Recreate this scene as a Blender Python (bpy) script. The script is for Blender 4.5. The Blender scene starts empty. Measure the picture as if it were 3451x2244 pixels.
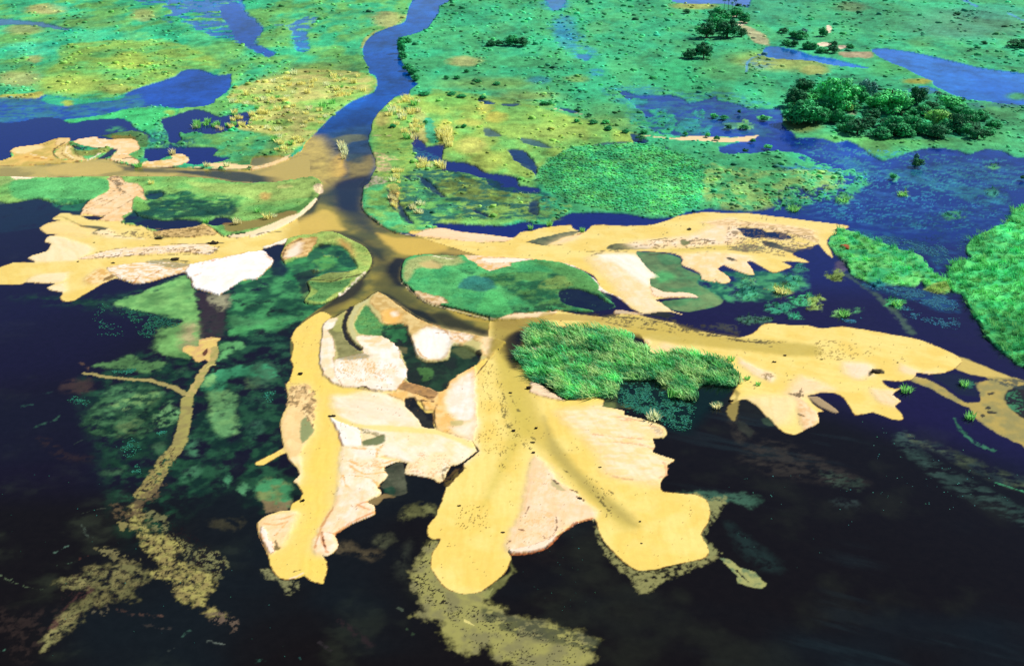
import bpy, math, random
import numpy as np
R = math.radians
rng = np.random.default_rng(7)
random.seed(7)
scene = bpy.context.scene
COL = scene.collection

# ------------------------------------------------------------------ camera
H = 80.0                      # flying height in metres
PITCH = R(26.5)
NW, NH = 3451.0, 2244.0       # survey photograph size used for the ground survey below
SP, CP = math.sin(PITCH), math.cos(PITCH)
KX = 36.0 / 35.0 / NW

def ground(px, py):
    """survey pixel -> metres on the ground plane"""
    nx = (np.asarray(px, float) - NW / 2) * KX
    ny = (NH / 2 - np.asarray(py, float)) * KX
    dy = ny * SP + CP
    dz = ny * CP - SP
    dz = np.minimum(dz, -0.012)
    t = H / -dz
    return nx * t, dy * t

def depth(y, z=0.0):
    return y * CP + (H - z) * SP

def mpp(y):                   # metres per survey pixel across, at ground distance y
    return depth(y) * KX

cam = bpy.data.cameras.new('camera')
cam.lens = 35; cam.sensor_width = 36; cam.clip_start = 1; cam.clip_end = 20000
camo = bpy.data.objects.new('camera', cam); COL.objects.link(camo)
camo.location = (0, 0, H); camo.rotation_euler = (R(90) - PITCH, 0, 0)
scene.camera = camo

# ------------------------------------------------------------------ light
SUN_AZ, SUN_EL = R(64), R(43)
w = bpy.data.worlds.new('World'); scene.world = w; w.use_nodes = True
nt = w.node_tree; nt.nodes.clear()
sky = nt.nodes.new('ShaderNodeTexSky'); sky.sky_type = 'NISHITA'; sky.sun_disc = False
sky.sun_elevation = SUN_EL; sky.sun_rotation = SUN_AZ
sky.air_density = 1.0; sky.dust_density = 0.0; sky.ozone_density = 6.0; sky.altitude = 900
bg = nt.nodes.new('ShaderNodeBackground'); bg.inputs[1].default_value = 0.07
wo = nt.nodes.new('ShaderNodeOutputWorld')
nt.links.new(sky.outputs[0], bg.inputs[0]); nt.links.new(bg.outputs[0], wo.inputs[0])
sl = bpy.data.lights.new('sun', 'SUN'); sl.energy = 4.6; sl.angle = R(0.5); sl.color = (1.0, 0.97, 0.92)
so = bpy.data.objects.new('sun', sl); COL.objects.link(so)
so.rotation_euler = (R(90) - SUN_EL, 0, -SUN_AZ + math.pi)   # beam travels away from the sun
so.location = (300, 150, 300)
vs = scene.view_settings
scene.display_settings.display_device = 'sRGB'
vs.view_transform = 'Standard'; vs.look = 'None'; vs.gamma = 1; vs.exposure = 0.70; vs.use_curve_mapping = False
scene.cycles.max_bounces = 6

# ------------------------------------------------------------------ colour + noise helpers
KAL = 1.55                    # how much brighter than its albedo a flat sunlit surface shows
def C(r, g, b, k=KAL):
    c = np.array([r, g, b], float) / 255
    c = np.where(c <= 0.04045, c / 12.92, ((c + 0.055) / 1.055) ** 2.4)
    return c / k

_perm = np.random.default_rng(11).random(65536).astype(np.float32)
def vnoise(x, y):
    xi = np.floor(x).astype(np.int64); yi = np.floor(y).astype(np.int64)
    fx = (x - xi).astype(np.float32); fy = (y - yi).astype(np.float32)
    fx = fx * fx * fx * (fx * (fx * 6 - 15) + 10); fy = fy * fy * fy * (fy * (fy * 6 - 15) + 10)
    def h(a, b): return _perm[((a * 73856093) ^ (b * 19349663) ^ ((a * b) & 1023) * 83492791) & 65535]
    a = h(xi, yi); b = h(xi + 1, yi); c = h(xi, yi + 1); d = h(xi + 1, yi + 1)
    return (a + (b - a) * fx) * (1 - fy) + (c + (d - c) * fx) * fy

def fbm(x, y, octv=4, gain=0.5):
    s = 0; a = 1; t = 0; ca, sa = 0.8, 0.6
    for i in range(octv):
        s = s + a * vnoise(x + 37.7 * i, y - 91.3 * i); t += a; a *= gain
        x, y = (x * ca - y * sa) * 2.03, (x * sa + y * ca) * 2.03
    return s / t              # 0..1, mean 0.5

def sstep(a, b, x):
    t = np.clip((x - a) / (b - a + 1e-12), 0, 1)
    return t * t * (3 - 2 * t)

# ------------------------------------------------------------------ survey sheets
TX = {'0': 0, '1': 850, '2': 1650, '3': 2451}
TY = {'a': 0, 'b': 550, 'c': 1100, 'd': 1594}
def T(tile, s):
    """'x,y x,y' read off one survey sheet -> list of survey pixels"""
    out = []
    for p in s.split():
        x, y = p.split(','); x = float(x); y = float(y)
        if tile == 'F': out.append((x * 1.45, y * 1.45))
        else: out.append((TX[tile[1]] + x / 2.38, TY[tile[0]] + y / 2.38))
    return out

def smooth_poly(pts, closed=True, n=4):
    p = np.array(pts, float); m = len(p); out = []
    for i in range(m if closed else m - 1):
        p0 = p[(i - 1) % m] if closed or i > 0 else p[0]
        p1 = p[i]; p2 = p[(i + 1) % m]
        p3 = p[(i + 2) % m] if closed or i + 2 < m else p[-1]
        for k in range(n):
            t = k / n
            cr = 0.5 * ((2 * p1) + (-p0 + p2) * t + (2 * p0 - 5 * p1 + 4 * p2 - p3) * t * t + (-p0 + 3 * p1 - 3 * p2 + p3) * t ** 3)
            out.append(0.55 * cr + 0.45 * (p1 + (p2 - p1) * t))
    if not closed: out.append(p[-1])
    return np.array(out)

# ------------------------------------------------------------------ the ground lattice (finer near the viewer, as real terrain tiles are)
STEP = 3.2
rows_px = np.arange(2330, -70, -STEP)
_, yd = ground(np.full(rows_px.shape, NW / 2), rows_px)
yfar = yd[-1] * np.geomspace(1.02, 9.0, 40)
ynear = yd[0] - np.linspace(1, 0, 12, endpoint=False) * yd[0] * 0.75
YR = np.concatenate([ynear, yd, yfar]).astype(np.float64)
s0 = 0.5143 * 1.05
sd_ = np.arange(-s0, s0, STEP * KX)
sx = np.geomspace(0.01, 1.4, 24)
SC = np.concatenate([sd_[0] - sx[::-1], sd_, sd_[-1] + sx])
NR, NC = len(YR), len(SC)
GY = np.repeat(YR[:, None], NC, 1)
GX = SC[None, :] * (GY * CP + H * SP)
gx = GX.ravel(); gy = GY.ravel(); NV = gx.size
gm = mpp(gy)
col = np.tile(C(15, 12, 10, 1.0), (NV, 1)).astype(np.float32)
hgt = np.zeros(NV, np.float32); cls = np.zeros(NV, np.int8); reg = np.zeros(NV, np.int16)
tuf = np.zeros(NV, np.float32); amp = np.zeros(NV, np.float32)
REG = ['lake']
def region(name):
    REG.append(name); return len(REG) - 1

def subset(x0, x1, y0, y1):
    r0, r1 = np.searchsorted(YR, [y0, y1])
    if r1 <= r0: return None
    sub = GX[r0:r1]; m = (sub >= x0) & (sub <= x1)
    rr, cc = np.nonzero(m)
    if len(rr) == 0: return None
    return (rr + r0) * NC + cc

def sdf(px, py, poly, closed=True):
    d2 = np.full(px.shape, 1e18); ins = np.zeros(px.shape, bool)
    n = len(poly)
    for i in range(n if closed else n - 1):
        ax, ay = poly[i]; bx, by = poly[(i + 1) % n]
        ex, ey = bx - ax, by - ay; L = ex * ex + ey * ey
        if L < 1e-12: continue
        wx = px - ax; wy = py - ay
        t = np.clip((wx * ex + wy * ey) / L, 0, 1)
        dx = wx - ex * t; dy = wy - ey * t
        np.minimum(d2, dx * dx + dy * dy, out=d2)
        if closed and ay != by:
            c = ((ay > py) != (by > py)) & (px < ex * (py - ay) / ey + ax)
            ins ^= c
    d = np.sqrt(d2)
    return np.where(ins, -d, d) if closed else d

def _apply(idx, a, c, cl, rg, h, tf, am, c2, c2s, st=1.0, thr=0.5):
    x = gx[idx]; y = gy[idx]
    cc = c[None, :]
    if c2 is not None:
        f = sstep(0.3, 0.7, fbm(x / c2s + 5.1, y / (c2s * st) + 9.2, 4))[:, None]
        cc = c[None, :] * (1 - f) + c2[None, :] * f
    col[idx] = col[idx] * (1 - a[:, None]) + cc * a[:, None]
    k = a > thr
    if cl is not None: cls[idx[k]] = cl
    if rg is not None: reg[idx[k]] = rg
    if h is not None: hgt[idx] = hgt[idx] * (1 - a) + h * a
    if tf is not None: tuf[idx] = tuf[idx] * (1 - a) + tf * a
    if am is not None: amp[idx] = amp[idx] * (1 - a) + am * a

LAYERS = 0
def paint(pts, c, a=1.0, soft=3, rough=1.0, cl=None, rg=None, h=None, tf=None, am=None, mott=None, c2=None, c2s=60, st=1.0, thr=0.5, n=4, nsc=26, only=None, rim=None, flow=0.0):
    """lay one patch of land cover; soft / rough / noise sizes in survey pixels, turned into metres at the patch"""
    global LAYERS
    LAYERS += 1
    p = smooth_poly(pts, True, n)
    wx, wy = ground(p[:, 0], p[:, 1])
    poly = np.stack([wx, wy], 1)
    m = float(mpp(np.median(wy)))
    pad = (soft + rough * 9 + 4) * m
    idx = subset(wx.min() - pad, wx.max() + pad, wy.min() - pad, wy.max() + pad)
    if idx is None: return
    x = gx[idx]; y = gy[idx]
    d = sdf(x, y, poly)
    if rough > 0:
        o = LAYERS * 13.37
        d = d + rough * m * (9 * (fbm(x / (nsc * m) + o, y / (nsc * m) - o, 5, 0.62) - 0.5) * 1.6)
    al = a * (1 - sstep(-soft * m, soft * m, d))
    if rim:
        rc, rw, ra = rim
        o = LAYERS * 2.17
        ar = ra * (1 - sstep(0.4 * rw * m, rw * m, np.abs(d + 0.3 * rw * m))) * sstep(.38, .56, fbm(x / (11 * m) + o, y / (11 * m) - o, 4, .6))
    if mott:
        sc, lo, hi = mott[:3]; sy = mott[3] if len(mott) > 3 else 1.0
        o = LAYERS * 7.77
        al = al * sstep(lo, hi, fbm(x / (sc * m) + o, y / (sc * m * sy) + o, 5, 0.58))
    k = al > 0.004
    if only is not None: k &= (cls[idx] == only) if only >= 0 else ((cls[idx] != 0) if only == -1 else (cls[idx] <= 1))
    _apply(idx[k], al[k].astype(np.float32), c, cl, rg, h, tf, am, c2, c2s * m, st, thr)
    if flow:
        # fine bands laid down along the run of the patch
        q = poly - poly.mean(0); ev, vec = np.linalg.eigh(q.T @ q); ax = vec[:, 1]
        u = x * ax[0] + y * ax[1]; v = -x * ax[1] + y * ax[0]
        wob = fbm(x / (40 * m) + 3, y / (40 * m), 3) * 22 * m
        b1 = fbm(u / (110 * m) + o_(), (v + wob) / (11 * m), 4, .58)
        dk = np.clip((0.47 - b1) * 5, 0, 1) * flow; lt = np.clip((b1 - 0.53) * 5, 0, 1) * flow
        dk = (dk * al)[:, None]; lt = (lt * al)[:, None]
        cc = col[idx]
        cc = cc * (1 - dk) + cc * np.array([.95, .80, .58]) * dk
        cc = cc * (1 - lt) + np.minimum(cc * np.array([1.1, 1.14, 1.3]), .66) * lt
        col[idx[k]] = cc[k]
    if rim:
        k = ar > .01
        if only is not None: k &= cls[idx] != 0
        col[idx[k]] = col[idx[k]] * (1 - ar[k][:, None]) + rc[None, :] * ar[k][:, None]

def o_(): return LAYERS * 1.91

def line(pts, wd, c, a=1.0, soft=1.5, rough=0.6, cl=None, rg=None, h=None, tf=None, am=None, mott=None, c2=None, c2s=40, w2=None):
    global LAYERS
    LAYERS += 1
    p = smooth_poly(pts, False, 5)
    wx, wy = ground(p[:, 0], p[:, 1]); poly = np.stack([wx, wy], 1)
    m = float(mpp(np.median(wy)))
    mw = max(wd, w2 or wd)
    pad = (mw + soft + rough * 9) * m
    idx = subset(wx.min() - pad, wx.max() + pad, wy.min() - pad, wy.max() + pad)
    if idx is None: return
    x = gx[idx]; y = gy[idx]
    if w2 is None:
        d = sdf(x, y, poly, False) - wd * m / 2
    else:
        d = np.full(x.shape, 1e9)
        for i in range(len(poly) - 1):
            ww = wd + (w2 - wd) * i / (len(poly) - 1)
            d = np.minimum(d, sdf(x, y, poly[i:i + 2], False) - ww * m / 2)
    if rough > 0:
        o = LAYERS * 3.37
        d = d + rough * m * (9 * (fbm(x / (16 * m) + o, y / (16 * m) - o, 4, 0.6) - 0.5) * 1.5)
    al = a * (1 - sstep(-soft * m, soft * m, d))
    if mott:
        o = LAYERS * 7.77
        al = al * sstep(mott[1], mott[2], fbm(x / (mott[0] * m) + o, y / (mott[0] * m) + o, 4))
    k = al > 0.004
    _apply(idx[k], al[k].astype(np.float32), c, cl, rg, h, tf, am, c2, c2s * m)

def blob(tile, x, y, rx, ry, c, a=0.7, soft=None, **kw):
    """soft round patch"""
    th = np.linspace(0, 2 * np.pi, 12, endpoint=False)
    p = T(tile, ' '.join('%.1f,%.1f' % (x + rx * math.cos(t), y + ry * math.sin(t)) for t in th))
    s = (1.45 if tile == 'F' else 1 / 2.38)
    paint(p, c, a, soft=(rx * s * 0.5 if soft is None else soft), **kw)

def specks(pts, c, sc, thr, a=0.85, sx=1.0, sy=1.0, ang=0.0):
    """small scattered flecks (washed-up weed, mud crumbs) inside an outline"""
    global LAYERS
    LAYERS += 1
    p = smooth_poly(pts, True, 2); wx, wy = ground(p[:, 0], p[:, 1]); poly = np.stack([wx, wy], 1)
    m = float(mpp(np.median(wy)))
    idx = subset(wx.min(), wx.max(), wy.min(), wy.max())
    if idx is None: return
    x = gx[idx]; y = gy[idx]; d = sdf(x, y, poly)
    k0 = d < 0; idx = idx[k0]; x = x[k0]; y = y[k0]; d = d[k0]
    u = x * math.cos(ang) + y * math.sin(ang); v = -x * math.sin(ang) + y * math.cos(ang)
    o = LAYERS * 5.11
    nz = fbm(u / (sc * m * sx) + o, v / (sc * m * sy) + o, 3, 0.6) * 0.75 + 0.25 * fbm(x / (sc * 7 * m) - o, y / (sc * 7 * m), 2)
    al = a * sstep(thr, thr + 0.05, nz) * sstep(0, 12 * m, -d)
    k = al > 0.01
    _apply(idx[k], al[k].astype(np.float32), c, None, None, None, None, None, None, 1)
# ================================================================== LAND COVER
WATER, SHAL, SAND, VEG = 0, 1, 2, 3
# ---- the dark lake: faint weed growing under water
x, y = gx, gy
f = fbm(x / 9.0, y / 9.0, 5); f2 = fbm(x / 2.2 + 40, y / 1.4, 4)
k = (sstep(0.48, 0.75, f) * sstep(0.4, 0.7, f2) * 0.55 * sstep(40, -60, x) + sstep(0.56, 0.8, f) * 0.3)[:, None]
col[:] = col * (1 - k) + C(44, 48, 34)[None, :] * k
dr = fbm((x * .93 - y * .37) / 16, (x * .37 + y * .93) / 2.2, 5, .6)          # long drift lines of weed
k = (sstep(.54, .74, dr) * sstep(.42, .66, fbm(x / 24 + 4, y / 24, 3)) * .32 * sstep(10, 40, x))[:, None]
col[:] = col * (1 - k) + C(40, 56, 58)[None, :] * k
k = (sstep(.55, .8, fbm(x / 40 - 8, y / 26, 4)) * .5)[:, None]
col[:] = col * (1 - k) + C(20, 32, 36)[None, :] * k
del f, f2, k
LW = C(14, 14, 22, 1.0)

paint(T('F', '900,480 1500,430 1900,330 2700,330 2700,760 2300,700 2000,640 1500,640 1000,600'), C(26, 52, 128, 1.8), .95, 130, 1, n=2)
paint(T('F', '900,600 1500,560 2700,600 2700,1150 2300,1060 1900,930 1500,760 1100,700'), C(34, 25, 76, 1.8), .7, 130, 1, n=2)
paint(T('F', '-300,440 700,440 800,640 400,720 200,860 -300,900'), C(28, 22, 60, 1.8), .7, 120, 1, n=2)
paint(T('F', '-300,880 250,700 700,800 700,1100 -300,1150'), C(26, 20, 42, 1.8), .6, 110, 1, n=2)

# far plain: everything beyond the far shores is green marsh
r_plain = region('marsh_plain'); r_plain2 = region('marsh_plain'); r_isle_wood = region('wooded_island')
GREEN = C(62, 168, 96); GREEN_D = C(42, 138, 82); GREEN_Y = C(116, 180, 84); TAN = C(198, 190, 120); OLIVE = C(110, 150, 70)
LB = T('a1', '1300,-260 1285,0 1250,80 1225,180 1100,225 990,270 925,320 890,390 893,470 925,530 940,590 985,610 1005,680 975,745 900,775 800,820 700,885 620,955 560,1020 480,1100 430,1150 400,1210 330,1255 200,1310 100,1350 0,1365')
CTB = T('a0', '2000,1362 1900,1372 1600,1355 1300,1345 1100,1335 960,1310 900,1290 780,1270 640,1300 450,1312 200,1330 0,1335 -250,1340')
RB = T('a1', '1690,-260 1590,0 1500,55 1495,110 1450,170 1400,235 1290,280 1200,300 1175,350 1172,420 1195,490 1240,560 1290,650 1330,680 1270,720 1250,765 1150,780 1090,830 1010,910 965,980 950,1060 930,1130 950,1200 985,1280 990,1350 960,1410 930,1480') + T('b1', '890,200 875,300 885,380 920,420 990,470 1070,530 1150,560 1300,560 1420,545')
SHORE = T('b1', '1470,515 1900,560 2090,590') + T('b2', '130,545 300,500 480,490 640,420 900,405 1150,420 1300,450 1440,450 1560,400 1680,385 1900,335 2100,350 2200,335 2300,345') + T('b3', '450,345 480,250 650,290 900,230 1000,150 980,120')
# sheets of green
k = gy > ground(1725, -60)[1]
col[k] = GREEN; cls[k] = VEG; reg[k] = r_plain; hgt[k] = 0.2; tuf[k] = 0.5
VL = T('a0', '-6000,-260') + T('a1', '-100,-260') + LB + CTB + T('a0', '-350,1340 -6000,1340')
paint(VL, GREEN, 1, 2, 0.6, VEG, r_plain, 0.3, 0.9, 0.25, c2=GREEN_Y, c2s=90, st=2.2)
VR = RB + SHORE + T('a3', '1000,1440 1400,1500 2700,1500 7000,1500 7000,-260')
paint(VR, GREEN, 1, 2, 0.6, VEG, r_plain2, 0.3, 0.9, 0.25, c2=C(78, 166, 88), c2s=110, st=2.2)

# ---- left plain: colour patches
for (bx, by, rx, ry, c, a) in [
    (370, 80, 150, 40, TAN, .8), (190, 245, 140, 40, TAN, .55), (150, 640, 190, 60, TAN, .6), (280, 480, 60, 30, TAN, .6), (1150, 130, 90, 50, TAN, .5),
    (800, 200, 200, 40, OLIVE, .3), (2200, 290, 130, 60, OLIVE, .3), (700, 180, 300, 50, OLIVE, .4), (120, 540, 160, 60, OLIVE, .3), (1750, 480, 300, 60, OLIVE, .3),
    (700, 300, 400, 60, C(52, 190, 120), .6), (1500, 330, 300, 50, C(52, 190, 112), .6), (250, 400, 230, 60, C(52, 185, 125), .6), (500, 60, 120, 30, C(52, 190, 120), .4)]:
    blob('a0', bx, by, rx, ry, c, a, rough=2.2)
paint(T('a0', '340,775 330,640 400,560 480,500 480,380 800,335 1150,330 1300,320 1500,380 1750,500 1750,560 1500,555 1400,615 1250,665 1000,745 700,765 400,755'), C(122, 192, 88), .75, 14, 1.5, tf=0.9, c2=C(160, 196, 84), c2s=70)
blob('a0', 1050, 490, 150, 70, C(178, 205, 88), .8, rough=2)
blob('a0', 560, 690, 260, 70, C(178, 196, 88), .75, rough=2)
blob('a0', 930, 720, 120, 40, C(188, 185, 92), .6, rough=2)
paint(T('a0', '0,770 200,760 340,740 330,790 150,800 -300,800 -300,770'), C(196, 184, 84), .8, 8, 1)
# tan tussock field beside the river
paint(T('a0', '1860,720 2100,650 2380,570') + T('a1', '350,560 700,570 930,600 1000,650 965,740 800,810 620,945 430,1145 280,1255 100,1300') + T('a0', '2000,1290 2150,1150 2050,1070 1900,1040 2000,950 2090,860 1850,820'), C(150, 190, 88), .9, 12, 1.6, tf=0.95, c2=C(205, 196, 112), c2s=60)
blob('a1', 330, 690, 330, 90, C(205, 195, 115), .5, rough=3)
blob('a1', 560, 860, 170, 60, C(128, 190, 84), .8, rough=1.5, tf=0.3)
blob('a1', 560, 550, 260, 40, C(150, 170, 80), .6, rough=2)
blob('a1', 1080, 160, 120, 60, TAN, .7, rough=2.5)
line(T('a1', '1230,130 1110,215 985,262 915,315 880,390'), 8, C(190, 190, 110), .7, 3, 1)
paint(T('a0', '1640,1080 1900,1060 2150,1080 2250,1180 2180,1330 1900,1355 1700,1330 1750,1240 1740,1190 1500,1150'), C(112, 165, 78), .85, 12, 1.8, tf=0.25, c2=C(70, 150, 80), c2s=50)
# ---- left plain: open water
BLUE = C(22, 74, 170, 1.6); NAVY = C(22, 36, 112, 1.7); BLUE2 = C(34, 104, 186, 1.6)
rp = region('pond')
paint(T('a0', '-300,800 150,802 300,792 380,766 640,802 900,790 1000,756 1100,716 1250,670 1400,620 1480,565 1600,560 1680,590 1750,610 1855,602 1845,700 1810,750 1730,800 1720,830 1640,855 1430,872 1290,860 1150,862 1000,880 880,920 700,962 0,1002 -300,1002'), BLUE, 1, 2.5, .9, WATER, rp, 0, 0, 0)
paint(T('a0', '-300,802 350,790 640,800 900,792 1120,760 1150,830 1300,862 1000,880 880,915 600,935 350,955 -300,1000'), C(50, 128, 128), .8, 14, 2, mott=(34, .28, .6, .6))
paint(T('a0', '380,765 640,800 900,790 1010,755 960,800 700,830 500,850 330,810'), C(60, 165, 85), .85, 8, 1.2, cl=VEG, tf=.15)
rp2 = region('pond')
paint(T('a0', '-300,990 100,985 350,940 500,955 560,990 700,960 850,950 960,950 1050,980 1080,1030 1150,1060 1210,1100 1130,1160 1000,1130 780,1120 560,1140 470,1120 300,1170 130,1190 80,1240 90,1265 0,1292 -300,1292'), NAVY, 1, 2.5, 1, WATER, rp2, 0, 0, 0)
paint(T('a0', '520,962 700,942 880,912 1000,880 1250,870 1430,872 1420,920 1290,955 1230,1040 1160,1055 1080,1010 1000,950 860,958 700,968 570,990'), C(72, 178, 86), .95, 5, 1.6, VEG, r_plain, .1, .2, .05)
blob('a0', 545, 828, 45, 25, C(170, 190, 80), .9, rough=1.5, tf=.5)
blob('a0', 1370, 905, 45, 22, C(150, 185, 80), .8, rough=1.5)
blob('a0', 920, 1040, 70, 25, C(70, 160, 80), .8, rough=2, mott=(14, .35, .6))
paint(T('a0', '820,1090 1060,1050 1180,1090 1190,1180 1130,1190 1060,1120 900,1110'), C(96, 140, 66), .9, 6, 1.6, VEG, r_plain, .1, .3, .1)
rp3 = region('pond')
paint(T('a0', '1290,962 1400,930 1500,895 1580,880 1680,905 1760,940 2000,902 1985,1000 1930,1022 1800,1060 1700,1082 1550,1062 1480,1080 1445,1062 1450,1120 1400,1162 1350,1140 1340,1080 1305,1012'), NAVY, 1, 2.5, 1.1, WATER, rp3, 0, 0, 0)
rp4 = region('pond')
paint(T('a0', '1160,1200 1350,1188 1360,1150 1420,1180 1740,1192 1722,1250 1850,1270 1800,1292 1640,1322 1500,1322 1510,1272 1440,1242 1330,1262 1250,1297 1170,1290'), NAVY, 1, 3, 1.3, WATER, rp4, 0, 0, 0)
paint(T('a0', '1200,1080 1330,1060 1360,1130 1540,1120 1560,1180 1330,1190 1200,1180'), C(40, 110, 120), .8, 6, 1.5, WATER, rp4, 0, .1, mott=(18, .35, .6))
paint(T('a0', '1740,1190 1880,1180 2100,1190 2080,1250 1850,1270 1740,1250'), C(60, 165, 95), .6, 6, 2, mott=(25, .35, .6))
paint(T('a0', '-100,160 100,162 330,182 480,215 590,242 560,255 400,232 200,202 -100,212'), C(58, 108, 160, 1.9), .85, 4, 1.5, WATER, region('pond'), 0, 0, 0)
rp5 = region('pond')
paint(T('a0', '1000,-60 1900,-80 1960,60 2040,150 2120,230 2090,285 2050,352 2212,432 2150,470 2030,410 1900,350 1700,290 1560,230 1500,190 1330,190 1300,150 1380,100 1300,50 1150,40'), BLUE2, .95, 5, 2.4, WATER, rp5, 0, 0, 0, mott=(70, .36, .52, .5))
paint(T('a0', '1760,60 1900,20 1980,120 2110,230 2080,280 2040,350 2205,430 2150,465 2000,380 1900,330 1830,200 1780,140'), BLUE, 1, 4, 1.4, WATER, rp5, 0, 0, 0)
paint(T('a1', '190,205 300,232 330,300 350,412 450,415 450,350 440,260 530,140 430,140 300,200'), BLUE2, .9, 5, 2, WATER, region('pond'), 0, 0, 0, mott=(60, .3, .5, .6))

# ---- right plain: colour patches
paint(T('F', '860,300 900,235 1010,220 1200,240 1320,270 1420,300 1500,320 1440,345 1330,345 1260,390 1240,440 1250,500 1120,535 960,530 870,500 850,440 865,380'), C(128, 188, 84), .92, 14, 1.6, tf=.5, c2=C(165, 196, 88), c2s=80, st=2)
for (t, bx, by, rx, ry, c, a) in [
    ('a1', 1700, 500, 130, 40, TAN, .7), ('a1', 1900, 680, 380, 50, C(130, 165, 78), .7), ('a1', 1600, 800, 200, 60, C(120, 190, 80), .7), ('a1', 1990, 230, 120, 45, OLIVE, .3),
    ('a1', 1860, 880, 60, 50, C(205, 205, 95), .8), ('a1', 1950, 950, 90, 35, C(215, 200, 90), .8), ('a1', 1740, 990, 120, 30, C(205, 200, 95), .6), ('a1', 1760, 1180, 130, 70, C(205, 196, 100), .7),
    ('a1', 1540, 1080, 60, 110, C(210, 200, 90), .7), ('a1', 1360, 1080, 60, 90, C(205, 195, 105), .7), ('a1', 1870, 1300, 140, 90, C(190, 200, 90), .7), ('a1', 1040, 960, 60, 60, C(215, 200, 110), .7), ('a1', 1350, 1020, 80, 120, TAN, .5),
    ('a2', 60, 950, 80, 45, C(210, 200, 85), .7), ('a2', 350, 1000, 300, 120, C(150, 195, 88), .6), ('a2', 560, 1080, 300, 60, C(170, 195, 95), .5), ('a2', 900, 1000, 300, 60, C(150, 180, 80), .5), ('a2', 950, 900, 160, 60, OLIVE, .3),
    ('a2', 700, 640, 100, 30, C(140, 165, 80), .6), ('a2', 300, 780, 260, 40, C(165, 175, 90), .5), ('a2', 880, 230, 110, 50, OLIVE, .35), ('a2', 1650, 55, 180, 25, C(190, 190, 100), .8), ('a2', 1580, 600, 300, 130, C(50, 165, 85), .6),
    ('a2', 1900, 560, 250, 100, C(95, 150, 72), .6), ('a2', 2200, 480, 260, 60, C(150, 172, 80), .6), ('a3', 480, 520, 330, 55, C(165, 175, 92), .75), ('a3', 700, 570, 110, 40, C(180, 175, 95), .7), ('a3', 1300, 560, 200, 60, C(80, 150, 62), .6),
    ('a3', 1530, 660, 110, 20, C(190, 180, 70), .8), ('a3', 300, 60, 400, 130, C(56, 130, 84), .55), ('a3', 1900, 200, 500, 120, C(96, 136, 100), .6), ('a3', 1300, 150, 500, 120, C(70, 150, 84), .5), ('a3', 1560, 340, 110, 40, OLIVE, .3), ('a3', 1000, 60, 120, 40, C(130, 130, 90), .5), ('a3', 2150, 100, 300, 60, C(70, 160, 110), .5),
    ('a3', 1250, 1130, 500, 60, C(120, 190, 78), .7), ('a3', 600, 1000, 170, 70, C(110, 125, 62), .85), ('a3', 1900, 1100, 500, 90, C(80, 150, 72), .7), ('a3', 2150, 900, 260, 60, C(80, 135, 70), .7), ('a3', 1150, 1200, 160, 60, C(90, 135, 62), .7)]:
    blob(t, bx, by, rx, ry, c, a, rough=2.2)
paint(T('a1', '1440,720 1560,740 1760,760 2380,840 2380,880 1800,830 1640,790 1450,770'), C(140, 180, 80), .6, 8, 2)
# right plain: ponds at the top
paint(T('a2', '1360,-80 2070,-80 2070,62 1850,32 1640,36 1480,20'), C(62, 110, 200, 1.8), 1, 4, 1, WATER, region('pond'), 0, 0, 0)
paint(T('a2', '450,-20 610,-20 600,60 520,92 470,50'), BLUE2, .9, 7, 2, WATER, region('pond'), 0, 0, 0)
paint(T('a2', '690,440 800,440 790,492 730,480'), BLUE2, .8, 6, 2, WATER, region('pond'), 0, 0, 0)
blob('a2', 620, 270, 90, 140, C(50, 120, 140), .45, rough=3)
blob('a2', 400, 650, 90, 30, C(40, 105, 110), .7, rough=2)
POND = C(40, 116, 204, 1.6)
paint(T('a3', '290,395 380,375 560,410 680,450 850,475 980,512 1130,550 1000,545 800,520 680,492 480,482 310,462'), POND, 1, 2.5, .7, WATER, region('pond'), 0, 0, 0)
rpb = region('pond')
paint(T('a3', '1160,400 1280,396 1500,426 1750,482 2000,542 2200,572 2700,640 2700,850 2250,842 2050,812 1900,802 1740,732 1660,692 1640,652 1570,626 1500,592 1420,546 1320,512 1200,452'), POND, 1, 2.5, .7, WATER, rpb, 0, 0, 0, c2=C(30, 98, 190, 1.6), c2s=120, st=3)
paint(T('a3', '1370,742 1500,706 1620,702 1700,742 1600,760'), POND, .9, 3, 1, WATER, rpb, 0, 0, 0)
blob('a3', 2330, 775, 90, 30, C(80, 160, 70), .9, cl=VEG, tf=.5)
paint(T('a3', '1880,830 2250,840 2700,850 2700,900 2300,870 1950,880'), C(60, 120, 100), .8, 8, 2, mott=(40, .35, .6))
line(T('a3', '310,445 200,475 160,510 152,580'), 7, C(98, 150, 178), .75, 2, .6)
line(T('a3', '1800,-20 1900,10 2000,60'), 12, C(90, 140, 180), .8, 4, 1)
line(T('a3', '2250,110 2380,175'), 9, C(90, 140, 180), .7, 4, 1)
for (bx, by, rx, ry) in [(300, 60, 300, 110), (900, 120, 500, 110), (1500, 300, 400, 120), (2000, 350, 300, 120), (600, 560, 400, 70), (1400, 600, 200, 60)]:
    paint(T('a3', ' '.join('%d,%d' % (bx + rx * math.cos(t), by + ry * math.sin(t)) for t in np.linspace(0, 5.7, 10))), GREEN, .0001, 20, tf=.0)
paint(T('a3', '70,185 150,215 300,290 340,375 220,350 150,270'), C(196, 188, 140), .9, 8, 1.5, tf=0)
paint(T('a3', '890,425 1150,425 1160,470 950,470'), C(190, 165, 130), .9, 7, 1.2, tf=0)
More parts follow.
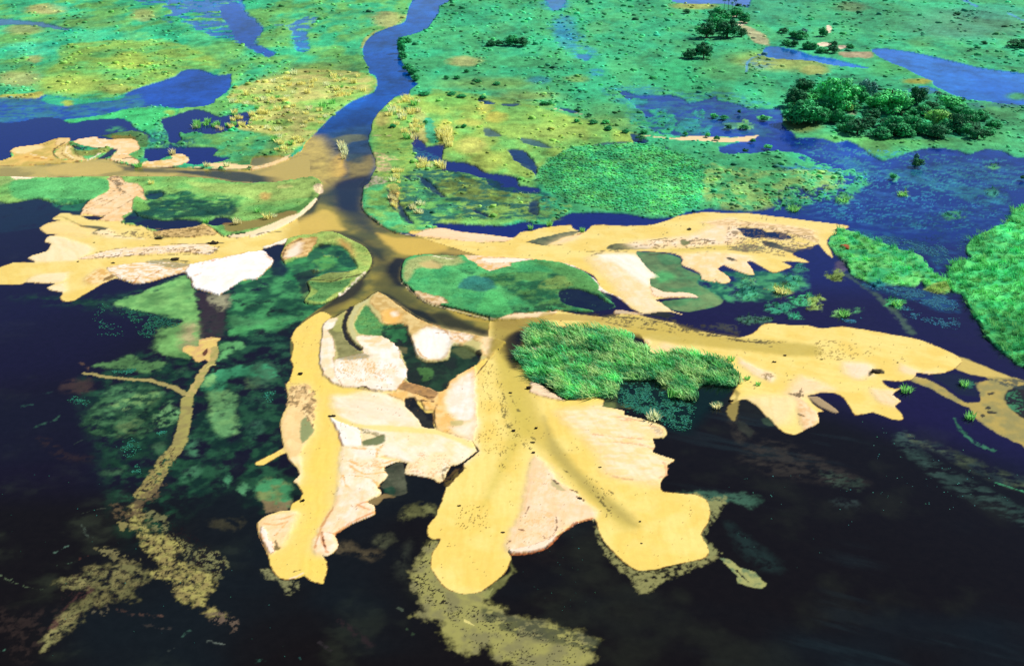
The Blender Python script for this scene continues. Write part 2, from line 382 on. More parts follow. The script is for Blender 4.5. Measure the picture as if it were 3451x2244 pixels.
for (bx, by, rx, ry) in [(110, 195, 50, 14), (50, 135, 30, 10), (770, 365, 60, 16), (1380, 910, 80, 20), (1000, 915, 40, 18), (1610, 935, 25, 16), (810, 240, 22, 30), (920, 385, 40, 14)]:
    blob('a3', bx, by, rx, ry, C(250, 222, 190), .95, soft=3, rough=1.2, tf=0)
paint(T('a3', '440,940 470,760 560,640 800,600 1000,600 1150,700 1300,680 1600,720 1850,790 2150,960 2150,1040 1950,1110 1500,1130 1100,1100 900,1040 700,1000 520,980'), C(58, 165, 92), .8, 12, 2, tf=1.6, c2=C(40, 110, 66), c2s=40)
# ---- the blue lake on the right
r_lake = 0
paint(T('a2', '1040,740 1090,736 1200,770 1450,766 1560,800 1600,832 1700,812 1820,776 1830,810 1960,830 2100,882 2250,880 2330,870') + T('a3', '420,890 450,950 440,1010 530,1072 560,1112 680,1110 780,1122 870,1152 960,1132 1050,1172 1150,1242 1250,1292 1400,1250 1550,1202 1700,1190 1850,1212 1950,1242 2050,1202 2200,1212 2300,1262 2700,1300 2700,1600 1000,1600 1000,1440 900,1350 700,1290 560,1230 350,1215') + T('a2', '2050,1240 1880,1240 1830,1190 1960,1150 2100,1110 1800,1100 1420,1090 1290,1040 1250,960 1240,920 1150,840'), C(28, 58, 148, 1.8), 1, 2.5, 1.1, WATER, r_lake, 0, 0, 0, c2=C(36, 78, 168, 1.8), c2s=110, st=2.5)
paint(T('b3', '-500,-120 600,0 1200,20 2900,-60 2900,620 -500,560'), C(28, 52, 130, 1.8), .97, 120, 1, cl=None, n=2, only=0)
paint(T('b3', '-300,560 600,640 1200,700 2900,640 2900,1000 -300,1000'), C(30, 36, 98, 1.8), .8, 120, 1, cl=None, n=2, only=0)
# marsh plants standing in it, left part
for (pts, c, a) in [
    ('1130,790 1260,800 1250,840 1130,840', GREEN, .9), ('1250,880 1400,880 1500,950 1480,1050 1420,1090 1300,1030 1140,1000 1140,960 1260,950 1330,930', C(60, 170, 90), .95), ('1620,890 1720,890 1720,950 1640,930', GREEN, 1),
    ('1560,950 1680,960 1700,1060 1560,1080 1480,1040', C(60, 165, 92), .75), ('1760,920 1920,940 1920,985 1800,960', GREEN_D, .8), ('1880,990 2000,985 2040,960 2120,1000 2120,1045 2000,1035 1900,1040', C(120, 185, 85), 1), ('2150,920 2260,950 2240,970 2150,960', C(90, 180, 85), 1),
    ('1700,1040 1770,1010 1760,1080 1700,1090', GREEN_D, .9), ('1420,1080 1580,1090 1560,1115 1440,1110', GREEN, .9)]:
    paint(T('a2', pts), c, a, 4, 2, VEG, r_plain2, .15, .7, .2, mott=(30, .25, .5))
paint(T('a2', '1500,950 1700,900 2000,920 2200,1000 2300,1100 2100,1090 1800,1040 1600,1080'), C(48, 110, 120), .6, 8, 2, mott=(36, .35, .62, .6))
paint(T('a2', '900,720 1250,690 1600,750 1900,740 2300,850 2300,980 1900,930 1500,900 1200,880 1000,820'), C(46, 120, 130), .55, 14, 3, mott=(34, .42, .6, .5))
paint(T('a2', '1100,850 1400,860 1700,880 1750,1080 1400,1090 1150,1030'), C(52, 130, 120), .5, 14, 3, mott=(30, .4, .58, .5))
for (bx, by, rx, ry) in [(560, 220, 80, 90), (680, 330, 90, 60), (760, 430, 110, 50), (520, 40, 120, 50), (850, 600, 60, 40), (2150, 520, 120, 40)]:
    blob('a2', bx, by, rx, ry, C(52, 128, 150), .55, rough=3, mott=(34, .36, .58, .5))
rsp = region('sandbar')
paint(T('a2', '1205,1092 1330,1100 1480,1116 1560,1100 1640,1092 1800,1102 1950,1112 2060,1096 2150,1090 2090,1132 1900,1150 1780,1142 1640,1136 1490,1126 1330,1108'), C(240, 212, 160), 1, 1.5, 1.1, SAND, rsp, .12, 0, 0)
line(T('a2', '510,880 560,892 620,895 700,915 740,925'), 7, C(215, 195, 150), .8, 2, 1)
paint(T('b3', '400,20 900,60 980,150 1100,60 1300,100 1700,120 2000,200 2230,260 2200,330 1900,260 1500,150 1200,100 1000,170 700,200'), C(44, 116, 140), .85, 14, 2.4, mott=(34, .36, .62, .6))
paint(T('b3', '1100,60 1500,60 1750,180 2230,230 2220,310 2000,320 1700,230 1400,130'), C(46, 120, 132), .8, 14, 2.4, mott=(30, .36, .62, .6))
paint(T('a3', '700,1180 1200,1330 1500,1350 2000,1290 2400,1330 2400,1500 1700,1500 1000,1400'), C(44, 110, 150), .8, 14, 2.4, mott=(36, .38, .64, .5))
paint(T('b3', '450,330 1000,180 1700,330 2300,330 2250,500 1950,620 1800,800 1700,640 1200,520 700,440'), C(40, 84, 140), .7, 16, 2.4, mott=(30, .4, .64, .5))
specks(T('b3', '600,250 1100,80 2300,100 2300,340 1900,560 1200,500 700,420'), C(50, 140, 160), 7, .60, .7, 1.6, .8)
specks(T('a3', '450,1080 1100,1200 2300,1280 2300,1500 1100,1500'), C(60, 150, 150), 7, .60, .7, 1.6, .8)
# ---- right plain: water strips and dark runnels
rw = region('marsh_pool')
paint(T('a1', '1255,1050 1310,1090 1400,1180 1540,1165 1535,1290 1750,1320 1880,1390 2130,1442 2120,1490 1880,1440 1700,1390 1560,1382 1460,1300 1330,1290 1280,1200 1290,1130'), NAVY, 1, 3, 1.8, WATER, rw, 0, 0, 0)
paint(T('a1', '1290,1180 1380,1200 1540,1290 1520,1300 1400,1290 1310,1240'), C(50, 120, 135), .7, 6, 1.5, mott=(12, .4, .6))
paint(T('a1', '1380,960 1440,950 1470,1050 1500,1150 1420,1150 1380,1060'), C(44, 165, 105), .85, 6, 1.6)
paint(T('a2', '150,1215 270,1212 370,1330 380,1462 330,1342 200,1292'), NAVY, 1, 3, 1.8, WATER, rw, 0, 0, 0)
paint(T('a2', '-20,1410 100,1402 220,1432 240,1492 390,1512 400,1560 150,1547 0,1492'), NAVY, 1, 3, 1.6, WATER, rw, 0, 0, 0)
paint(T('b1', '1440,500 1500,485 1800,500 2000,508 2230,470 2240,545 2090,596 1900,575 1700,555 1560,545'), NAVY, 1, 3, 1.3, WATER, rw, 0, 0, 0)
paint(T('b2', '-30,500 130,520 300,480 440,500 640,405 900,402 1100,410 1300,450 1500,430 1400,480 1300,500 1100,508 900,500 820,506 770,552 720,545 650,498 440,520 190,595 0,575'), NAVY, 1, 3, 1.2, WATER, rw, 0, 0, 0)
for (t, pts, a) in [('a1', '1800,800 1940,825 1930,842 1850,838', 1), ('a2', '540,860 720,900 660,912 570,885', 1), ('a2', '1130,1080 1200,1090 1270,1140 1180,1172 1150,1150', 1), ('a2', '760,1190 900,1150 1000,1140 1150,1140 1000,1165 780,1200', .8), ('a2', '1380,1180 1420,1190 1530,1270 1440,1240', .9), ('a1', '2000,835 2150,830 2130,850 2010,855', .9),
                    ('a2', '240,1110 380,1130 480,1180 600,1190 420,1190 280,1150', .75), ('a1', '1850,1020 1960,1060 2000,1100 1880,1100', .7), ('a1', '2050,1210 2170,1210 2290,1350 2260,1390 2130,1310', .9)]:
    paint(T(t, pts), C(30, 66, 110, 2), a, 4, 1.5, WATER, rw, 0, 0, 0)
# b1 right: mottled flooded grass
paint(T('b1', '1180,150 1300,60 1560,60 1900,130 2200,230 2380,250 2380,440 2200,460 1700,460 1480,480 1420,530 1250,450 1180,330'), C(24, 86, 70), .92, 12, 2.4, tf=.2, mott=(36, .33, .54, .6))
paint(T('b1', '1480,150 1700,120 1900,220 2200,260 2210,330 1900,300 1650,300 1500,230'), C(120, 140, 66), .7, 12, 2.4, mott=(40, .3, .55))
paint(T('b2', '0,330 300,250 640,330 640,400 480,480 300,470 0,440'), C(135, 180, 85), .7, 10, 2.4, mott=(30, .4, .62))
paint(T('b1', '1190,180 1330,160 1400,260 1600,300 1700,450 1500,430 1350,330 1200,270'), C(86, 165, 82), .7, 10, 2, mott=(30, .35, .6))
for (pts, a) in [('1100,200 1260,440 1300,500 1210,470 1150,380', .9), ('1320,90 1450,180 1560,280 1500,270 1380,190', .8), ('1750,370 1850,400 1900,440 1800,410', .9), ('2220,320 2300,300 2290,420 2220,400', .85), ('1000,20 1200,20 1240,140 1230,180 1100,80', .0), ('1230,110 1330,140 1250,140', .9)]:
    if a: paint(T('b1', pts), C(24, 46, 92, 2), a, 5, 1.6, WATER, rw, 0, 0, 0)
paint(T('b1', '890,200 950,110 1070,130 1060,180 960,200'), C(245, 222, 190), .9, 4, 2, mott=(10, .3, .5))
paint(T('b1', '900,240 980,180 1110,190 1130,260 1190,420 1250,480 1350,560 1150,550 1000,460 900,390'), C(84, 184, 98), .9, 6, 1.5, tf=.25, c2=C(140, 190, 90), c2s=40)
paint(T('b1', '1090,180 1170,180 1165,380 1110,320'), C(216, 192, 105), .95, 3, 1.5)
line(T('b1', '1085,210 1100,260 1110,330 1150,385'), 10, C(24, 50, 60), .85, 3, 1)
paint(T('a1', '985,1230 1130,1260 1170,1290 1080,1300 1120,1350 1060,1390 985,1380'), C(238, 200, 150), .8, 5, 2, mott=(14, .3, .55))
for q in ['970,1095 1060,1100 1180,1092', '1010,1350 1120,1385', '1090,1400 1200,1400']:
    line(T('a1', q), 5, C(230, 205, 150), .7, 2, .8)
paint(T('a1', '1000,1120 1250,1150 1330,1290 1330,1420 1250,1547 1100,1547 960,1430 1000,1330 960,1200'), C(100, 160, 74), .55, 12, 2.4, mott=(30, .35, .6, .5))
# rim of the right bank
line(T('b1', '940,110 885,205 875,300 885,380 920,420 990,470 1070,530 1150,562 1250,575'), 7, C(225, 210, 165), .85, 1.5, .8, mott=(10, .3, .5))
# big tall-reed patch
RBED = T('F', '1250,400 1280,370 1340,345 1450,335 1560,350 1640,385 1650,430 1620,480 1560,503 1480,498 1380,488 1300,460 1255,430')
r_bed = region('reed_bed')
paint(RBED, C(74, 176, 92), .95, 14, 3, VEG, r_bed, .3, 1.0, .3, c2=C(100, 188, 92), c2s=50)
paint(T('F', '1640,385 1700,390 1800,400 1900,395 1970,415 1950,440 1850,470 1760,490 1700,490 1640,480'), C(84, 170, 86), .9, 10, 2.2, VEG, r_plain2, .35, 1.6, .5, c2=C(150, 190, 100), c2s=34)
paint(T('b3', '940,60 1100,70 1130,170 1000,250 820,290 620,340 480,330 440,380 380,380 500,230 700,260 880,200'), C(70, 165, 92), .95, 6, 2.4, VEG, r_plain2, .25, 1.6, .3, mott=(22, .42, .5))
paint(T('a3', '640,1240 900,1330 1040,1430 980,1500 880,1400 700,1330 560,1270') , C(28, 58, 148, 1.8), .95, 5, 2.4, WATER, 0, 0, 0, 0, mott=(24, .46, .54))
paint(T('b3', '420,390 480,260 640,300 880,240 980,160 900,120 700,210 450,200 380,330'), C(26, 46, 120, 1.8), .95, 5, 2.4, WATER, 0, 0, 0, 0, mott=(22, .5, .57))
# ---- right edge reeds and middle reeds
rg1 = region('reed_island'); rg2 = region('reed_island')
GR = T('b3', '2700,330 2330,362 2280,402 2250,480 2150,520 2000,592 1930,650 1910,720 1960,770 1830,802 1772,850 1765,930 1800,1030 1880,1060 1950,1180 2030,1300 2060,1400') + T('c3', '2040,60 2130,150 2200,200 2300,290 2380,330 2700,440')
paint(GR, C(62, 178, 84), 1, 2.5, 1, VEG, rg1, .4, 1, .35, c2=C(96, 196, 86), c2s=45)
GM = T('b3', '870,530 1000,552 1100,590 1200,622 1350,690 1500,722 1560,760 1660,890 1720,922 1780,960 1790,1020 1740,1050 1600,1012 1560,942 1500,1000 1350,982 1200,1000 1100,950 1000,900 960,830 900,760 850,712 812,630')
paint(GM, C(62, 170, 86), 1, 2.5, 1.3, VEG, rg2, .3, 1, .3, c2=C(110, 190, 86), c2s=40)
paint(T('b3', '1560,1010 1740,960 1790,1010 1740,1050 1620,1030'), C(150, 175, 82), .8, 5, 1.5)
blob('b3', 945, 685, 30, 22, C(150, 70, 44), .95, soft=2, tf=0)
blob('b3', 915, 825, 50, 45, C(110, 92, 110), .7, rough=2, tf=0, cl=WATER)
line(T('b3', '900,860 1050,960 1200,1060 1350,1200 1480,1360'), 10, C(84, 110, 80), .6, 8, 2, w2=24)
r_fl = region('floating_island')
for (bx, by, rx, ry, c) in [(430, 1010, 100, 45, C(165, 178, 80)), (880, 900, 60, 45, C(140, 170, 80)), (520, 940, 70, 40, C(70, 165, 92)), (600, 1100, 90, 50, C(70, 160, 90)), (700, 1120, 60, 55, C(140, 170, 84)), (920, 1205, 60, 40, C(120, 175, 90)), (1030, 1180, 26, 22, C(80, 150, 84)), (1290, 1120, 26, 22, C(80, 180, 92)), (1370, 1130, 44, 32, C(90, 185, 90)),
                            (930, 290, 60, 40, C(90, 165, 84)), (1410, 250, 44, 22, C(120, 165, 84)), (1330, 120, 28, 28, C(80, 170, 90)), (1820, 420, 70, 36, C(66, 150, 84)), (530, 350, 50, 36, C(80, 165, 84)), (2130, 30, 44, 18, C(90, 165, 90)), (2140, 240, 44, 30, C(60, 140, 96)), (1100, 160, 26, 20, C(70, 160, 90)), (420, 1160, 110, 40, C(52, 130, 80)), (180, 960, 60, 40, C(110, 150, 80)), (540, 1230, 50, 26, C(60, 150, 90)), (170, 1040, 90, 60, C(40, 80, 56)), (230, 1260, 140, 34, C(60, 100, 66)), (580, 850, 50, 40, C(52, 120, 80))]:
    blob('b3', bx, by, rx, ry, c, .92, soft=8, rough=4, cl=VEG, tf=1, h=.12, am=.15, rg=r_fl, mott=(16, .26, .5))
paint(T('b3', '980,520 1300,560 1560,620 1760,700 1790,800 1690,850 1600,740 1350,680 1100,600'), C(32, 86, 122), .6, 10, 2, mott=(30, .3, .55, .5))
paint(T('b3', '1060,960 1500,1000 1840,1100 1870,1200 1700,1190 1450,1090 1150,1020'), C(32, 80, 122), .6, 10, 2, mott=(30, .3, .55, .5))
paint(T('b3', '100,870 300,860 520,880 620,900 640,1000 300,1100 0,1100 -250,1000 -350,900'), C(30, 90, 66), .9, 14, 2.6, mott=(40, .28, .54), c2=C(70, 150, 92), c2s=26)
# ================================================================== SUBMERGED WEED AND SAND TRAILS IN THE DARK LAKE
def weed(t, s, c, a=.8, soft=9, mott=(30, .22, .5), **kw):
    sc, lo, hi = mott[:3]
    paint(T(t, s), c, a * .95, soft * 2.0, kw.pop('rough', 1.8) * 1.5, mott=(sc, lo + .02, hi + .09) + tuple(mott[3:]), **kw)
LG = C(128, 184, 98); MG = C(52, 118, 70); DG = C(30, 72, 46)
weed('F', '40,690 260,690 440,640 650,600 870,600 845,680 700,760 690,900 660,1050 690,1150 600,1180 560,1120 430,1180 330,1260 280,1190 220,1000 200,880 420,780 300,730', C(20, 46, 36), .95, 26, (44, .28, .54), c2=C(40, 84, 54), c2s=30)
weed('F', '265,705 330,680 430,640 455,690 466,790 440,835 370,815 395,765 430,745 325,722', LG, 1, 5, (40, .0, .26), c2=C(104, 160, 84), c2s=34)
weed('F', '530,690 560,650 620,620 700,590 760,650 830,690 760,730 690,750 640,770 545,780 528,735', C(72, 150, 84), .98, 8, (34, .18, .42), c2=C(34, 84, 52), c2s=45)
weed('F', '530,735 620,745 690,735 640,755 545,765', C(84, 150, 88), .8, 5, (30, .1, .4))
weed('F', '700,655 760,640 840,640 835,670 770,690 710,700', C(112, 150, 78), .9, 5, (30, .1, .35))
weed('c0', '660,720 760,640 900,480 1200,470 1330,530 1290,600 1200,700 1220,800 1130,890 950,880 720,860 660,800', C(82, 132, 82), .92, 6, (30, .2, .46), c2=C(48, 84, 54), c2s=26)
weed('c0', '900,640 1080,540 1250,520 1290,560 1200,620 1050,660 950,670', C(130, 172, 100), .85, 7, (22, .35, .55))
weed('c0', '950,800 1040,740 1110,760 1090,840 960,870', C(125, 158, 95), .8, 10, (22, .25, .5))
weed('c0', '1240,700 1310,650 1370,600 1430,690 1420,750 1330,800 1270,820', C(125, 180, 112), .95, 6, (18, .25, .5))
weed('c0', '1680,520 1870,530 1895,700 1895,840 1800,890 1705,820 1690,680', C(104, 158, 96), .9, 8, (30, .05, .4), rough=1.6, c2=C(124, 176, 104), c2s=30)
weed('c0', '1600,480 1680,390 1750,340 1900,320 2150,300 2230,380 2150,420 2000,390 1850,420 1800,510 1680,520', C(64, 145, 96), .95, 6, (30, .15, .45))
weed('c0', '1620,460 1690,390 1740,390 1700,470 1650,500', C(135, 190, 112), .9, 5)
weed('c0', '760,310 930,280 1050,220 1150,290 1330,280 1280,340 1180,370 1050,335 900,340', C(105, 155, 86), .9, 6, (26, .2, .45))
weed('c0', '2050,1330 2080,1240 2190,1215 2330,1280 2320,1440 2200,1450 2090,1400', C(118, 132, 76), 1, 7, (34, .1, .4), c2=C(70, 140, 88), c2s=40)
weed('c0', '2110,1400 2320,1410 2300,1470 2140,1480', C(128, 108, 74), .9, 4, (30, .05, .3))
weed('c0', '1440,1250 1480,1170 1580,1110 1595,1190 1520,1240', C(78, 135, 92), .8)
weed('c0', '1780,1230 1830,1185 1860,1240 1830,1290', C(78, 145, 98), .9, 5)
weed('c0', '1905,1300 1950,1235 1995,1300 1950,1355', C(82, 140, 92), .9, 5)
weed('c0', '1490,900 1540,870 1600,1000 1560,1040 1490,1020', C(80, 140, 96), .75)
weed('c0', '1220,980 1270,930 1340,930 1280,1030', C(84, 128, 84), .7)
weed('c0', '830,1160 960,1150 1000,1120 980,1170 880,1195', C(84, 128, 84), .7)
weed('c0', '1430,350 1500,330 1500,390 1430,400', C(70, 120, 78), .7)
weed('c0', '1760,140 1900,120 1960,150 1850,220 1750,275', C(108, 180, 104), .95, 6)
weed('c0', '1840,70 2000,35 2200,10 2260,-60 2200,-60 2050,-10 1860,20', C(84, 168, 92), .95, 5, (30, .1, .4))
weed('c0', '1270,30 1460,-30 1600,-70 1590,60 1560,160 1430,205 1250,195', LG, .95, 9, (40, .1, .38))
weed('c0', '1480,0 1580,-40 1580,100 1550,170 1440,170', C(190, 165, 118), .85, 14, (40, .1, .38))
weed('c0', '1980,790 2080,750 2120,830 2050,880', C(60, 105, 76), .7)
weed('c0', '480,480 560,430 720,430 720,530 560,540', C(74, 56, 46), .7)
weed('c0', '1970,420 2060,420 2060,480 1980,490', C(92, 120, 72), .6)
weed('c1', '0,300 150,290 200,380 120,480 0,490', C(60, 96, 66), .8)
weed('c1', '1330,330 1440,340 1450,410 1370,440', C(96, 140, 64), .8, 5)
weed('b0', '1560,1040 1650,1040 1830,1060 1820,1180 1800,1390 1620,1400 1600,1250 1590,1120', C(58, 44, 46), .9, 6, (40, .1, .3))
weed('b0', '1660,1060 1830,1060 1830,1150 1770,1190 1690,1130', C(165, 160, 120), .85, 7, (24, .15, .45))
weed('b0', '-150,330 100,320 300,295 600,420 480,400 300,480 0,560', C(24, 44, 56), .6, 12)
weed('d0', '1700,380 1900,360 1950,400 1880,450 1720,440', C(70, 66, 44), .7)
weed('d1', '980,560 1000,500 1100,470 1130,540 1050,590', C(92, 94, 66), .7)
weed('d1', '690,560 780,550 860,620 1050,620 1000,680 930,700 820,640 660,640', C(96, 84, 58), .75, 10)
weed('d1', '1180,340 1240,280 1340,240 1450,260 1480,330 1420,340 1330,330 1220,390', C(130, 130, 76), .85, 8)
weed('d1', '1170,800 1180,700 1270,540 1240,680 1230,850', C(58, 62, 48), .7, 14)
weed('d2', '0,0 0,0 600,650 400,700 300,600', C(36, 30, 24), .4, 20)
weed('c3', '300,900 600,980 860,1120 1110,1250 860,1250 640,1230 300,1180 100,1050', C(58, 52, 42), .75, 20, (40, .3, .6, .5))
weed('c3', '760,1150 1110,1240 1040,1310 830,1270', C(66, 84, 66), .6, 8, (20, .35, .6, .5))
weed('c3', '830,1380 1030,1400 1010,1450 860,1440', C(58, 72, 66), .5, 8, (20, .35, .6))
weed('c3', '30,700 150,790 190,850 100,930', C(70, 64, 50), .7, 12)
weed('d3', '-400,150 -150,150 50,160 130,150 270,200 190,280 20,230 -150,230', C(62, 98, 76), .8, 7, (40, .2, .45, .5))
weed('d3', '0,400 150,500 450,760 300,780 100,600', C(40, 62, 56), .5, 14)
weed('F', '2100,1000 2150,1060 2380,1180 2380,1220 2200,1130 2080,1030', C(60, 84, 72), .7, 10, (40, .3, .55, .4))
weed('c3', '1450,870 1700,960 1950,1060 2200,1160 2500,1270 2500,1345 2200,1260 1950,1140 1700,1010 1500,930', C(84, 96, 66), .9, 14, (40, .26, .52, .5), c2=C(50, 66, 62), c2s=40)
line(T('c3', '2150,1250 2380,1325 2500,1360'), 7, C(78, 165, 112), .8, 3, .8)
line(T('c3', '1825,740 1850,800 1900,860 1980,930 2120,990'), 10, C(66, 130, 92), .8, 4, 1.4, w2=22, mott=(14, .3, .5))
# streaks of weed in the foreground
for (t, s, c, wd) in [('d0', '0,820 100,870 200,910 330,930', C(110, 128, 92), 6), ('d0', '440,640 550,580', C(84, 110, 92), 4), ('d0', '470,740 600,710', C(96, 128, 98), 5), ('d0', '640,330 760,290 880,275', C(70, 76, 58), 3), ('d0', '650,400 680,480 750,530', C(96, 110, 92), 7), ('d0', '940,1090 1100,1130 1310,1150', C(96, 72, 58), 8), ('d0', '1110,1200 1260,1240 1370,1250', C(74, 66, 58), 8),
                      ('d0', '1670,1345 1800,1375', C(96, 104, 92), 6), ('d0', '1470,1300 1520,1260', C(74, 110, 92), 5), ('d0', '1340,1430 1400,1400', C(84, 92, 84), 5), ('d0', '640,680 710,660', C(110, 66, 50), 6), ('d0', '0,1430 30,1420', C(84, 128, 104), 5), ('d1', '700,1180 860,1300 950,1380', C(48, 36, 36), 20), ('d1', '540,1360 630,1420', C(52, 46, 46), 10), ('d1', '180,1385 240,1390', C(84, 136, 104), 4), ('d1', '1150,1060 1200,1100', C(74, 84, 66), 6), ('d1', '1240,1250 1310,1310', C(74, 96, 66), 4),
                      ('c0', '300,800 430,750 480,720', C(66, 110, 84), 8), ('c0', '150,640 260,625', C(50, 92, 74), 7), ('c0', '600,940 660,910', C(74, 92, 74), 4), ('c0', '340,540 420,525', C(40, 62, 58), 5), ('d1', '20,1510 90,1500', C(50, 92, 74), 8), ('d1', '370,1470 390,1490', C(50, 92, 84), 6), ('c0', '330,900 520,1040 700,1060', C(46, 34, 32), 30), ('c0', '640,290 700,320 700,360', C(110, 84, 62), 6)]:
    line(T(t, s), wd, c, .7, wd * .5, 1.6, mott=(16, .36, .6))
# swirl of sand and the long submerged trail
r_tr = region('sand_trail')
TRC = C(172, 162, 86)
paint(T('c0', '1600,112 1640,95 1700,84 1765,94 1745,130 1752,180 1720,235 1702,300 1650,262 1600,284 1556,284 1540,240 1460,190 1500,150 1590,160'), C(236, 202, 108), 1, 3, 1, SHAL, r_tr, 0, 0, 0, c2=C(225, 180, 110), c2s=24)
line(T('c0', '1620,120 1700,105 1760,100'), 6, C(248, 222, 120), .9, 2, .6)
paint(T('c0', '1620,210 1660,178 1662,220 1632,240'), C(92, 44, 30), .95, 2, .6)
line(T('c0', '1725,170 1710,270 1640,345 1600,420 1545,520 1500,585'), 24, TRC, 1, 2.5, 1, SHAL, r_tr, c2=C(196, 172, 100), c2s=24, w2=30)
line(T('c0', '1500,585 1490,700 1470,820 1440,930 1390,1020'), 40, TRC, .97, 3, 1, SHAL, r_tr, c2=C(156, 142, 82), c2s=30, w2=48)
line(T('c0', '1400,990 1330,1070 1270,1160 1220,1260 1150,1340'), 50, TRC, .9, 4, 1.8, SHAL, r_tr, c2=C(146, 130, 76), c2s=18, w2=64, mott=(12, .2, .5))
line(T('c0', '670,372 780,390 900,412 1050,425 1200,430 1280,455 1400,490 1480,540'), 13, C(176, 160, 92), .9, 2.5, 1.2, SHAL, r_tr, w2=22)
line(T('c0', '1680,320 1740,330 1720,365 1680,370'), 12, C(30, 22, 24), .9, 2, .6)
line(T('c0', '1725,305 1690,310 1650,340'), 6, C(220, 200, 112), .9, 2, .6)
paint(T('d0', '1060,250 1110,262 1150,360 1230,470 1330,500 1480,580 1400,650 1420,700 1500,712 1660,790 1725,850 1700,950 1630,990 1680,1060 1790,1132 1780,1182 1680,1132 1620,1060 1540,1050 1400,970 1430,900 1300,850 1200,822 1190,780 1300,760 1230,680 1160,560 1090,460 1030,350'), C(184, 174, 94), .85, 12, 4.2, SHAL, r_tr, mott=(15, .24, .6), c2=C(160, 144, 84), c2s=22)
paint(T('d0', '1130,300 1320,330 1340,480 1560,580 1780,650 1825,740 1740,860 1640,800 1480,700 1470,580 1300,490 1200,420'), C(126, 124, 78), .8, 8, 3, mott=(13, .42, .56))
paint(T('d0', '890,240 960,270 1060,260 1240,60 1340,80 1230,230 1150,240 1100,340 960,380 920,340'), C(110, 92, 62), .75, 6, 3, mott=(16, .4, .58))
paint(T('d0', '1130,762 1220,832 1080,930 1100,1010 930,1010 850,1050 720,1070 640,1150 620,1220 500,1300 400,1400 330,1430 330,1350 420,1230 500,1130 580,1040 700,990 760,940 640,922 520,912 440,882 560,830 700,800 680,750 760,740 900,742 980,700'), C(136, 132, 80), .75, 14, 3.6, mott=(20, .24, .62), c2=C(148, 138, 84), c2s=30)
paint(T('d0', '780,590 890,590 960,640 1060,690 1120,720 1000,720 900,680 820,650'), C(122, 114, 72), .85, 5, 3, mott=(14, .36, .5))
paint(T('d0', '950,400 1010,400 1000,470 960,450'), C(140, 130, 76), .9, 3, 2)
paint(T('d0', '-100,1050 200,1120 450,1080 600,1030 520,1130 400,1240 330,1420 200,1547 0,1300 -100,1300'), C(66, 52, 44), .4, 24, 3, mott=(22, .4, .7))
paint(T('d0', '640,940 720,900 760,940 700,1000 560,1040 440,1240 390,1240 520,1080'), C(86, 56, 50), .6, 8, 2, mott=(20, .36, .56))
paint(T('d0', '840,1020 900,1090 840,1130 740,1110 830,1100'), C(104, 96, 72), .8, 5, 2.4, mott=(14, .38, .54))
paint(T('d0', '1650,1140 1800,1120 1920,1200 1910,1270 1850,1280 1840,1210 1720,1210'), C(110, 92, 74), .75, 5, 2.6, mott=(14, .44, .58))
specks(T('c0', '1400,930 1500,940 1400,1150 1250,1300 1100,1330 1250,1100'), C(36, 22, 18), 6, .60, .9, 1.3, .8, .4)
specks(T('d0', '1060,250 1230,470 1480,580 1725,850 1630,990 1400,970 1200,822 1300,760 1160,560'), C(36, 24, 20), 5, .64, .85, 1.4, .7, .4)
specks(T('d0', '1340,340 1780,650 1825,740 1740,860 1500,700 1300,490'), C(30, 22, 20), 5, .53, .9)
specks(T('d0', '440,882 760,740 1200,830 1000,1010 600,1180 330,1430 520,1130'), C(40, 28, 26), 5, .63, .8)
specks(T('d2', '880,560 1130,790 1500,770 1840,650 1650,770 1280,970 950,720'), C(20, 22, 20), 5, .54, .95)
specks(T('d2', '1700,170 1890,200 1880,300 1780,420 1740,520 1790,330'), C(20, 22, 20), 5, .54, .95)
# pale sand drifting off the middle lobe, under water
TC2 = C(172, 166, 92)
paint(T('d1', '1500,540 1390,560 1335,700 1292,780 1270,850 1282,930 1340,1000 1372,1090 1290,1140 1400,1162 1490,1156 1522,1200 1512,1260 1560,1350 1650,1430 1740,1462 1810,1440 1822,1392 1900,1402 1940,1482 2100,1532 2250,1640') + T('d2', '700,1700 760,1547 830,1450 800,1400 870,1330 700,1270 450,1200 130,1140') + T('d1', '2040,1100 1880,1020 1930,930 1800,900 1600,800'), TC2, .86, 18, 4.2, SHAL, r_tr, 0, 0, 0, c2=C(146, 140, 90), c2s=50)
paint(T('d2', '-60,1080 130,1140 450,1200 870,1330 800,1420 400,1330 0,1230'), C(52, 60, 46), .75, 12, 2, mott=(22, .3, .55, .6))
specks(T('d1', '1500,540 1390,560 1335,700 1292,780 1270,850 1282,930 1340,1000 1372,1090 1500,1100 1640,1120 1560,950 1440,800'), C(26, 20, 18), 7, .6, .95)
specks(T('d1', '1500,1100 1800,1050 2200,1250') + T('d2', '700,1290 800,1420 700,1547 200,1547 -100,1450'), C(30, 26, 22), 6, .62, .9)
paint(T('d1', '1700,1170 1740,1185 1790,1225 1830,1240 1760,1215 1700,1195'), C(232, 216, 128), .9, 1.5, .6)
paint(T('d2', '820,360 870,450 920,560 1000,650 1070,710 1130,760 1330,780 1500,740 1740,650 1840,640 1830,690 1650,760 1500,830 1350,880 1280,960 1200,970 1130,860 1050,770 950,690 880,560'), C(150, 146, 88), .92, 6, 2.6, SHAL, r_tr, mott=(15, .24, .6))
paint(T('d2', '1640,150 1760,200 1880,190 1900,240 1850,310 1790,400 1720,490 1760,560 1850,640 1700,680 1650,400'), C(150, 150, 92), .9, 6, 2.2, SHAL, r_tr, mott=(15, .24, .6))
paint(T('d2', '1850,682 1920,690 2000,750 2130,800 2212,882 2180,922 2080,912 2000,880 1980,810 1900,742'), C(176, 174, 104), .95, 3, 1.3, SHAL, r_tr, c2=C(120, 136, 92), c2s=24)
